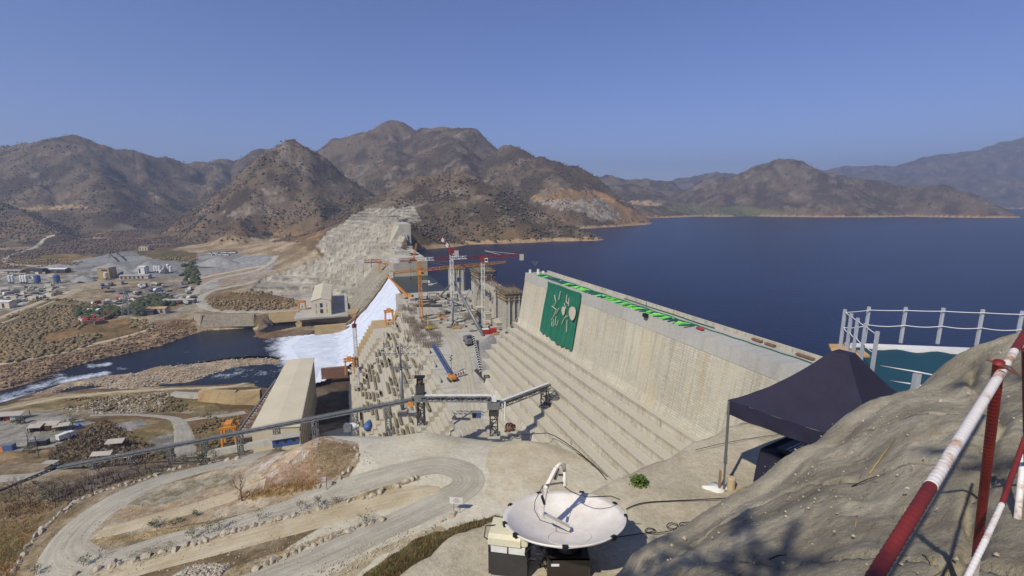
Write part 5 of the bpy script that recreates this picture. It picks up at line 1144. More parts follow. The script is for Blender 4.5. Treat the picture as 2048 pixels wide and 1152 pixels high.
# shrubs mottling the hills and flats
def shrubs(name, label, n, sel, size, mat, seed, squash=.75):
    rg = np.random.default_rng(seed); t = (1+5**.5)/2
    ico = np.array([(-1,t,0),(1,t,0),(-1,-t,0),(1,-t,0),(0,-1,t),(0,1,t),(0,-1,-t),(0,1,-t),(t,0,-1),(t,0,1),(-t,0,-1),(-t,0,1)])/1.9
    fc = np.array([(0,11,5),(0,5,1),(0,1,7),(0,7,10),(0,10,11),(1,5,9),(5,11,4),(11,10,2),(10,7,6),(7,1,8),(3,9,4),(3,4,2),(3,2,6),(3,6,8),(3,8,9),(4,9,5),(2,4,11),(6,2,10),(8,6,7),(9,8,1)])
    idx = np.nonzero(sel)[0]; idx = rg.choice(idx, min(n, len(idx)), replace=False); m_ = len(idx)
    P = np.stack([GX[idx], GY[idx], GZ[idx]], 1)+np.stack([rg.normal(0, 3, m_)*GY[idx]/900, rg.normal(0, 3, m_)*GY[idx]/900, np.zeros(m_)], 1); s_ = rg.uniform(size[0], size[1], m_)
    V = ico[None]*s_[:, None, None]*rg.uniform(.25, 1.5, (m_, 12, 1)); V[..., 2] *= squash; V = V+P[:, None]+np.array([0, 0, 1])*(s_*.3)[:, None, None]
    Fq = (fc[None]+(np.arange(m_)*12)[:, None, None]).reshape(-1, 3); o = npmesh(name, V.reshape(-1, 3), Fq, mat, smooth=False); return setp(o, label, 'shrubs', kind='stuff')
PX, PY = proj(GX, GY, GZ); MT = mountains(GX, GY); vis = (PX > -60) & (PX < 2110) & (PY < 1160)
dens = fbm(GX, GY, 60, 4, 301)
hillsel = vis & (GY > 640) & (GZ > -72) & (MT > -70) & (GY < 2700) & (dens > .30) & ~inpoly(PX, PY, TERR)
hs1 = simple('grey_brown_scrub', (112, 96, 77), .95, .3, .02, 0, rgb2=(88, 75, 60)); hs2 = simple('olive_scrub', (100, 94, 70), .95, .4, .02, 0)
shrubs('scrub', 'grey-brown leafless scrub covering the hills', 30000, hillsel & (fbm(GX, GY, 35, 4, 307) > .47), (1.0, 2.6), hs1, 1)
shrubs('scrub', 'darker evergreen scrub dotted over the hills', 4000, hillsel & (dens > .5), (1.8, 4.0), hs2, 2)
flats = vis & (GY > 260) & (GY < 760) & (PX < 620) & (PY > 470) & (PY < 730)
veg = np.zeros(len(GX), bool)
for poly in ([(-60,690),(0,645),(70,600),(130,598),(200,612),(240,620),(230,650),(110,650),(0,668)], [(0,668),(110,650),(200,636),(290,640),(308,655),(230,680),(120,706),(0,728)], [(412,600),(440,588),(520,583),(580,592),(590,614),(540,622),(430,620)], [(0,470),(200,490),(300,480),(420,470),(500,478),(420,488),(300,502),(150,520),(0,545)], [(262,505),(395,505),(392,525),(330,520)], [(0,545),(120,510),(190,512),(120,545)]): veg |= inpoly(PX, PY, poly)
shrubs('scrub', 'brown and olive brush on the valley floor', 4200, flats & veg & (fbm(GX, GY, 22, 4, 401) > .47), (.6, 1.9), simple('valley_scrub', (146, 124, 90), .95, .45, .03, 0, rgb2=(110, 100, 68)), 3)
shrubs('scrub', 'low scrub at the foot of the hills behind the works yard', 5200, vis & (GY < 1700) & inpoly(PX, PY, [(0,425),(330,425),(420,440),(560,470),(600,484),(420,482),(300,500),(200,508),(120,506),(0,530)]) & (fbm(GX, GY, 45, 4, 403) > .44), (.9, 2.6), hs1, 6)
trg = inpoly(PX, PY, [(262,612),(290,596),(345,592),(352,604),(330,618),(290,632),(262,628)]) | inpoly(PX, PY, [(370,540),(385,520),(395,545),(400,570),(375,565)]) | inpoly(PX, PY, [(155,620),(240,618),(260,628),(200,640),(160,636)])
shrubs('scrub', 'green trees growing between the works buildings', 520, trg, (1.8, 3.8), simple('valley_green', (78, 84, 48), .95, .45, .1, 0), 4, 1.0)
shrubs('scrub', 'low bushes on the slopes near the river road', 1300, vis & (fbm(GX, GY, 9, 4, 402) > .50) & ((inpoly(PX, PY, [(130,798),(330,790),(440,840),(300,824),(120,822)]) | inpoly(PX, PY, [(378,880),(400,850),(478,830),(475,880),(405,905)]) | inpoly(PX, PY, [(110,905),(160,870),(210,840),(350,915),(220,935)]))), (.3, 1.0), simple('slope_scrub', (128, 108, 72), .95, .45, .1, 0, rgb2=(88, 78, 52)), 5)
# ---------------------------------------------------------------- works on the dam
def deckpt(px, py):
    z = -66.5
    for _ in range(12):
        p = atz(px, py, z); z = deckz(p.dot(D))+.02
    return atz(px, py, z)
VZ = Vector((0, 0, 1))
# intake wall with three tall piers and working platforms
iw = thing('intake_structure', 'ribbed concrete intake piers with working platforms beside the lake', 'intake', dw(80, 260, -66))
def pier(s0, s1, w0, w1, zt, ribs=5):
    sweep('pier', [(w0, zt), (w0, -85), (w1, -100), (w1, zt)], s0, s1, M['conc'], iw)
    for i in range(ribs):
        f = (i+.5)/ribs; sx_ = s0+(s1-s0)*f; mb = MB(); mb.bar(dw(w0-.3, sx_, zt-1), dw(w0-.3, sx_, -67), .8, .8); mb.build('rib', M['concpale'], iw)
    for i in range(3): mb = MB(); wq = w0+(w1-w0)*(i+.5)/3; mb.bar(dw(wq, s0-.4, zt-1), dw(wq, s0-.4, -84), .9, .9); mb.build('rib', M['concpale'], iw)
def platform(s0, s1, w0, w1, z):
    mb = MB(); mb.box(dw((w0+w1)/2, (s0+s1)/2, z), (w1-w0+3, s1-s0+3, .6), rz=DA); pf = mb.build('working_platform', M['form'], iw)
    for k_ in range(2):
        mb = MB(); mb.box(dw((w0+w1)/2, (s0+s1)/2, z-1.8-k_*1.7), (w1-w0+2.2, s1-s0+2.2, .25), rz=DA); mb.build('walkway', M['wood'], pf, local=True)
    mb = MB()
    for a in range(int(w0-1), int(w1+2), 2):
        for s_ in (s0-1.4, s1+1.4): mb.bar(dw(a, s_, z-4), dw(a, s_, z+1.3), .16)
    for b_ in range(int(s0-1), int(s1+2), 2):
        for a in (w0-1.4, w1+1.4): mb.bar(dw(a, b_, z-4), dw(a, b_, z+1.3), .16)
    for h_ in (.5, 1.2):
        for a in (w0-1.4, w1+1.4): mb.bar(dw(a, s0-1.4, z+h_), dw(a, s1+1.4, z+h_), .1)
        for s_ in (s0-1.4, s1+1.4): mb.bar(dw(w0-1.4, s_, z+h_), dw(w1+1.4, s_, z+h_), .1)
    mb.build('handrail', M['steel_dark'], pf, local=True)
    mb = MB(); rr = random.Random(int(s0))
    for _ in range(70):
        p = dw(rr.uniform(w0-.5, w1+.5), rr.uniform(s0-.5, s1+.5), z+.2); mb.bar(p, p+Vector((rr.gauss(0, .15), rr.gauss(0, .15), rr.uniform(1, 2.6))), .09)
    o = mb.build('rebar', M['rust'], pf, local=True); o['kind'] = 'stuff'
pier(222, 234, 76, 84, -46.5, 4); platform(222, 234, 76, 84, -46.2)
sweep('pier', [(77, -48), (77, -85), (84, -100), (84, -48)], 234, 272, M['conc'], iw)
for i in range(9): mb = MB(); mb.bar(dw(76.7, 236+i*4.1, -48.5), dw(76.7, 236+i*4.1, -66.8), .9, .9); mb.build('rib', M['concpale'], iw)
pier(272, 288, 75.5, 85, -43, 5); platform(272, 288, 75.5, 85, -42.4)
pier(340, 350, 74, 84, -50, 3); platform(341, 349, 75, 83, -49.8)
mb = MB(); rr = random.Random(3)
for _ in range(160): p = dw(rr.uniform(77.3, 83.5), rr.uniform(235, 271), -48); mb.bar(p, p+Vector((rr.gauss(0, .1), rr.gauss(0, .1), rr.uniform(.8, 2.4))), .1)
o = mb.build('rebar', M['rust'], iw); o['kind'] = 'stuff'
# tower cranes
def tower_crane(name, label, base, top, jibend, tailend, cm='white', jm=('white', 'redp'), wd=1.6, apex=0, group=None, seg=6, cabm='white', jr=.12):
    t = thing(name, label, 'crane', base, group)
    mb = MB(); mb.box(base+VZ*.7, (5, 5, 1.6)); mb.build('footing', M['concpale'], t)
    mb = MB(); L = (top-base).length; mb.lattice(base+VZ, top, wd, max(4, int(L/2.0)), .13); mb.build('mast', M[cm], t)
    mb = MB(); mb.box(top+VZ*.9, (2.6, 2.6, 2.0)); mb.tube([top-VZ*.6, top], [1.5, 1.5], 12); mb.build('slewing_unit', M[jm[1]], t)
    mb = MB(); mb.box(top+Vector((1.9, -1.6, .4)), (1.5, 1.7, 2.0)); cb_ = mb.build('cab', M[cabm], t); mb = MB(); mb.box(top+Vector((1.9, -2.47, .6)), (1.2, .06, 1.1)); mb.build('window', M['glass'], cb_, local=True)
    root = top+VZ*2.0
    for k_ in range(seg):
        a, b_ = root.lerp(jibend, k_/seg), root.lerp(jibend, (k_+1)/seg); mb = MB(); mb.lattice(a, b_, 1.4 if k_ < seg-1 else 1.1, 4, jr, tri=True); mb.build('jib', M[jm[(k_+1) % 2] if jm[0] != jm[1] else jm[0]], t)
    mb = MB(); mb.lattice(root, tailend, 1.2, 5, .18, tri=True); mb.build('counter_jib', M[jm[1]], t)
    mb = MB(); mb.box(tailend+Vector((0, 0, -1.2)), (2.2, 2.4, 3.0)); mb.build('counterweight', M['concpale'], t)
    if apex:
        ax_ = root+VZ*apex; mb = MB(); mb.lattice(root, ax_, 1.1, 4, .15); mb.build('apex_frame', M[jm[0]], t)
        mb = MB(); mb.bar(ax_, root.lerp(jibend, .62)+VZ*.8, .10); mb.bar(ax_, root.lerp(jibend, .3)+VZ*.8, .10); mb.bar(ax_, tailend, .10); mb.build('pendant_line', M[jm[0]], t)
    tr_ = root.lerp(jibend, .55); mb = MB(); mb.box(tr_-VZ*1.4, (1.4, 1.2, .5)); mb.bar(tr_-VZ*1.4, tr_-VZ*9, .08); mb.box(tr_-VZ*9.6, (.7, .7, 1.2)); mb.build('hook', M['steel_dark'], t)
    return t
bA = deckpt(967, 656); tA = atY(975, 521, bA.y); jA = tower_crane('tower_crane', 'white lattice tower crane with red head and the longest white and red jib', bA, Vector((bA.x, bA.y, tA.z)), Vector((-79, 224, tA.z+1.6)), Vector((bA.x+20, bA.y+1, tA.z+2.8)), seg=8)
mb = MB(); q0 = Vector((bA.x+1, bA.y, tA.z+5)); mb.bar(q0, Vector((bA.x+20, bA.y+1, tA.z+3)), .12); mb.bar(q0, Vector((bA.x+9, bA.y, tA.z+3)), .12); mb.build('pendant_line', M['white'], jA)
bB = deckpt(906, 646); tB = atY(908, 506, bB.y); tower_crane('tower_crane', 'white tower crane with red head whose short-looking jib points away to the lake', bB, Vector((bB.x, bB.y, tB.z)), Vector((bB.x-12, bB.y+42, tB.z+5.5)), Vector((bB.x+4, bB.y-10, tB.z+2)), wd=1.6, seg=5)
bC = deckpt(843, 642); tC = atY(841, 547, bC.y); tower_crane('tower_crane', 'orange tower crane standing in the middle of the deck near the spillway', bC, Vector((bC.x, bC.y, tC.z)), Vector((-4, 284, tC.z+3)), Vector((-64, 250, tC.z+1.5)), 'orange', ('orange', 'orange'), 1.6, 5.5, cabm='orange', seg=7, jr=.13)
bD = atz(716, 772, -104); tD = atY(712, 655, bD.y); tD = Vector((bD.x, bD.y, tD.z)); t = thing('crane_mast', 'slender white and red lattice mast rising in front of the white spillway', 'crane', bD)
mb = MB(); mb.box(bD+VZ*.3, (4, 4, 1)); mb.build('footing', M['concpale'], t)
for k_ in range(6): mb = MB(); mb.lattice(bD.lerp(tD, k_/6), bD.lerp(tD, (k_+1)/6), 1.5, 4, .17); mb.build('mast', M['white'] if k_ != 2 else M['redp'], t)
mb = MB(); mb.box(tD+VZ*1, (2, 2, 2)); mb.bar(tD+VZ*2, tD+Vector((-1, 9, 5)), .6); mb.bar(tD+VZ*2, tD+Vector((1, -5, 2.6)), .8); mb.build('slewing_unit', M['redp'], t)
# gantry cranes
def gantry(label, base, w_, h, d_, rz=DA):
    t = thing('gantry_crane', label, 'crane', base, None); ax_ = (Vector((math.cos(rz), math.sin(rz), 0)), Vector((-math.sin(rz), math.cos(rz), 0)), VZ)
    for i in (-1, 1):
        for j in (-1, 1):
            f = base+ax_[0]*(i*w_/2)+ax_[1]*(j*d_/2); mb = MB(); mb.bar(f, f+VZ*h-ax_[0]*(i*w_*.08), w_*.13); mb.build('leg', M['orange'], t)
        mb = MB(); mb.bar(base+ax_[0]*(i*w_/2)-ax_[1]*(d_/2)+VZ*h*.3, base+ax_[0]*(i*w_/2)+ax_[1]*(d_/2)+VZ*h*.3, w_*.09); mb.build('tie', M['orange'], t)
    mb = MB()
    for j in (-1, 1): mb.bar(base-ax_[0]*(w_*.62)+ax_[1]*(j*d_/2)+VZ*h, base+ax_[0]*(w_*.62)+ax_[1]*(j*d_/2)+VZ*h, w_*.16)
    mb.build('girder', M['orange'], t)
    mb = MB(); mb.box(base+VZ*(h+h*.10), (w_*.5, d_*.9, h*.17), axes=ax_); mb.build('trolley', M['orange'], t)
    mb = MB(); mb.bar(base+VZ*h, base+VZ*h*.35, .12); mb.box(base+VZ*h*.33, (w_*.25, .6, h*.08), axes=ax_); mb.build('hook', M['steel_dark'], t); return t
gantry('orange gantry crane on the block directly right of the spillway', atz(779, 649, -85), 5.5, 9.5, 5)
gantry('orange gantry crane at the far upper corner of the spillway', atz(766, 545, -73), 7.5, 10, 6)
gantry('orange gantry crane at the foot of the downstream face beside the basin wall', atz(700, 746, -104), 5.2, 8.5, 5)
gantry('small orange gantry crane left of the far powerhouse', atz(605, 619, -104), 6.2, 7.6, 5)
gantry('orange gantry crane between the conveyor and the near powerhouse', atz(462, 888, -98), 5, 8.2, 5)
def crawler(name, label, base, tip, bm, body, lattice=True, wd=.9, cat='crane', sc_=1.0):
    t = thing(name, label, cat, base); d = Vector((tip.x-base.x, tip.y-base.y, 0)); d = d.normalized() if d.length > .1 else Vector((1, 0, 0)); s_ = Vector((-d.y, d.x, 0)); ax_ = (d, s_, VZ)
    for j in (-1, 1):
        mb = MB(); mb.prism([base+s_*(j*1.5*sc_)+d*(x*sc_)+VZ*(z*sc_) for x, z in ((-2.4, .25), (-2, 0), (2, 0), (2.4, .25), (2.4, .7), (2, 1), (-2, 1), (-2.4, .7))], s_*.6*sc_); mb.build('track', M['steel_dark'], t)
    mb = MB(); mb.box(base+VZ*1.9*sc_-d*.6*sc_, (4.6*sc_, 2.8*sc_, 1.5*sc_), axes=ax_); mb.box(base+VZ*1.2*sc_, (1.6*sc_, 1.6*sc_, .5*sc_), axes=ax_); mb.box(base-d*2.6*sc_+VZ*1.8*sc_, (.8*sc_, 2.6*sc_, 1.2*sc_), axes=ax_); bo = mb.build('body', M[body], t)
    mb = MB(); mb.box(base+d*1.1*sc_+s_*1.0*sc_+VZ*2.4*sc_, (1.5*sc_, 1.0*sc_, 1.7*sc_), axes=ax_); cb_ = mb.build('cab', M[body], t); mb = MB(); mb.box(base+d*1.9*sc_+s_*1.0*sc_+VZ*2.6*sc_, (.1, .8*sc_, 1.0*sc_), axes=ax_); mb.build('window', M['glass'], cb_, local=True)
    r0 = base+d*1.2*sc_+VZ*2.0*sc_; mb = MB()
    if lattice: mb.lattice(r0, tip, wd, max(4, int((tip-r0).length/1.6)), .13)
    else: mb.bar(r0, r0.lerp(tip, .55), wd*1.1); mb.bar(r0.lerp(tip, .5), tip, wd*.75)
    mb.build('boom', M[bm], t); mb = MB(); mb.bar(base-d*1.6*sc_+VZ*2.7*sc_, tip, .09); mb.bar(tip, tip-VZ*3, .07); mb.box(tip-VZ*3.3, (.5, .5, .7)); mb.build('hoist_line', M['steel_dark'], t); return t
b_ = deckpt(818, 597); crawler('mobile_crane', 'orange mobile crane leaning its telescopic boom over the top of the spillway', b_, atY(772, 549, b_.y+6), 'orange', 'orange', False, 1.3)
b_ = deckpt(904, 760); crawler('crawler_crane', 'yellow crawler crane with a long blue lattice boom beside the grey road', b_, atY(866, 690, b_.y+24), 'blue', 'orange', True, 1.1, sc_=.8)
b_ = atz(825, 521, -56.5); crawler('mobile_crane', 'orange mobile crane on the far block beyond the spillway', b_, atY(833, 487, b_.y), 'orange', 'orange', True, 1.3)
b_ = atz(830, 640, -70); tp_ = atz(798, 668, -80)
t = thing('belt_elevator', 'long inclined belt striped yellow, red and blue beside the spillway block', 'conveyor', atz(798, 668, -80)); pa, pb = atY(798, 667, 300), atY(829, 620, 306); n_ = 6
for k_ in range(n_): mb = MB(); mb.bar(pa.lerp(pb, k_/n_), pa.lerp(pb, (k_+1)/n_), 1.5, 1.2); mb.build('frame', M[('yellow', 'yellow', 'red', 'blue', 'red', 'yellow')[k_]], t)
mb = MB()
for k_ in range(5): q = pa.lerp(pb, .1+k_*.2); mb.bar(q, q-VZ*3.4, .3)
mb.build('support', M['red'], t)
# derrick of steel tubes
t = thing('derrick', 'derrick of long grey steel tubes leaning together beside the intake wall', 'derrick', deckpt(905, 655)); ax_ = atY(907, 563, 258)
for (x, y, r) in ((967, 672, .75), (958, 660, .6), (905, 652, .6), (880, 593, .55)): f = deckpt(x, y); mb = MB(); mb.tube([f, f.lerp(ax_, .5)+VZ*.2, ax_], [r, r*1.1, r*.8], 10); mb.build('leg', M['steel'], t, True)
mb = MB(); mb.bar(deckpt(880, 593)+VZ*.5, deckpt(918, 602)+VZ*.5, .6); mb.tube([deckpt(905, 655), ax_+Vector((9, -2, -4))], [.3, .3], 8); mb.build('tie', M['steel'], t)
mb = MB(); mb.box(ax_+Vector((3, 0, 1)), (2, 2, 2.2)); mb.build('winch', M['blue'], t)
for lab, x, y in (('red and white winch house at the foot of the derrick', 975, 664), ('red container at the lakeside end of the deck', 990, 663)):
    p = deckpt(x-4, y+4); t = thing('container', lab, 'container', p); mb = MB(); mb.box(p+VZ*1.3, (3.2, 2.4, 2.5), rz=DA); mb.build('body', M['red'], t); mb = MB(); mb.box(p+VZ*2.65, (3.3, 2.5, .2), rz=DA); mb.build('roof', M['white'] if 'white' in lab else M['red'], t)
# ---------------- conveyor bridges
def conveyor(label, a, b_, w_=2.4, h=1.9, bays=None, roofm='white'):
    t = thing('conveyor_bridge', label, 'conveyor', a); L = (b_-a).length; mb = MB(); mb.lattice(a, b_, w_, bays or int(L/3), .15); mb.build('truss', M['steel'], t)
    d = (b_-a).normalized(); s_ = d.cross(VZ).normalized(); mb = MB(); mb.bar(a+VZ*.2, b_+VZ*.2, w_*.62, .25); mb.build('belt', M['steel_dark'], t)
    mb = MB(); mb.bar(a+VZ*(w_/2+.2)-s_*.2, b_+VZ*(w_/2+.2)-s_*.2, w_*.6, .22); mb.build('cover', M[roofm], t)
    mb = MB(); mb.bar(a-s_*(w_/2+.5)-VZ*w_*.4, b_-s_*(w_/2+.5)-VZ*w_*.4, .7, .08)
    for hh in (.4, 1.0): mb.bar(a-s_*(w_/2+.8)-VZ*(w_*.4-hh), b_-s_*(w_/2+.8)-VZ*(w_*.4-hh), .07)
    mb.build('walkway', M['steel'], t); return t
def trestle(t, foot, top, w_=2.2, nm='support'): mb = MB(); mb.lattice(foot, top, w_, max(2, int((top-foot).length/2.4)), .22); mb.build(nm, M['steel_dark'], t)
T1 = atz(843, 850, -67); c1 = atY(826, 800, T1.y); T2 = atz(988, 871, -67); c2 = atY(984, 797, T2.y); c3 = atY(1098, 772, 146)
cl = atY(112, 937, 157); t = conveyor('very long low conveyor bridge crossing from the yard on the left up to the dam', cl, c1, .8, bays=80, roofm='steel')
for f in (.12, .24, .36, .46, .56, .66, .76, .86, .94):
    p = cl.lerp(c1, f); g_ = gz(p.x, p.y)
    if p.z-g_ > 1.2: mb = MB(); mb.lattice(Vector((p.x, p.y, max(g_, p.z-26))), p-VZ*.8, 1.4, max(2, int(min(p.z-g_, 26)/2.4)), .16); mb.build('support', M['steel'], t)
t = conveyor('level conveyor bridge spanning between the two lattice towers above the grey road', c1+Vector((0, 0, .5)), c2, 1.5)
t = conveyor('steep conveyor bridge climbing to the right onto the dam steps', c2+Vector((.5, 0, -2.6)), c3, 1.5)
t = thing('conveyor', 'thin far end belt running down to the bottom left edge of the photo', 'conveyor', cl); e_ = atY(-60, 1010, 132); mb = MB(); mb.lattice(cl, e_, 1.2, 16, .14, tri=True); mb.build('truss', M['steel_dark'], t); mb = MB(); mb.bar(cl+VZ*.8, e_+VZ*.8, .9, .12); mb.build('belt', M['steel_dark'], t)
for f in (.3, .65): p = cl.lerp(e_, f); mb = MB(); mb.bar(p, Vector((p.x, p.y, min(gz(p.x, p.y), p.z-1))), .5); mb.build('support', M['steel_dark'], t)
def ctower(name, label, foot, zt, w_, boxes):
    t = thing(name, label, 'tower', foot); mb = MB(); mb.lattice(foot, Vector((foot.x, foot.y, zt)), w_, int((zt-foot.z)/1.9), .2); mb.build('frame', M['steel_dark'], t)
    for (dz, sx2, sz2, m_, nm) in boxes: mb = MB(); mb.box(Vector((foot.x, foot.y, zt+dz)), (sx2, sx2*.8, sz2)); mb.build(nm, M[m_], t)
    mb = MB(); mb.box(foot+VZ*.1, (w_+1.5, w_+1.5, .5)); mb.build('footing', M['concpale'], t); return t
t = ctower('conveyor_tower', 'tall lattice transfer tower with a dark top where the long conveyor ends', T1, -56.4, 1.9, ((-1.5, 3.2, 2.0, 'steel', 'machinery'), (1.2, 2.4, 2.4, 'steel_dark', 'machinery'), (3.1, 1.6, 1.4, 'rust', 'motor')))
mb = MB(); mb.box(Vector((T1.x, T1.y, -51.6)), (3.0, 1.4, .5)); mb.lattice(Vector((T1.x, T1.y, -55)), Vector((T1.x, T1.y, -52)), 1.4, 2, .2); mb.build('canopy', M['black'], t)
mb = MB(); mb.box(c1+Vector((-.6, -.5, -1)), (1.6, 1.2, 1.2)); mb.build('motor', M['orange'], t)
t = ctower('conveyor_tower', 'lattice transfer tower joining the level and the steep conveyor bridges', T2, -58.2, 2.1, ((.6, 3.6, 1.8, 'steel', 'machinery'), (-1.6, 2.8, 1.5, 'steel_dark', 'machinery'), (2.6, 1.6, 1.6, 'white', 'chute')))
mb = MB(); mb.tube([Vector((T2.x+3.2, T2.y-.6, -62)), Vector((T2.x+3.2, T2.y-.6, -56.5))], [.28, .28], 8); mb.tube([Vector((T2.x+2.4, T2.y-.6, -62)), Vector((T2.x+2.4, T2.y-.6, -57))], [.2, .2], 8); mb.build('pipe', M['white'], t)
T3 = atz(1087, 810, -66.5); ctower('conveyor_tower', 'short lattice tower holding the top of the steep conveyor', T3, -61.5, 1.7, ((.4, 2.4, 1.0, 'steel_dark', 'machinery'),))
p = atz(1104, 802, -65); t = thing('work_cage', 'small grey steel work cage hanging right of the short conveyor tower', 'cage', p); mb = MB(); mb.lattice(p, p+VZ*3, 2.4, 2, .2); mb.build('frame', M['steel'], t); mb = MB(); mb.box(p+VZ*.1, (2.6, 2.6, .3)); mb.build('floor', M['concpale'], t); mb = MB(); mb.bar(p+Vector((1, 0, 0)), p+Vector((2.4, -1, -6)), .22); mb.bar(p+Vector((3.6, 0, 0)), p+Vector((4.6, -1, -3)), .22); mb.build('leg', M['steel'], t)
# small belt down the sandy slope
t = thing('belt_conveyor', 'small white hooped belt conveyor coming down the grey sand slope', 'conveyor', deckpt(965, 756)); pa, pb = deckpt(963, 752)+VZ*1, deckpt(947, 684)+VZ*3; mb = MB(); mb.bar(pa, pb, .9, .4); mb.build('belt', M['steel_dark'], t)
for k_ in range(16): q = pa.lerp(pb, (k_+.5)/16); mb = MB(); mb.tube([q+Vector((-.7, 0, .1)), q+Vector((-.4, 0, .7)), q+Vector((.4, 0, .7)), q+Vector((.7, 0, .1))], .14, 6); mb.build('hoop', M['white'], t)
mb = MB(); mb.bar(deckpt(952, 742)+VZ*.5, deckpt(972, 764)+VZ*.5, 1.6, .7); mb.build('hopper_frame', M['steel_dark'], t)
p = deckpt(973, 766); mb = MB(); mb.lattice(p, p+VZ*3, 2.0, 2, .25); mb.build('hopper', M['steel_dark'], t)
# floodlight masts
p = atz(806, 830, -67); t = thing('floodlight_mast', 'tall grey floodlight mast carrying rows of lamps on crossbars', 'mast', p); tpz = atY(797, 688, p.y).z; tpn = Vector((p.x, p.y, tpz)); mb = MB(); mb.tube([p, tpn.lerp(p, .33)], [.62, .42], 12); mb.tube([tpn.lerp(p, .34), tpn], [.34, .22], 10); mb.build('pole', M['steel'], t, True)
for i, dz in enumerate((-1.0, -3.2)):
    for j in (-1, 1):
        mb = MB(); c_ = tpn+Vector((j*2.9, 0, dz)); 
        mb.bar(c_+Vector((-2.6, 0, 0)), c_+Vector((2.6, 0, 0)), .12); mb.build('crossbar', M['steel'], t)
        for k_ in range(6):
            q = c_+Vector((-2.3+k_*.92, -.2, .5*((k_+i) % 2)-.1)); mb = MB(); mb.box(q, (.5, .35, .5)); lp = mb.build('lamp', M['black'], t); mb = MB(); mb.box(q+Vector((0, -.2, .1)), (.4, .05, .3)); mb.build('lens', M['white'], lp, local=True)
mb = MB(); c_ = tpn.lerp(p, .33); mb.box(c_, (6.4, 1.6, .15)); mb.box(c_+VZ*.9, (6.4, .05, .08)); mb.build('service_platform', M['steel'], t); mb = MB(); mb.box(p+VZ*.9, (2.8, 2.2, 2.0)); mb.box(p+Vector((3, 0, .5)), (2.2, 2, 1.0)); mb.build('footing', M['concpale'], t)
p = deckpt(903, 752); t = thing('light_mast', 'thin small light mast beside the yellow crawler crane', 'mast', p); mb = MB(); mb.tube([p, p+VZ*9], [.12, .08], 6); mb.build('pole', M['steel_dark'], t)
for k_ in range(4): mb = MB(); mb.box(p+Vector((.3*(-1)**k_, 0, 8.9-.7*k_)), (.5, .3, .4)); mb.build('lamp', M['black'], t)
# blue edge fence along the deck, striped barrier
t = thing('barrier', 'red and white striped barrier boom in front of the crawler crane', 'barrier', deckpt(912, 756)); pa, pb = deckpt(911, 757)+VZ*1.4, deckpt(930, 752)+VZ*1.8
for k_ in range(8): mb = MB(); mb.bar(pa.lerp(pb, k_/8), pa.lerp(pb, (k_+1)/8), .5, 1.0); mb.build('stripe', M['white' if k_ % 2 else 'redp'], t)
mb = MB(); mb.bar(pa, pa-VZ*1.6, .3); mb.bar(pb, pb-VZ*2, .3); mb.build('post', M['steel'], t)
# ---------------- powerhouses
def hall(name, label, corners, z0, wallm, ridge=0, wins=()):
    """corners: near-left, near-right, far-right, far-left at eaves height"""
    t = thing(name, label, 'building', sum(corners, Vector())/4*1.0); a, b_, c, d = corners; lo = lambda p: Vector((p.x, p.y, z0)); mb = MB()
    for p, q in ((a, b_), (b_, c), (c, d), (d, a)):
        mb.add([p, q, lo(q), lo(p)], [(0, 3, 2, 1)])
    m1, m2 = (a+b_)/2+VZ*ridge, (d+c)/2+VZ*ridge
    if ridge: mb.add([a, b_, m1], [(0, 1, 2)]); mb.add([c, d, m2], [(0, 1, 2)])
    mb.build('walls', M[wallm], t); e = (b_-a).normalized()*.35; f = (d-a).normalized()*.4; mb = MB(); up = VZ*.12
    A2, B2_, C2, D2 = a-e-f+up, b_+e-f+up, c+e+f+up, d-e+f+up; M1, M2 = m1-f+up, m2+f+up
    mb.prism([A2, M1, M2, D2], (0, 0, .35)); mb.prism([M1, B2_, C2, M2], (0, 0, .35)); mb.build('roof', M['cream'], t)
    mb = MB(); mb.bar(A2+VZ*.1, D2+VZ*.1, .4); mb.bar(B2_+VZ*.1, C2+VZ*.1, .4); mb.build('gutter', M['roofm'], t); return t
nl, nr2, fr, fl = atz(503, 862, -90), atz(598, 854, -90), atz(627, 717, -90), atz(575, 723, -90)
ph = hall('powerhouse', 'long near powerhouse hall with a plain cream roof, partly behind the conveyor', [nl, nr2, fr, fl], -116, 'cream', .5)
for k_ in range(14):
    q = nr2.lerp(fr, (k_+.5)/14)+Vector((.1, 0, -1.2)); mb = MB(); mb.bar(q, Vector((q.x, q.y, -116)), .5); mb.build('column', M['roofm'], ph)
# gallery of steel bays along its river side
t = thing('steel_gallery', 'open gallery of rusty steel bays along the river side of the near powerhouse', 'gallery', atz(500, 820, -104)); g0, g1_ = atz(478, 868, -101), atz(552, 765, -101)
mb = MB(); mb.bar(g0+Vector((4, 0, -1)), g1_+Vector((4, 0, -1)), 9, 1.2); mb.build('deck', M['concpale'], t)
for off in (0, 4.5, 8.5): mb = MB(); mb.bar(g0+Vector((off, 0, 1.6)), g1_+Vector((off, 0, 1.6)), .7, .7); mb.build('beam', M['steel'], t)
for k_ in range(22): q = g0.lerp(g1_, (k_+.5)/22); mb = MB(); mb.bar(q+VZ*1.2, q+Vector((8.6, 0, 1.2)), .5, .5); mb.box(q+Vector((2.4+3.5*(k_ % 2), 0, .6)), (2.4, 1.6, 2.0)); mb.build('bay', M['rust' if k_ % 3 else 'rebar'], t)
c4 = [atz(622, 603, -90.5), atz(659, 603, -90.5), None, None]; dd5 = D*84; c4[1] = c4[0]+U*16.5; c4[2] = c4[1]+dd5; c4[3] = c4[0]+dd5
fp2 = hall('powerhouse', 'far powerhouse hall with a cream gable end and two tall window strips', c4, -104.5, 'cream', 2.4)
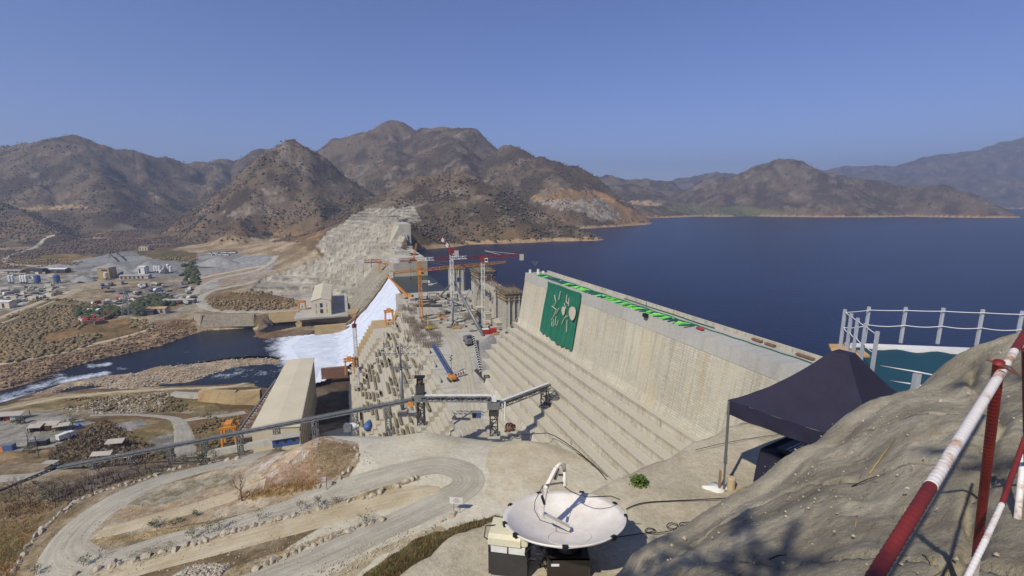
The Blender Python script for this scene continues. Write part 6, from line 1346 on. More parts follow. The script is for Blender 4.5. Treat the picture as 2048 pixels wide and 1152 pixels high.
for zq in (-94.5, -100): 
    q = (c4[0]+c4[1])/2+Vector((0, 0, 0)); q.z = zq; q -= D*.15; mb = MB(); mb.box(q, (2.2, .3, 3.6), rz=DA); wn = mb.build('window', M['glass'], fp2)
    for xx in (-4.5, 4.5): mb = MB(); mb.box(q+U*xx, (.5, .3, 3.6), rz=DA); mb.build('louvre', M['roofm'], fp2)
mb = MB(); mb.box((c4[0]+c4[1])/2+D*45+Vector((0, 0, 0))+Vector((0, 0, -104.8+90.5)), (46, 104, 1.4), rz=DA); setp(mb.build('platform_slab', M['concpale']), 'concrete working platform around the far powerhouse', 'platform')
mb = MB(); a, b_ = atz(592, 657, -113), atz(695, 640, -113); mb.box((a+b_)/2+Vector((2, 12, 4)), ((b_-a).length+6, 20, 9.4), rz=.12); setp(mb.build('quay_wall', M['concochre']), 'ochre stained quay wall below the far powerhouse', 'wall')
def wallrun(name, label, pts, z0, h, th, mat, base=None):
    P = [atz(x, y, z0) for x, y in pts]; mb = MB()
    for a, b_ in zip(P[:-1], P[1:]):
        d = (b_-a).normalized(); n_ = Vector((-d.y, d.x, 0)); 
        if n_.y < 0: n_ = -n_
        mb.add([a, b_, b_+n_*h*.25+VZ*h, a+n_*h*.25+VZ*h, b_+n_*(h*.25+th)+VZ*h, a+n_*(h*.25+th)+VZ*h, b_+n_*(h*.25+th)-VZ, a+n_*(h*.25+th)-VZ], [(0, 1, 2, 3), (3, 2, 4, 5), (5, 4, 6, 7)])
    return setp(mb.build(name, mat), label, 'wall')
rvm = simple('rubble_masonry', (168, 158, 138), .95, .4, .5, .8, .4, rgb2=(130, 118, 98))
wallrun('river_wall', 'curved stone revetment wall on the far river bank', [(386,650),(400,656),(440,654),(508,652)], -112, 10, 3, rvm)
wallrun('river_wall', 'ochre concrete wall between the stone revetment and the far powerhouse', [(508,652),(540,646),(598,642)], -112, 9, 3, M['concochre'])
wallrun('guide_wall', 'ochre stained concrete retaining wall left of the near powerhouse', [(395,814),(470,817),(520,813)], -112.2, 8.5, 3, M['concochre'])
wallrun('guide_wall', 'low grey stub wall left of the ochre retaining wall', [(340,800),(400,803)], -111.5, 3.6, 3, M['concpale'])
t = thing('slipway', 'dark curved slipway rails running down into the small pool', 'slipway', atz(530, 640, -110)); 
for dx in (0, 10): mb = MB(); mb.tube([atz(522+dx, 634, -106), atz(527+dx, 642, -109), atz(536+dx, 651, -113)], .7, 6); mb.build('rail', M['steel_dark'], t)
a, b_ = atY(395, 912, 147), atY(548, 882, 143); mb = MB(); mb.bar(a, b_, 1.6, 2.0); setp(mb.build('duct', M['concpale']), 'long low grey covered duct beside the road under the conveyor', 'duct')
# ---------------- on the plaza
p = atz(697, 861, -67); t = thing('container', 'dark grey metal box left of the white drum on the plaza edge', 'container', p); mb = MB(); mb.box(p+Vector((0, 0, .9)), (2.2, 1.8, 2.0)); mb.build('body', M['steel'], t); mb = MB(); mb.box(p+Vector((0, 0, 1.96)), (2.3, 1.9, .12)); mb.build('lid', M['steel'], t)
def drum(label, p, r, L, d, m1, m2):
    t = thing('mixer_drum', label, 'drum', p); d = Vector(d).normalized(); c = p+VZ*r; mb = MB(); mb.tube([c-d*L*.5, c-d*L*.3, c, c+d*L*.28, c+d*L*.5], [r*.55, r*.95, r, r*.8, r*.4], 18); mb.build('shell', M[m1], t, True); mb = MB(); mb.tube([c+d*L*.44, c+d*L*.62], [r*.5, r*.42], 16); mb.build('mouth', M[m2], t, True)
    for q in (-.3, .3): mb = MB(); mb.box(p+d*(L*q)+VZ*.15, (r*1.4, r*.5, .5)); mb.build('cradle', M['concpale'], t)
drum('white drum lying beside the grey box on the plaza edge', atz(707, 859, -67), 1.05, 2.8, (1, .1, 0), 'white', 'cream')
drum('blue-grey drum standing askew right of the white drum', atz(737, 859, -67), 1.25, 3.4, (-.1, 1, .25), 'blue', 'steel')
p = deckpt(1020, 858); p = atz(1020, 862, -67); drum('rusty orange mixer drum in the shade below the steps', p, 1.3, 2.6, (1, .3, 0), 'rust', 'rust')
for x, lab, m_ in ((958, 'bright blue container in the hollow below the level conveyor', 'blue'), (949, 'small black container left of the blue one', 'black')):
    p = atz(x, 834, -73); t = thing('container', lab, 'container', p); mb = MB(); mb.box(p+VZ*.9, (1.4, 1.6, 1.9)); mb.build('body', M[m_], t); mb = MB(); mb.box(p+VZ*1.9, (1.5, 1.7, .12)); mb.build('lid', M['steel'], t)
p = atY(573, 887, 139); t = thing('site_hut', 'long low hut with blue walls beside the road under the conveyor', 'hut', p); axr = (Vector((.94, .34, 0)), Vector((-.34, .94, 0)), VZ)
mb = MB(); mb.box(p+VZ*1.1, (7.6, 2.6, 2.6), axes=axr); w_ = mb.build('walls', M['blue'], t); mb = MB(); mb.box(p+VZ*2.6, (8.4, 3.6, .16), axes=axr); mb.build('roof', M['roofm'], t)
for k_ in range(3): mb = MB(); mb.box(p+axr[0]*(-2.4+k_*2.4)-axr[1]*1.31+VZ*1.4, (.9, .06, .8), axes=axr); mb.build('window', M['glass'], w_, local=True)
sgp = atz(913, 1023, -66.6); t = thing('signboard', 'white signboard on two thin posts beside the road bend', 'sign', sgp)
mb = MB(); mb.box(sgp+VZ*2.6, (2.9, .10, 1.55), rz=-.12); bd = mb.build('panel', M['white'], t)
for k_, (l_, w2) in enumerate(((.55, .9), (.3, 1.2), (.05, 1.7), (-.2, 1.3), (-.42, .8))): mb = MB(); mb.box(sgp+Vector((0, -.06, 2.6+l_)), (w2, .02, .06), rz=-.12); mb.build('text_line', M['steel'], bd, local=True)
for j in (-.55, .75): mb = MB(); mb.tube([sgp+Vector((j, 0, -.3)), sgp+Vector((j, 0, 2.0))], .05, 8); mb.build('post', M['steel_dark'], t)
t = thing('signpost', 'small pale notice on a thin post below the orange mound', 'sign', ground(654, 978)); p = ground(654, 980); mb = MB(); mb.tube([p, p+VZ*3.2], .07, 6); mb.build('post', M['steel_dark'], t); mb = MB(); mb.box(p+Vector((-.4, 0, 2.9)), (.8, .08, 1.1)); mb.build('panel', simple('faded_notice', (190, 178, 196), .6, .2, 2), t)
# hose along the plaza edge
mb = MB(); mb.tube([atz(x, y, -66.6) for x, y in [(1020,872),(1060,868),(1095,866),(1110,872),(1130,884),(1160,906),(1190,932),(1212,958)]], .12, 6); setp(mb.build('hose', M['black'], smooth=True), 'black hose running down the plaza edge beside the dam steps', 'hose')
def ledge(pts, name, label, mat, h=.7, th=1.0):
    mb = MB(); P = [atz(x, y, -67) for x, y in pts]
    for a, b_ in zip(P[:-1], P[1:]): mb.bar(a+VZ*h*.3, b_+VZ*h*.3, th, h)
    setp(mb.build(name, mat), label, 'kerb')
# ---------------- things on the crest of the high block
CR = -31.9
def cpt(px, py): return atz(px, py, CR)
ban = thing('banner', 'huge green banner with pale lettering hung down the dam wall', 'banner', pixw(1125, 570, 77)); top_s = [pixw(1098, 562, 76.6).dot(D), pixw(1161, 583, 76.9).dot(D)]
zb0, zb1 = -51.5, -53.6; vs_, nx2, ny2 = [], 90, 24
s_a, s_b = top_s
def wface(z): return 80.2 if z > -35.2 else 80.0+(z+35.2)/(17.2)*2.8
for i in range(nx2+1):
    for j in range(ny2+1):
        f, g = i/nx2, j/ny2; s_ = s_a+(s_b-s_a)*f; zl = -52.2+1.0*math.sin(f*9)*.4-(1-abs(f-.5)*0)*.6*f; z = CR+(zl-CR)*g
        vs_.append(dwc(wface(z)-.75-.36*(1+math.sin(f*44+g*3+2*math.sin(f*7)))*(.15+g)*.8-.25*math.sin(f*11), s_, z))
bm_ = MB().add(vs_, [(i*(ny2+1)+j, (i+1)*(ny2+1)+j, (i+1)*(ny2+1)+j+1, i*(ny2+1)+j+1) for i in range(nx2) for j in range(ny2)]); bm_.build('cloth', simple('green_banner_cloth', (22, 104, 78), .7, .2, .3), ban, True)
def bpt(px, py):
    w_ = 75.5
    for _ in range(6): p = pixw(px, py, w_); w_ = warp(wface(p.z), p.dot(D), p.z)-1.5
    return p
paleb = simple('banner_lettering', (188, 178, 158), .8, .2, 1)
def bmark(pts, r):
    mb = MB(); P = [bpt(x, y) for x, y in pts]
    for a, b_ in zip(P[:-1], P[1:]): mb.bar(a, b_, r*.62, .2)
    mb.build('letter_stroke', paleb, ban)
for pts, r in [([(1121,582),(1117,600)], .45), ([(1109,590),(1111,602)], .5), ([(1104,612),(1113,620),(1108,632),(1103,640)], .6), ([(1113,602),(1106,615)], .35), ([(1118,616),(1112,628)], .4), ([(1112,632),(1110,650)], .4), ([(1104,642),(1103,652)], .35), ([(1107,638),(1106,654)], .3), ([(1116,640),(1113,652)], .35), ([(1134,590),(1132,602),(1136,608)], .5), ([(1128,606),(1132,618)], .35), ([(1133,630),(1126,642),(1124,648)], .5), ([(1134,640),(1133,664)], .35), ([(1138,596),(1137,612)], .35), ([(1129,636),(1136,632)], .4)]: bmark(pts, r)
for cx, cy, rx2, ry2 in ((1145, 627, 6.5, 14), (1127, 622, 3.2, 9)):
    P = [bpt(cx+rx2*math.cos(t)*(1-.25*math.sin(t)), cy+ry2*math.sin(t)) for t in [k_*math.pi/8 for k_ in range(16)]]; mb = MB(); mb.prism(P, U*-.15); mb.build('letter_blob', paleb, ban)
lime = simple('lime_cloth', (108, 208, 76), .7, .2, 1); dkg = simple('dark_green_cloth', (28, 92, 74), .7, .25, 1)
tr = thing('cloth_strips', 'zigzag of lime and dark green cloth laid along the dam crest', 'cloth', cpt(1200, 590)); rr = random.Random(4)
sA, sB = cpt(1085, 550).dot(D), cpt(1372, 655).dot(D); ns_ = 44
for k_ in range(ns_):
    s0 = sA+(sB-sA)*k_/ns_; ds = (sB-sA)/ns_; a = dwc(81.2+rr.uniform(0, .5), s0, CR+.06); b2 = dwc(85.2, s0+ds*rr.uniform(-.4, 1.6), CR+.06); c_ = dwc(81.4, s0+ds*1.0, CR+.07); mb = MB(); g_ = rr.random() < .4
    mb.tube([a, a.lerp(b2, .5)+U*rr.uniform(-.6, .6)+VZ*.2, b2], [.22, .5 if g_ else .3, .22], 6); mb.build('strip', lime if g_ else dkg, tr)
    mb = MB(); mb.bar(b2, c_, .35, .12); mb.build('strip', dkg, tr)
mb = MB(); P = [dwc(85.6+.25*math.sin(k_*1.3), sA+(sB-sA)*k_/40, CR+.1) for k_ in range(41)]; mb.tube(P, .22, 5); mb.build('rope', dkg, tr)
sC = cpt(1625, 727).dot(D); mb = MB(); P = [dwc(85.6+.8*k_/30+.15*math.sin(k_), sB+(max(sC, 35)-sB)*k_/30, CR+.1) for k_ in range(31)]; mb.tube(P, .14, 5); setp(mb.build('rope', dkg), 'dark green rope continuing along the crest toward the tent', 'rope')
mb = MB(); P = [dwc(87.9+.15*math.sin(k_), cpt(1250, 598).dot(D)-k_*3.0, CR+.1) for k_ in range(14)]; mb.tube(P, .2, 5); setp(mb.build('rope', dkg), 'short green rope lying close to the crest parapet', 'rope')
for x, y, m_, sx2, lab, nm, ct in ((1400,660,'red',2.2,'red barrow at the end of the cloth strips','barrow','cart'),(1514,683,'rust',2.6,'first rusty steel plate on the crest beyond the cloth','steel_plate','plate'),(1540,692,'rust',2.4,'second rusty plate nearer the tent on the crest','steel_plate','plate'),(1610,716,'rust',3.8,'large rusty plate nearest to the tent on the crest','steel_plate','plate')):
    p = atz(x, y, CR); t = thing(nm, lab, ct, p); mb = MB(); mb.box(p+VZ*.35, (.8, sx2, .35), rz=DA); mb.build('body', M[m_], t); mb = MB(); mb.box(p+VZ*.09, (.5, sx2*.8, .18), rz=DA); mb.build('skid', M['steel_dark'], t)
for x, y, h, lab in ((1060,546,1.6,'small white post at the far end of the crest'),(1076,548,2.2,'taller white cabinet at the far end of the crest'),(1086,546,1.0,'low white block at the far end of the crest')):
    p = atz(x, y, CR); t = thing('cabinet', lab, 'cabinet', p); mb = MB(); mb.box(p+VZ*h/2, (1.0, .9, h)); mb.build('body', M['white'], t); mb = MB(); mb.box(p+VZ*(h+.05), (1.1, 1.0, .1)); mb.build('lid', M['steel'], t)
p = atz(1070, 547, CR); t = thing('lamp_mast', 'thin mast with four small lamps at the far end of the crest', 'mast', p); mb = MB(); mb.tube([p, p+VZ*5], .1, 6); mb.build('pole', M['steel_dark'], t)
for q in (-1.1, -.4, .4, 1.1): mb = MB(); mb.tube([p+VZ*3.4, p+Vector((q, 0, 5.0))], .07, 5); mb.box(p+Vector((q, 0, 5.1)), (.4, .3, .3)); mb.build('lamp', M['steel'], t)
mb = MB(); P = [dw(80.4+.3*k_, 194.8, CR) for k_ in range(1)]
fe = thing('guard_rail', 'thin guard rail across the far end of the crest', 'railing', dwc(84, 195.4, CR))
for k_ in range(5): mb = MB(); mb.bar(dwc(80.6+k_*2.1, 195.5, CR), dwc(80.6+k_*2.1, 195.5, CR+1.1), .08); mb.build('post', M['steel_dark'], fe)
mb = MB(); mb.bar(dwc(80.6, 195.5, CR+1.1), dwc(89, 195.5, CR+1.1), .07); mb.build('rail', M['steel_dark'], fe)
pp = pixw(1293, 634, 78.6); t = thing('access_basket', 'small dark basket hanging on the wall below the crest', 'basket', pp); mb = MB(); mb.box(pp+VZ*.5-U*.4, (.9, 1.6, 1.0), rz=DA); mb.build('basket', M['black'], t); mb = MB(); mb.bar(pp-U*.3, pp-U*.3+VZ*4.2, .12); mb.build('line', M['steel_dark'], t)
# ---------------- clutter of blocks, forms, machines on the deck
PLACED = {}
def placeblocks(proto, n, smin, smax, wmin, wmax, seed, group, sc0=.6, sc1=1.4, avoid=None):
    rr = random.Random(seed)
    for _ in range(n):
        s_ = rr.uniform(smin, smax); w_ = rr.uniform(wmin, wmax)
        if avoid and avoid(w_, s_): continue
        f = rr.uniform(sc0, sc1); PLACED.setdefault(proto.name, []).append(copytree(proto, dw(w_, s_, deckz(s_)), DA+rr.choice((0, 0, 1.57, rr.uniform(0, 3))), (f*rr.uniform(.7, 1.5), f*rr.uniform(.7, 1.5), f)))
def number(objs, text):
    for k_, o in enumerate(sorted(objs, key=lambda o: proj(o.location.x, o.location.y, o.location.z)[0])): o['label'] = ordn(k_)+' '+text
def proto(name, label, cat, group, parts):
    t = thing(name, label, cat, (0, 0, 0), group)
    for nm, m_, fn in parts: mb = MB(); fn(mb); mb.build(nm, M[m_], t)
    return t
def frames(mb):
    for k_ in range(7): mb.bar((-2.4+k_*.8, -1, 0), (-2.4+k_*.8, -1, 2.6), .12); mb.bar((-2.4+k_*.8, 1, 0), (-2.4+k_*.8, 1, 2.6), .12)
    for z in (.4, 1.2, 2.0): mb.bar((-2.5, -1, z), (2.5, -1, z), .1); mb.bar((-2.5, 1, z), (2.5, 1, z), .1)
P1 = proto('rebar_cage', 'upright cage of rusty bars among many on the deck and downstream edge', 'rebar cage', 'rebar cages on the dam', [('bars', 'rebar', frames)])
P1.location = dw(40, 260, -66.5)
P2 = proto('concrete_block', 'bare concrete plinth among many on the dam deck', 'block', 'concrete plinths on the deck', [('block', 'concpale', lambda mb: mb.box((0, 0, .9), (4, 2.6, 1.8))), ('rim', 'concstep', lambda mb: mb.box((0, 0, 1.9), (4.3, 2.9, .25)))])
P2.location = dw(60, 300, -66.5)
P3 = proto('formwork_stack', 'stack of brown formwork panels among many on the dam deck', 'formwork', 'formwork stacks on the deck', [('panels', 'wood', lambda mb: [mb.box((0, 0, .2+k_*.3), (3.6-.1*k_, 1.6, .22)) for k_ in range(4)][0]), ('bearer', 'steel_dark', lambda mb: mb.box((0, 0, .05), (.3, 2, .1)))])
P3.location = dw(70, 330, -66.5)
P4 = proto('steel_beams', 'bundle of dark steel beams among many on the dam deck', 'beams', 'steel beam bundles on the deck', [('beams', 'steel_dark', lambda mb: [mb.bar((-3, -.6+k_*.4, .3+.05*(k_ % 2)), (3, -.6+k_*.4, .3), .26) for k_ in range(4)][0])])
P4.location = dw(52, 240, -66.5)
road_ = lambda w_, s_: (44 < w_ < 50 and s_ < 290)
placeblocks(P1, 46, 212, 300, 30, 42, 1, None, .6, 1.1); placeblocks(P1, 26, 225, 330, 48, 76, 2, None, .5, 1.0, road_)
placeblocks(P2, 34, 225, 335, 38, 76, 3, None, .5, 1.3, road_); placeblocks(P3, 30, 215, 335, 36, 76, 4, None, .6, 1.2, road_); placeblocks(P4, 40, 212, 338, 36, 76, 5, None, .6, 1.4, road_)
rr = random.Random(8)
for _ in range(34):                                          # cages on the downstream edge, on the steps
    s_ = rr.uniform(196, 290); w_ = rr.uniform(18, 33); PLACED[P1.name].append(copytree(P1, dw(w_, s_, zf(w_, s_)+1.2), DA+1.57, rr.uniform(.5, .9)))
for _ in range(22):
    s_ = rr.uniform(480, 590); P_ = P2 if rr.random() < .5 else P4; PLACED[P_.name].append(copytree(P_, dw(rr.uniform(53, 76), s_, -57.5), DA, rr.uniform(.7, 1.8)))
for _ in range(8): s_ = rr.uniform(224, 330); PLACED[P2.name].append(copytree(P2, dw(75, s_, -66.5), DA+1.57, (1.4, 1.6, 1.8)))
for P_, tx_ in ((P1, 'upright rusty bar cage from the left on the dam'), (P2, 'bare concrete plinth from the left on the dam deck'), (P3, 'brown formwork panel stack from the left on the dam deck'), (P4, 'bundle of dark steel beams from the left on the dam')): number(PLACED[P_.name]+[P_], tx_)
def machine(label, x, y, m_, f=1.0, tipd=(4.5, 2, 2.2)):
    b_ = deckpt(x, y); t_ = b_+Vector(tipd)*f; return crawler('excavator', label, b_, t_, m_, m_, False, .5*f, 'excavator', .62*f)
for lab, x, y, m_ in (('yellow excavator in the middle of the deck by the orange crane', 855, 645, 'yellow'), ('second yellow excavator just in front of the first', 858, 660, 'yellow'), ('tan excavator on the deck left of the derrick foot', 886, 640, 'orange'), ('dark excavator near the two long beams', 868, 606, 'steel_dark'), ('white machine near the far derrick leg', 862, 572, 'white')): machine(lab, x, y, m_)
def truck(label, p, rz, cm, bm, L=6.5, name='truck', tank=False):
    t = thing(name, label, 'truck', p); a = Vector((math.cos(rz), math.sin(rz), 0)); b_ = Vector((-a.y, a.x, 0)); ax_ = (a, b_, VZ)
    mb = MB(); mb.box(p+VZ*.75, (L, 1.0, .25), axes=ax_); mb.build('chassis', M['steel_dark'], t)
    mb = MB(); mb.prism([p+a*(L*.5-x)+b_*1.15+VZ*z for x, z in ((0, .7), (0, 1.6), (.35, 2.6), (1.7, 2.65), (1.7, .7))], b_*-2.3); c_ = mb.build('cab', M[cm], t)
    mb = MB(); mb.box(p+a*(L*.5-.14)+VZ*2.1, (.08, 1.9, .7), axes=ax_); mb.build('windscreen', M['glass'], c_, local=True)
    mb = MB()
    if tank: mb.tube([p+a*(L*.26)+VZ*2.0, p+a*(L*.1)+VZ*2.1, p-a*(L*.2)+VZ*2.3, p-a*(L*.46)+VZ*2.7], [.5, 1.1, 1.15, .5], 14)
    else: mb.box(p-a*.95+VZ*1.9, (L-2.3, 2.3, 2.0), axes=ax_)
    mb.build('load_body', M[bm], t, tank)
    for x in (.36, -.15, -.36):
        for j in (-1, 1): mb = MB(); c = p+a*(L*x)+b_*(j*1.0)+VZ*.5; mb.tube([c-b_*.16, c+b_*.16], [.5, .5], 12); mb.build('wheel', M['black'], t)
    return t
truck('white truck parked beside the two long dark beams on the deck', deckpt(852, 568), .2, 'white', 'concpale')
truck('grey tipper parked at the left of the small belt conveyor', deckpt(936, 682), 1.0, 'steel', 'steel', 5)
truck('second grey tipper parked behind the first one', deckpt(941, 690), .5, 'steel_dark', 'steel', 5)
for k_, (x0, x1, y) in enumerate(((836, 870, 607), (834, 884, 614))):
    mb = MB(); a, b_ = deckpt(x0, y), deckpt(x1, y); mb.bar(a+VZ*.8, b_+VZ*.8, 1.4, 1.6); setp(mb.build('long_beam', M['steel_dark']), ('longer' if k_ else 'shorter')+' dark steel beam lying across the deck near the spillway', 'beam')
# sand slope and ramp beside the road
mb = MB(); P = [deckpt(x, y)+VZ*.3 for x, y in ((955,690),(985,668),(1000,690),(985,745),(962,765),(948,730))]; c_ = deckpt(985, 690)+VZ*3.5; mb.add(P+[c_], [(i, (i+1) % 6, 6) for i in range(6)]); setp(mb.build('sand_heap', M['gravelpile'], smooth=True), 'grey sand ramp spilling from the steps onto the deck', 'sand heap', kind='stuff')
road_pts = [dw(40, 100, deckz(100)+.1), dw(40, 130, deckz(130)+.1), dw(39.5, 150, deckz(150)+.1), dw(42, 170, deckz(170)+.12), dw(46, 190, deckz(190)+.12), dw(48, 215, deckz(215)+.12), dw(47, 250, -66.4), dw(47, 300, -66.4)]
vs_ = []; C_ = cat_rom(road_pts, 8)
for i, c in enumerate(C_):
    hw = 3.8+1.2*mnoise.noise(c*.05)
    for q in (-1, -.5, 0, .5, 1): p = c+U*(hw*q); p.z = deckz(c.dot(D))+.12; vs_.append(tuple(p))
k = np.arange(len(vs_)).reshape(len(C_), 5); Fq = np.stack([k[:-1, :-1], k[:-1, 1:], k[1:, 1:], k[1:, :-1]], -1).reshape(-1, 4)
o = npmesh('road', np.array(vs_), Fq, M['road'], attrs={'across': np.tile([-1., -.5, 0, .5, 1], len(C_)), 'along': np.repeat(np.arange(len(C_))*3., 5)}); setp(o, kind='structure')
# ---------------------------------------------------------------- works yard across the river
palesh = ['cream', 'white', 'steel', 'roofm', 'blue']
def shed(label, p, L, W, h, rz, wm='concpale', rm='roofm', cat='shed', group=None, opened=True, name='shed'):
    t = thing(name, label, cat, p, group); a = Vector((math.cos(rz), math.sin(rz), 0)); b_ = Vector((-a.y, a.x, 0)); ax_ = (a, b_, VZ)
    mb = MB(); mb.box(p+VZ*h/2-VZ*.3, (L, W, h+.6), axes=ax_); wl_ = mb.build('walls', M[wm], t); r = h+W*.14; mb = MB()
    e = [p+a*(x*(L/2+.5))+b_*(y*(W/2+.5))+VZ*z for x, y, z in ((-1, -1, h), (-1, 0, r), (-1, 1, h))]; mb.prism([e[0], e[1], e[1]+VZ*.25, e[0]+VZ*.25], a*(L+1)); mb.prism([e[1], e[2], e[2]+VZ*.25, e[1]+VZ*.25], a*(L+1)); mb.build('roof', M[rm], t)
    if opened:
        for k_ in range(max(1, int(L/5))): mb = MB(); mb.box(p+a*(-L/2+2.5+k_*5)-b_*(W/2+.04)+VZ*h*.45, (2.2, .12, h*.7), axes=ax_); mb.build('door' if k_ % 2 == 0 else 'window', M['steel_dark'], wl_, local=True)
    return t
def silo(label, p, r, h, m_, group=None, cone=True):
    t = thing('silo', label, 'silo', p, group); mb = MB(); mb.tube([p+VZ*h*.25, p+VZ*h*.9], [r, r], 16); mb.build('shell', M[m_], t); mb = MB(); mb.tube([p+VZ*h*.9, p+VZ*h], [r, r*.3], 16); mb.build('cap', M[m_], t)
    mb = MB(); mb.tube([p+VZ*h*.08, p+VZ*h*.25], [r*.3, r], 12); mb.build('hopper', M['steel'], t)
    for k_ in range(4): mb = MB(); q = Vector((math.cos(k_*1.57+.7)*r*.9, math.sin(k_*1.57+.7)*r*.9, 0)); mb.bar(p+q, p+q+VZ*h*.3, r*.14); mb.build('leg', M['steel_dark'], t)
    mb = MB(); mb.bar(p+Vector((-r*1.05, -r*.3, h*.1)), p+Vector((-r*1.05, -r*.3, h*.95)), .4, .3); mb.build('ladder', M['steel_dark'], t); return t
g = lambda x, y: ground(x, y, 300, 1500)
p = g(216, 556); t = thing('crusher_building', 'square tan concrete crusher building beside a pale round tank', 'building', p); mb = MB(); mb.box(p+VZ*6.5, (15, 12, 14.5)); wq = mb.build('walls', M['concochre'], t); mb = MB(); mb.box(p+VZ*14, (15.6, 12.6, .7)); mb.build('roof', M['roofm'], t); mb = MB(); mb.box(p+Vector((2, -6.05, 11)), (8, .2, 2)); mb.build('opening', M['steel_dark'], wq, local=True)
silo('pale round tank in front of the square crusher building', g(213, 560), 2.6, 10, 'cream')
shed('white boxy plant building at the right of the works yard', g(288, 547), 9, 9, 9, 0, 'white', 'white', name='plant_building', cat='building')
for k_, x in enumerate((310, 315, 320)): silo(ordn(k_)+' of three white silos standing right of the boxy plant building', g(x, 546), 1.6, 10, 'white', 'white silos right of the plant building')
for x, y, h, lab in ((337, 545, 12, 'taller white silo of the mixing plant at the right end'), (342, 547, 10, 'shorter white silo at the very right end of the mixing plant')): silo(lab, g(x, y), 1.8, h, 'white')
p = g(329, 547); t = thing('mixing_plant', 'white mixing plant of inclined chutes between the silos', 'plant', p); mb = MB(); mb.lattice(p, p+VZ*9, 4, 4, .4); mb.build('frame', M['steel'], t); mb = MB(); mb.bar(p+Vector((-7, 0, 1)), p+Vector((0, 0, 9)), 1.4); mb.build('chute', M['white'], t); mb = MB(); mb.box(p+VZ*7, (4, 4, 3)); mb.build('mixer', M['white'], t)
for x, y, c_ in ((76, 567, 'blue'), (115, 566, 'blue')): silo(('left' if x < 100 else 'right')+' blue-grey round silo in the lower works yard', g(x, y), 3.1, 10.5, c_)
for k_, x in enumerate((21, 27, 44, 49, 54)): silo(ordn(k_)+' slim white silo from the left in the lower works yard', g(x, 568), 1.5, 11, 'white', 'slim silos at the left edge' if k_ < 2 else 'slim silos in the middle row')
shed('long grey roofed shed in front of the crusher building', g(272, 557), 34, 8, 4, .12, 'concpale', 'roofm'); shed('long white roofed workshop at the upper left of the works yard', g(105, 545), 42, 9, 5, .03, 'steel_dark', 'white'); shed('dark roofed workshop left of the long white one', g(75, 547), 22, 9, 6, .03, 'steel_dark', 'steel_dark'); shed('low pale shed at the left edge of the works yard', g(25, 546), 28, 7, 3.5, .03, 'steel', 'roofm')
shed('white roofed building at the left edge below the double belt line', g(8, 615), 18, 8, 6, .05, 'cream', 'white'); shed('long low shed behind the riverside trees', g(360, 606), 30, 6, 3.5, .1, 'steel', 'roofm'); shed('tan roofed house beside the pylon', g(318, 625), 16, 8, 4.5, .1, 'concpale', 'wood', 'house', name='house'); shed('low dark roofed shed left of the tan roofed house', g(296, 628), 14, 7, 3.5, .1, 'steel_dark', 'steel_dark'); shed('small white site office among parked machines', g(185, 626), 14, 6, 3.2, .05, 'white', 'white', 'office', name='site_office'); shed('pale shed on the quarry road at the top of the yard', g(290, 500), 16, 8, 5, 0, 'cream', 'roofm')
for label, x, y, L, W, h in (('large grey gravel heap behind the white plant building', 300, 540, 46, 30, 13), ('broad grey gravel heap at the upper left of the yard', 222, 538, 60, 34, 9), ('tan gravel heap right of the crusher building', 252, 552, 26, 18, 9), ('grey gravel heap left of the crusher building', 168, 562, 32, 20, 7), ('long grey heap on the upper terrace', 440, 530, 70, 26, 12), ('grey heap below the hill foot', 120, 535, 60, 25, 5)):
    c = g(x, y); mb = MB(); n_ = 28; rings = 9; vs_ = [c+VZ*h]
    for i in range(1, rings+1):
        f = i/rings
        for k_ in range(n_):
            a = 2*math.pi*k_/n_; rr_ = f*(1+.22*mnoise.noise(Vector((math.cos(a)*1.3, math.sin(a)*1.3, x*.1)))); vs_.append(c+Vector((L/2*rr_*math.cos(a), W/2*rr_*math.sin(a), h*(1-f**1.15)+.5*mnoise.noise(Vector((a*3, f*4, x)))-(1 if i == rings else 0))))
    fs = [(0, 1+k_, 1+(k_+1) % n_) for k_ in range(n_)]+[(1+(i-1)*n_+k_, 1+i*n_+k_, 1+i*n_+(k_+1) % n_, 1+(i-1)*n_+(k_+1) % n_) for i in range(1, rings) for k_ in range(n_)]
    mb.add(vs_, fs); setp(mb.build('gravel_heap', M['gravelpile'], smooth=True), label, 'gravel heap')
for k_, (x, y) in enumerate(((228, 520), (243, 518))): a, b_ = g(x-8, y-5), g(x+8, y+4); t = thing('stacker_belt', ('left' if k_ == 0 else 'right')+' dark stacker belt leaning on the upper gravel heap', 'conveyor', a); mb = MB(); mb.bar(a+VZ*7, b_+VZ*1.5, 1.2); mb.build('belt', M['steel_dark'], t); mb = MB(); mb.bar(a, a+VZ*7, .7); mb.build('leg', M['steel'], t)
p = g(258, 633); t = thing('pylon', 'tall grey lattice power pylon standing by the river', 'pylon', p)
for i in (-1, 1):
    for j in (-1, 1): mb = MB(); mb.bar(p+Vector((i*4, j*4, -1)), p+Vector((i*.8, j*.8, 22)), .35); mb.build('leg', M['steel'], t)
mb = MB()
for k_ in range(7):
    z0, z1 = k_*3.1, (k_+1)*3.1; f0, f1 = 4-3.2*z0/22, 4-3.2*z1/22
    for j in (-1, 1): mb.bar(p+Vector((-f0, j*f0, z0)), p+Vector((f1, j*f1, z1)), .2); mb.bar(p+Vector((f0, j*f0, z0)), p+Vector((-f1, j*f1, z1)), .2)
mb.build('bracing', M['steel'], t); mb = MB()
for z, w2 in ((18, 6), (22, 5), (26, 3.4)): mb.bar(p+Vector((-w2, 0, z)), p+Vector((w2, 0, z)), .35)
mb.bar(p+VZ*22, p+VZ*27.5, .5); mb.build('crossarm', M['steel'], t)
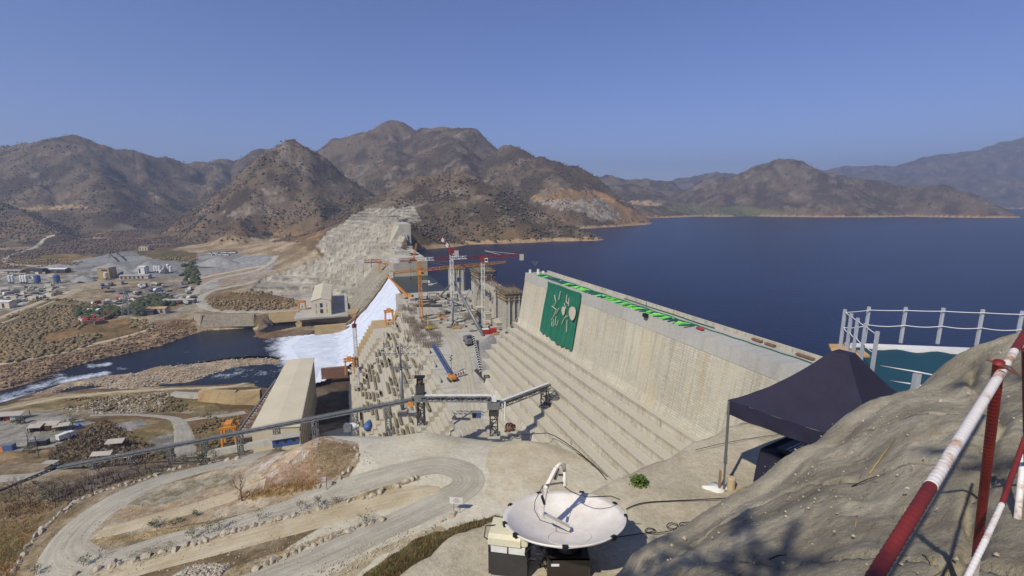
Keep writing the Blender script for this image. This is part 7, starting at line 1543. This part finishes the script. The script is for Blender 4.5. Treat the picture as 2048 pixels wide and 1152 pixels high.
# parked plant and vehicles: one of each kind, then copies
def fleet(name, label, cat, group, parts, spots, sc_=(1, 1)):
    t = thing(name, label, cat, (0, 0, 0), group)
    for nm, m_, fn in parts: mb = MB(); fn(mb); mb.build(nm, m_, t)
    for k_, (x, y) in enumerate(sorted(spots)):
        lb = ordn(k_)+' '+label; q = ground(x, y, 62); f = random.uniform(*sc_)
        if k_ == 0: t.location = q; t.rotation_euler = (0, 0, random.uniform(0, 6.28)); t.scale = (f,)*3; t['label'] = lb
        else: copytree(t, q, random.uniform(0, 6.28), f, label=lb)
def scatter(poly, n, seed):
    rr = random.Random(seed); xs = [p[0] for p in poly]; ys_ = [p[1] for p in poly]; out = []
    while len(out) < n:
        x, y = rr.uniform(min(xs), max(xs)), rr.uniform(min(ys_), max(ys_))
        if inpoly(np.array([x]), np.array([y]), poly)[0]: out.append((x, y))
    return out
def tparts(cm, bm): return [('body', M[bm], lambda mb: mb.box((-.9, 0, 2.0), (5.2, 2.4, 2.0))), ('cab', M[cm], lambda mb: mb.prism([(2.0, -1.15, .7), (3.9, -1.15, .7), (3.9, -1.15, 1.8), (3.4, -1.15, 2.8), (2.0, -1.15, 2.8)], (0, 2.3, 0))), ('wheels', M['black'], lambda mb: [mb.tube([(x, -1.25, .55), (x, 1.25, .55)], .55, 10) for x in (-2.6, -1.4, 2.8)][0])]
YA = [(190,608),(300,590),(385,586),(396,596),(378,612),(300,604),(215,612)]; YB = [(20,575),(120,572),(125,590),(60,602),(0,612),(0,590)]; YC = [(150,640),(200,632),(240,626),(236,636),(200,648),(140,654)]; YD = [(200,585),(300,568),(385,566),(390,580),(300,590),(210,592)]
fleet('parked_truck', 'white tipper truck from the left parked on the works yard', 'truck', 'white trucks on the works yard', tparts('white', 'concpale'), scatter(YA, 20, 1)+scatter(YD, 8, 2)+scatter(YB, 8, 12), (.9, 1.3))
fleet('parked_truck', 'red bodied truck from the left parked on the works yard', 'truck', 'red trucks on the works yard', tparts('white', 'red'), scatter(YA, 5, 3)+scatter(YC, 12, 4), (.9, 1.2))
fleet('parked_truck', 'blue truck from the left parked on the works yard', 'truck', 'blue trucks on the works yard', tparts('blue', 'steel'), [(205, 572), (222, 571), (212, 578), (246, 568)]+scatter(YD, 4, 5), (1, 1.3))
fleet('shipping_container', 'pale shipping container from the left on the works yard', 'container', 'pale containers on the works yard', [('shell', M['cream'], lambda mb: mb.box((0, 0, 1.3), (6, 2.4, 2.6))), ('doors', M['steel'], lambda mb: mb.box((3.03, 0, 1.3), (.08, 2.2, 2.3)))], scatter(YB, 26, 6)+scatter([(0,545),(120,540),(130,556),(0,560)], 16, 7)+scatter(YA, 8, 8), (.9, 1.4))
fleet('shipping_container', 'rust red shipping container from the left on the works yard', 'container', 'rust red containers on the works yard', [('shell', M['rust'], lambda mb: mb.box((0, 0, 1.3), (6, 2.4, 2.6))), ('doors', M['steel'], lambda mb: mb.box((3.03, 0, 1.3), (.08, 2.2, 2.3)))], scatter(YC, 8, 9)+scatter(YA, 6, 10)+scatter(YB, 5, 11), (.8, 1.2))
fleet('parked_car', 'white pickup from the left parked on the upper terrace', 'car', 'cars parked on the upper terrace', [('body', M['white'], lambda mb: mb.box((0, 0, .8), (4.6, 1.9, .9))), ('cabin', M['glass'], lambda mb: mb.box((.2, 0, 1.5), (2.2, 1.7, .7))), ('wheels', M['black'], lambda mb: [mb.tube([(x, -1, .4), (x, 1, .4)], .4, 8) for x in (-1.5, 1.5)][0])], [(422+4.5*k_, 508-.15*k_) for k_ in range(12)]+[(428+6*k_, 511) for k_ in range(6)], (1.4, 1.8))
fleet('scaffold_stack', 'dark heap of scaffolding pipes from the left on the works yard', 'scaffolding', 'scaffolding heaps on the yard', [('pipes', M['steel_dark'], lambda mb: [mb.bar((-3, -1.2+.35*k_, .3+.2*(k_ % 3)), (3, -1.1+.35*k_, .4+.2*(k_ % 3)), .3) for k_ in range(8)][0])], scatter(YA, 16, 13)+scatter(YD, 8, 14)+scatter(YB, 16, 15)+scatter([(150,560),(200,552),(205,560),(160,568)], 8, 16), (.9, 1.8))
# ---------------- sheds of the near yard at the left
gy = lambda x, y: ground(x, y, 100)
def openshed(label, px, py, L, W, rz, wm, f=1.0, h=3.0):
    p = gy(px, py); t = thing('yard_shed', label, 'shed', p); a = Vector((math.cos(rz), math.sin(rz), 0)); b_ = Vector((-a.y, a.x, 0)); ax_ = (a, b_, VZ)
    for i in (-1, 1):
        for j in (-1, 1): q = p+a*(i*L*.45)+b_*(j*W*.45); mb = MB(); mb.bar(q-VZ*2, q+VZ*h, .2); mb.build('post', M['steel_dark'], t)
    mb = MB(); mb.prism([p-a*(L/2)-b_*(W/2)+VZ*h, p-a*(L/2)+VZ*(h+.9), p-a*(L/2)+b_*(W/2)+VZ*h, p-a*(L/2)+b_*(W/2)+VZ*(h-.15), p-a*(L/2)+VZ*(h+.72), p-a*(L/2)-b_*(W/2)+VZ*(h-.15)], a*L); mb.build('roof', M['roofm'], t)
    for k_, m_ in enumerate(wm): mb = MB(); mb.box(p+a*(-L*.3+k_*L*.3)+VZ*1.0, (L*.24, W*.6, 2.4), axes=ax_); mb.build('stall', M[m_], t)
openshed('long grey roofed shed with an orange stall at the middle of the left yard', 102, 858, 9.5, 5.5, .1, ('black', 'orange', 'steel')); openshed('small dark shed left of the long orange stall shed', 77, 862, 5.5, 4.5, .1, ('black',), h=2.6); openshed('narrow brown roofed shed right of the long orange stall shed', 127, 860, 6, 4, .35, ('rust',), h=2.6)
openshed('grey roofed shed with a red stall at the top left of the yard', 32, 838, 9, 6, .15, ('red', 'white')); openshed('grey roofed shed cut by the left edge of the photo', 4, 840, 8, 6, .1, ('red', 'black'))
openshed('free standing pale flat roof above the dark brushy slope', 235, 892, 6.5, 5, .2, (), h=2.4); openshed('brown roof peeking above the trees behind the conveyor', 208, 918, 7, 3.6, .15, (), h=2.4); openshed('white roof close to the conveyor line', 252, 922, 6, 3, .15, (), h=2.2)
truck('white box truck standing on the left yard', gy(132, 878), 1.25, 'white', 'white', 6.0)
for lab, x, y, m_, L in (('blue container at the lower left of the yard', 20, 900, 'blue', 3.2), ('orange container beside the blue one at the lower left', 8, 901, 'orange', 2.6), ('dark container below the bare tree of the yard', 88, 890, 'black', 3.4), ('second dark container below the bare tree of the yard', 70, 892, 'steel_dark', 3.0)):
    p = gy(x, y); t = thing('container', lab, 'container', p); mb = MB(); mb.box(p+VZ*1.2, (L, 2.2, 2.4), rz=.2); mb.build('body', M[m_], t); mb = MB(); mb.box(p+VZ*2.45, (L+.1, 2.3, .12), rz=.2); mb.build('roof', M['steel'], t)
p = gy(158, 853); t = thing('tarpaulin', 'small bright blue tarpaulin heap on the left yard', 'tarpaulin', p); mb = MB(); mb.tube([p, p+VZ*.8, p+VZ*1.4], [1.0, .8, .3], 7); mb.build('cloth', simple('bright_blue_tarp', (50, 92, 200), .6, .2, 1), t)
baretree(gy(56, 893), 8.0, 77, 'large bare tree standing on the left yard'); baretree(gy(140, 838), 5, 78, 'small bare tree above the dark slope of the yard')
for k_, (x, y) in enumerate(((35, 848), (48, 845), (60, 905), (300, 905), (322, 915), (150, 845))): leafytree('bush', gy(x, y), 2.6, 2.2, 90+k_, M['leaf'] if k_ < 2 else M['leafdry'], ('first', 'second', 'third', 'fourth', 'fifth', 'sixth')[k_]+' bush from the left round the lower yard', 'bushes round the lower yard', n=200, leaf=.5, cat='bush')
p = atz(100, 940, -95); t = ctower('conveyor_tower', 'small dark transfer tower at the left end of the long conveyor', Vector((cl.x-1.5, cl.y, cl.z-6)), cl.z-.6, 1.6, ((.6, 3.0, 1.6, 'steel_dark', 'machinery'),)); mb = MB(); mb.box(cl+Vector((-1.5, 0, 2.6)), (4.6, 2.4, .2)); mb.build('roof', M['roofm'], t)
p = Vector((cl.x+2.5, cl.y-1, cl.z-5)); t = thing('site_hut', 'small pale hut beside the left transfer tower', 'hut', p); mb = MB(); mb.box(p+VZ*1, (1.8, 1.8, 2.4)); mb.build('walls', M['roofm'], t); mb = MB(); mb.box(p+VZ*2.3, (2.1, 2.1, .15)); mb.build('roof', M['white'], t)
mb = MB(); q = gy(78, 915); mb.bar(q, q+VZ*9, .22); setp(mb.build('pole', M['bark']), 'thin wooden pole standing at the lower yard edge', 'pole')
# pines behind the camera that dapple the rock bank
def pine(pt_, label, seed, n, zr, Lr, dens_):
    t = thing('pine_tree', label, 'tree', pt_); rr = random.Random(seed); mb = MB(); mb.tube([pt_, pt_+Vector((.1, .1, zr[1]*.5)), pt_+Vector((.2, .1, zr[1]))], [.18, .12, .04], 8); mb.build('trunk', M['bark'], t, True)
    vs_, fs_ = [], []; mb = MB()
    for i in range(n):
        z = rr.uniform(*zr); a = rr.uniform(0, 6.28); L = rr.uniform(*Lr); s0 = pt_+Vector((.15, .1, z)); e = s0+Vector((math.cos(a)*L, math.sin(a)*L, rr.uniform(-.2, .5))); mb.tube([s0, e], [.035, .01], 4)
        for q in range(int(L*4)):
            c = s0.lerp(e, rr.uniform(.4, 1.05))+Vector((rr.gauss(0, .12), rr.gauss(0, .12), rr.gauss(0, .08)))
            for _ in range(dens_):
                d = Vector((rr.gauss(0, 1), rr.gauss(0, 1), rr.gauss(0, .6))).normalized()*rr.uniform(.10, .26); n_ = d.orthogonal().normalized()*.016; b0 = len(vs_); vs_ += [c-n_, c+n_, c+d]; fs_.append((b0, b0+1, b0+2))
    mb.add(vs_, fs_); mb.build('crown', M['leaf'], t)
pine(Vector((-2.6, -2.6, -3.0)), 'pine tree standing behind the viewpoint on its left', 12, 26, (3.6, 8.6), (1.2, 3.4), 26)
pine(Vector((1.1, -2.6, -2.0)), 'pine tree standing straight behind the viewpoint', 15, 15, (5.4, 9.6), (.9, 2.3), 20)
# ---------------------------------------------------------------- haze
_h = MB(); _h.box((1500, 4300, 180), (13800, 9600, 1000)); m, n, b = newmat('air'); n.nodes.remove(b)
pv = N(n, 'ShaderNodeVolumePrincipled'); pv.inputs['Density'].default_value = HAZE; pv.inputs['Color'].default_value = (.55, .68, .95, 1); pv.inputs['Anisotropy'].default_value = .2
n.links.new(pv.outputs[0], n.nodes['Material Output'].inputs['Volume'])
if HAZE: hz_o = _h.build('haze', m); setp(hz_o, kind='stuff', label='thin blue haze over the valley and lake', cat='haze')
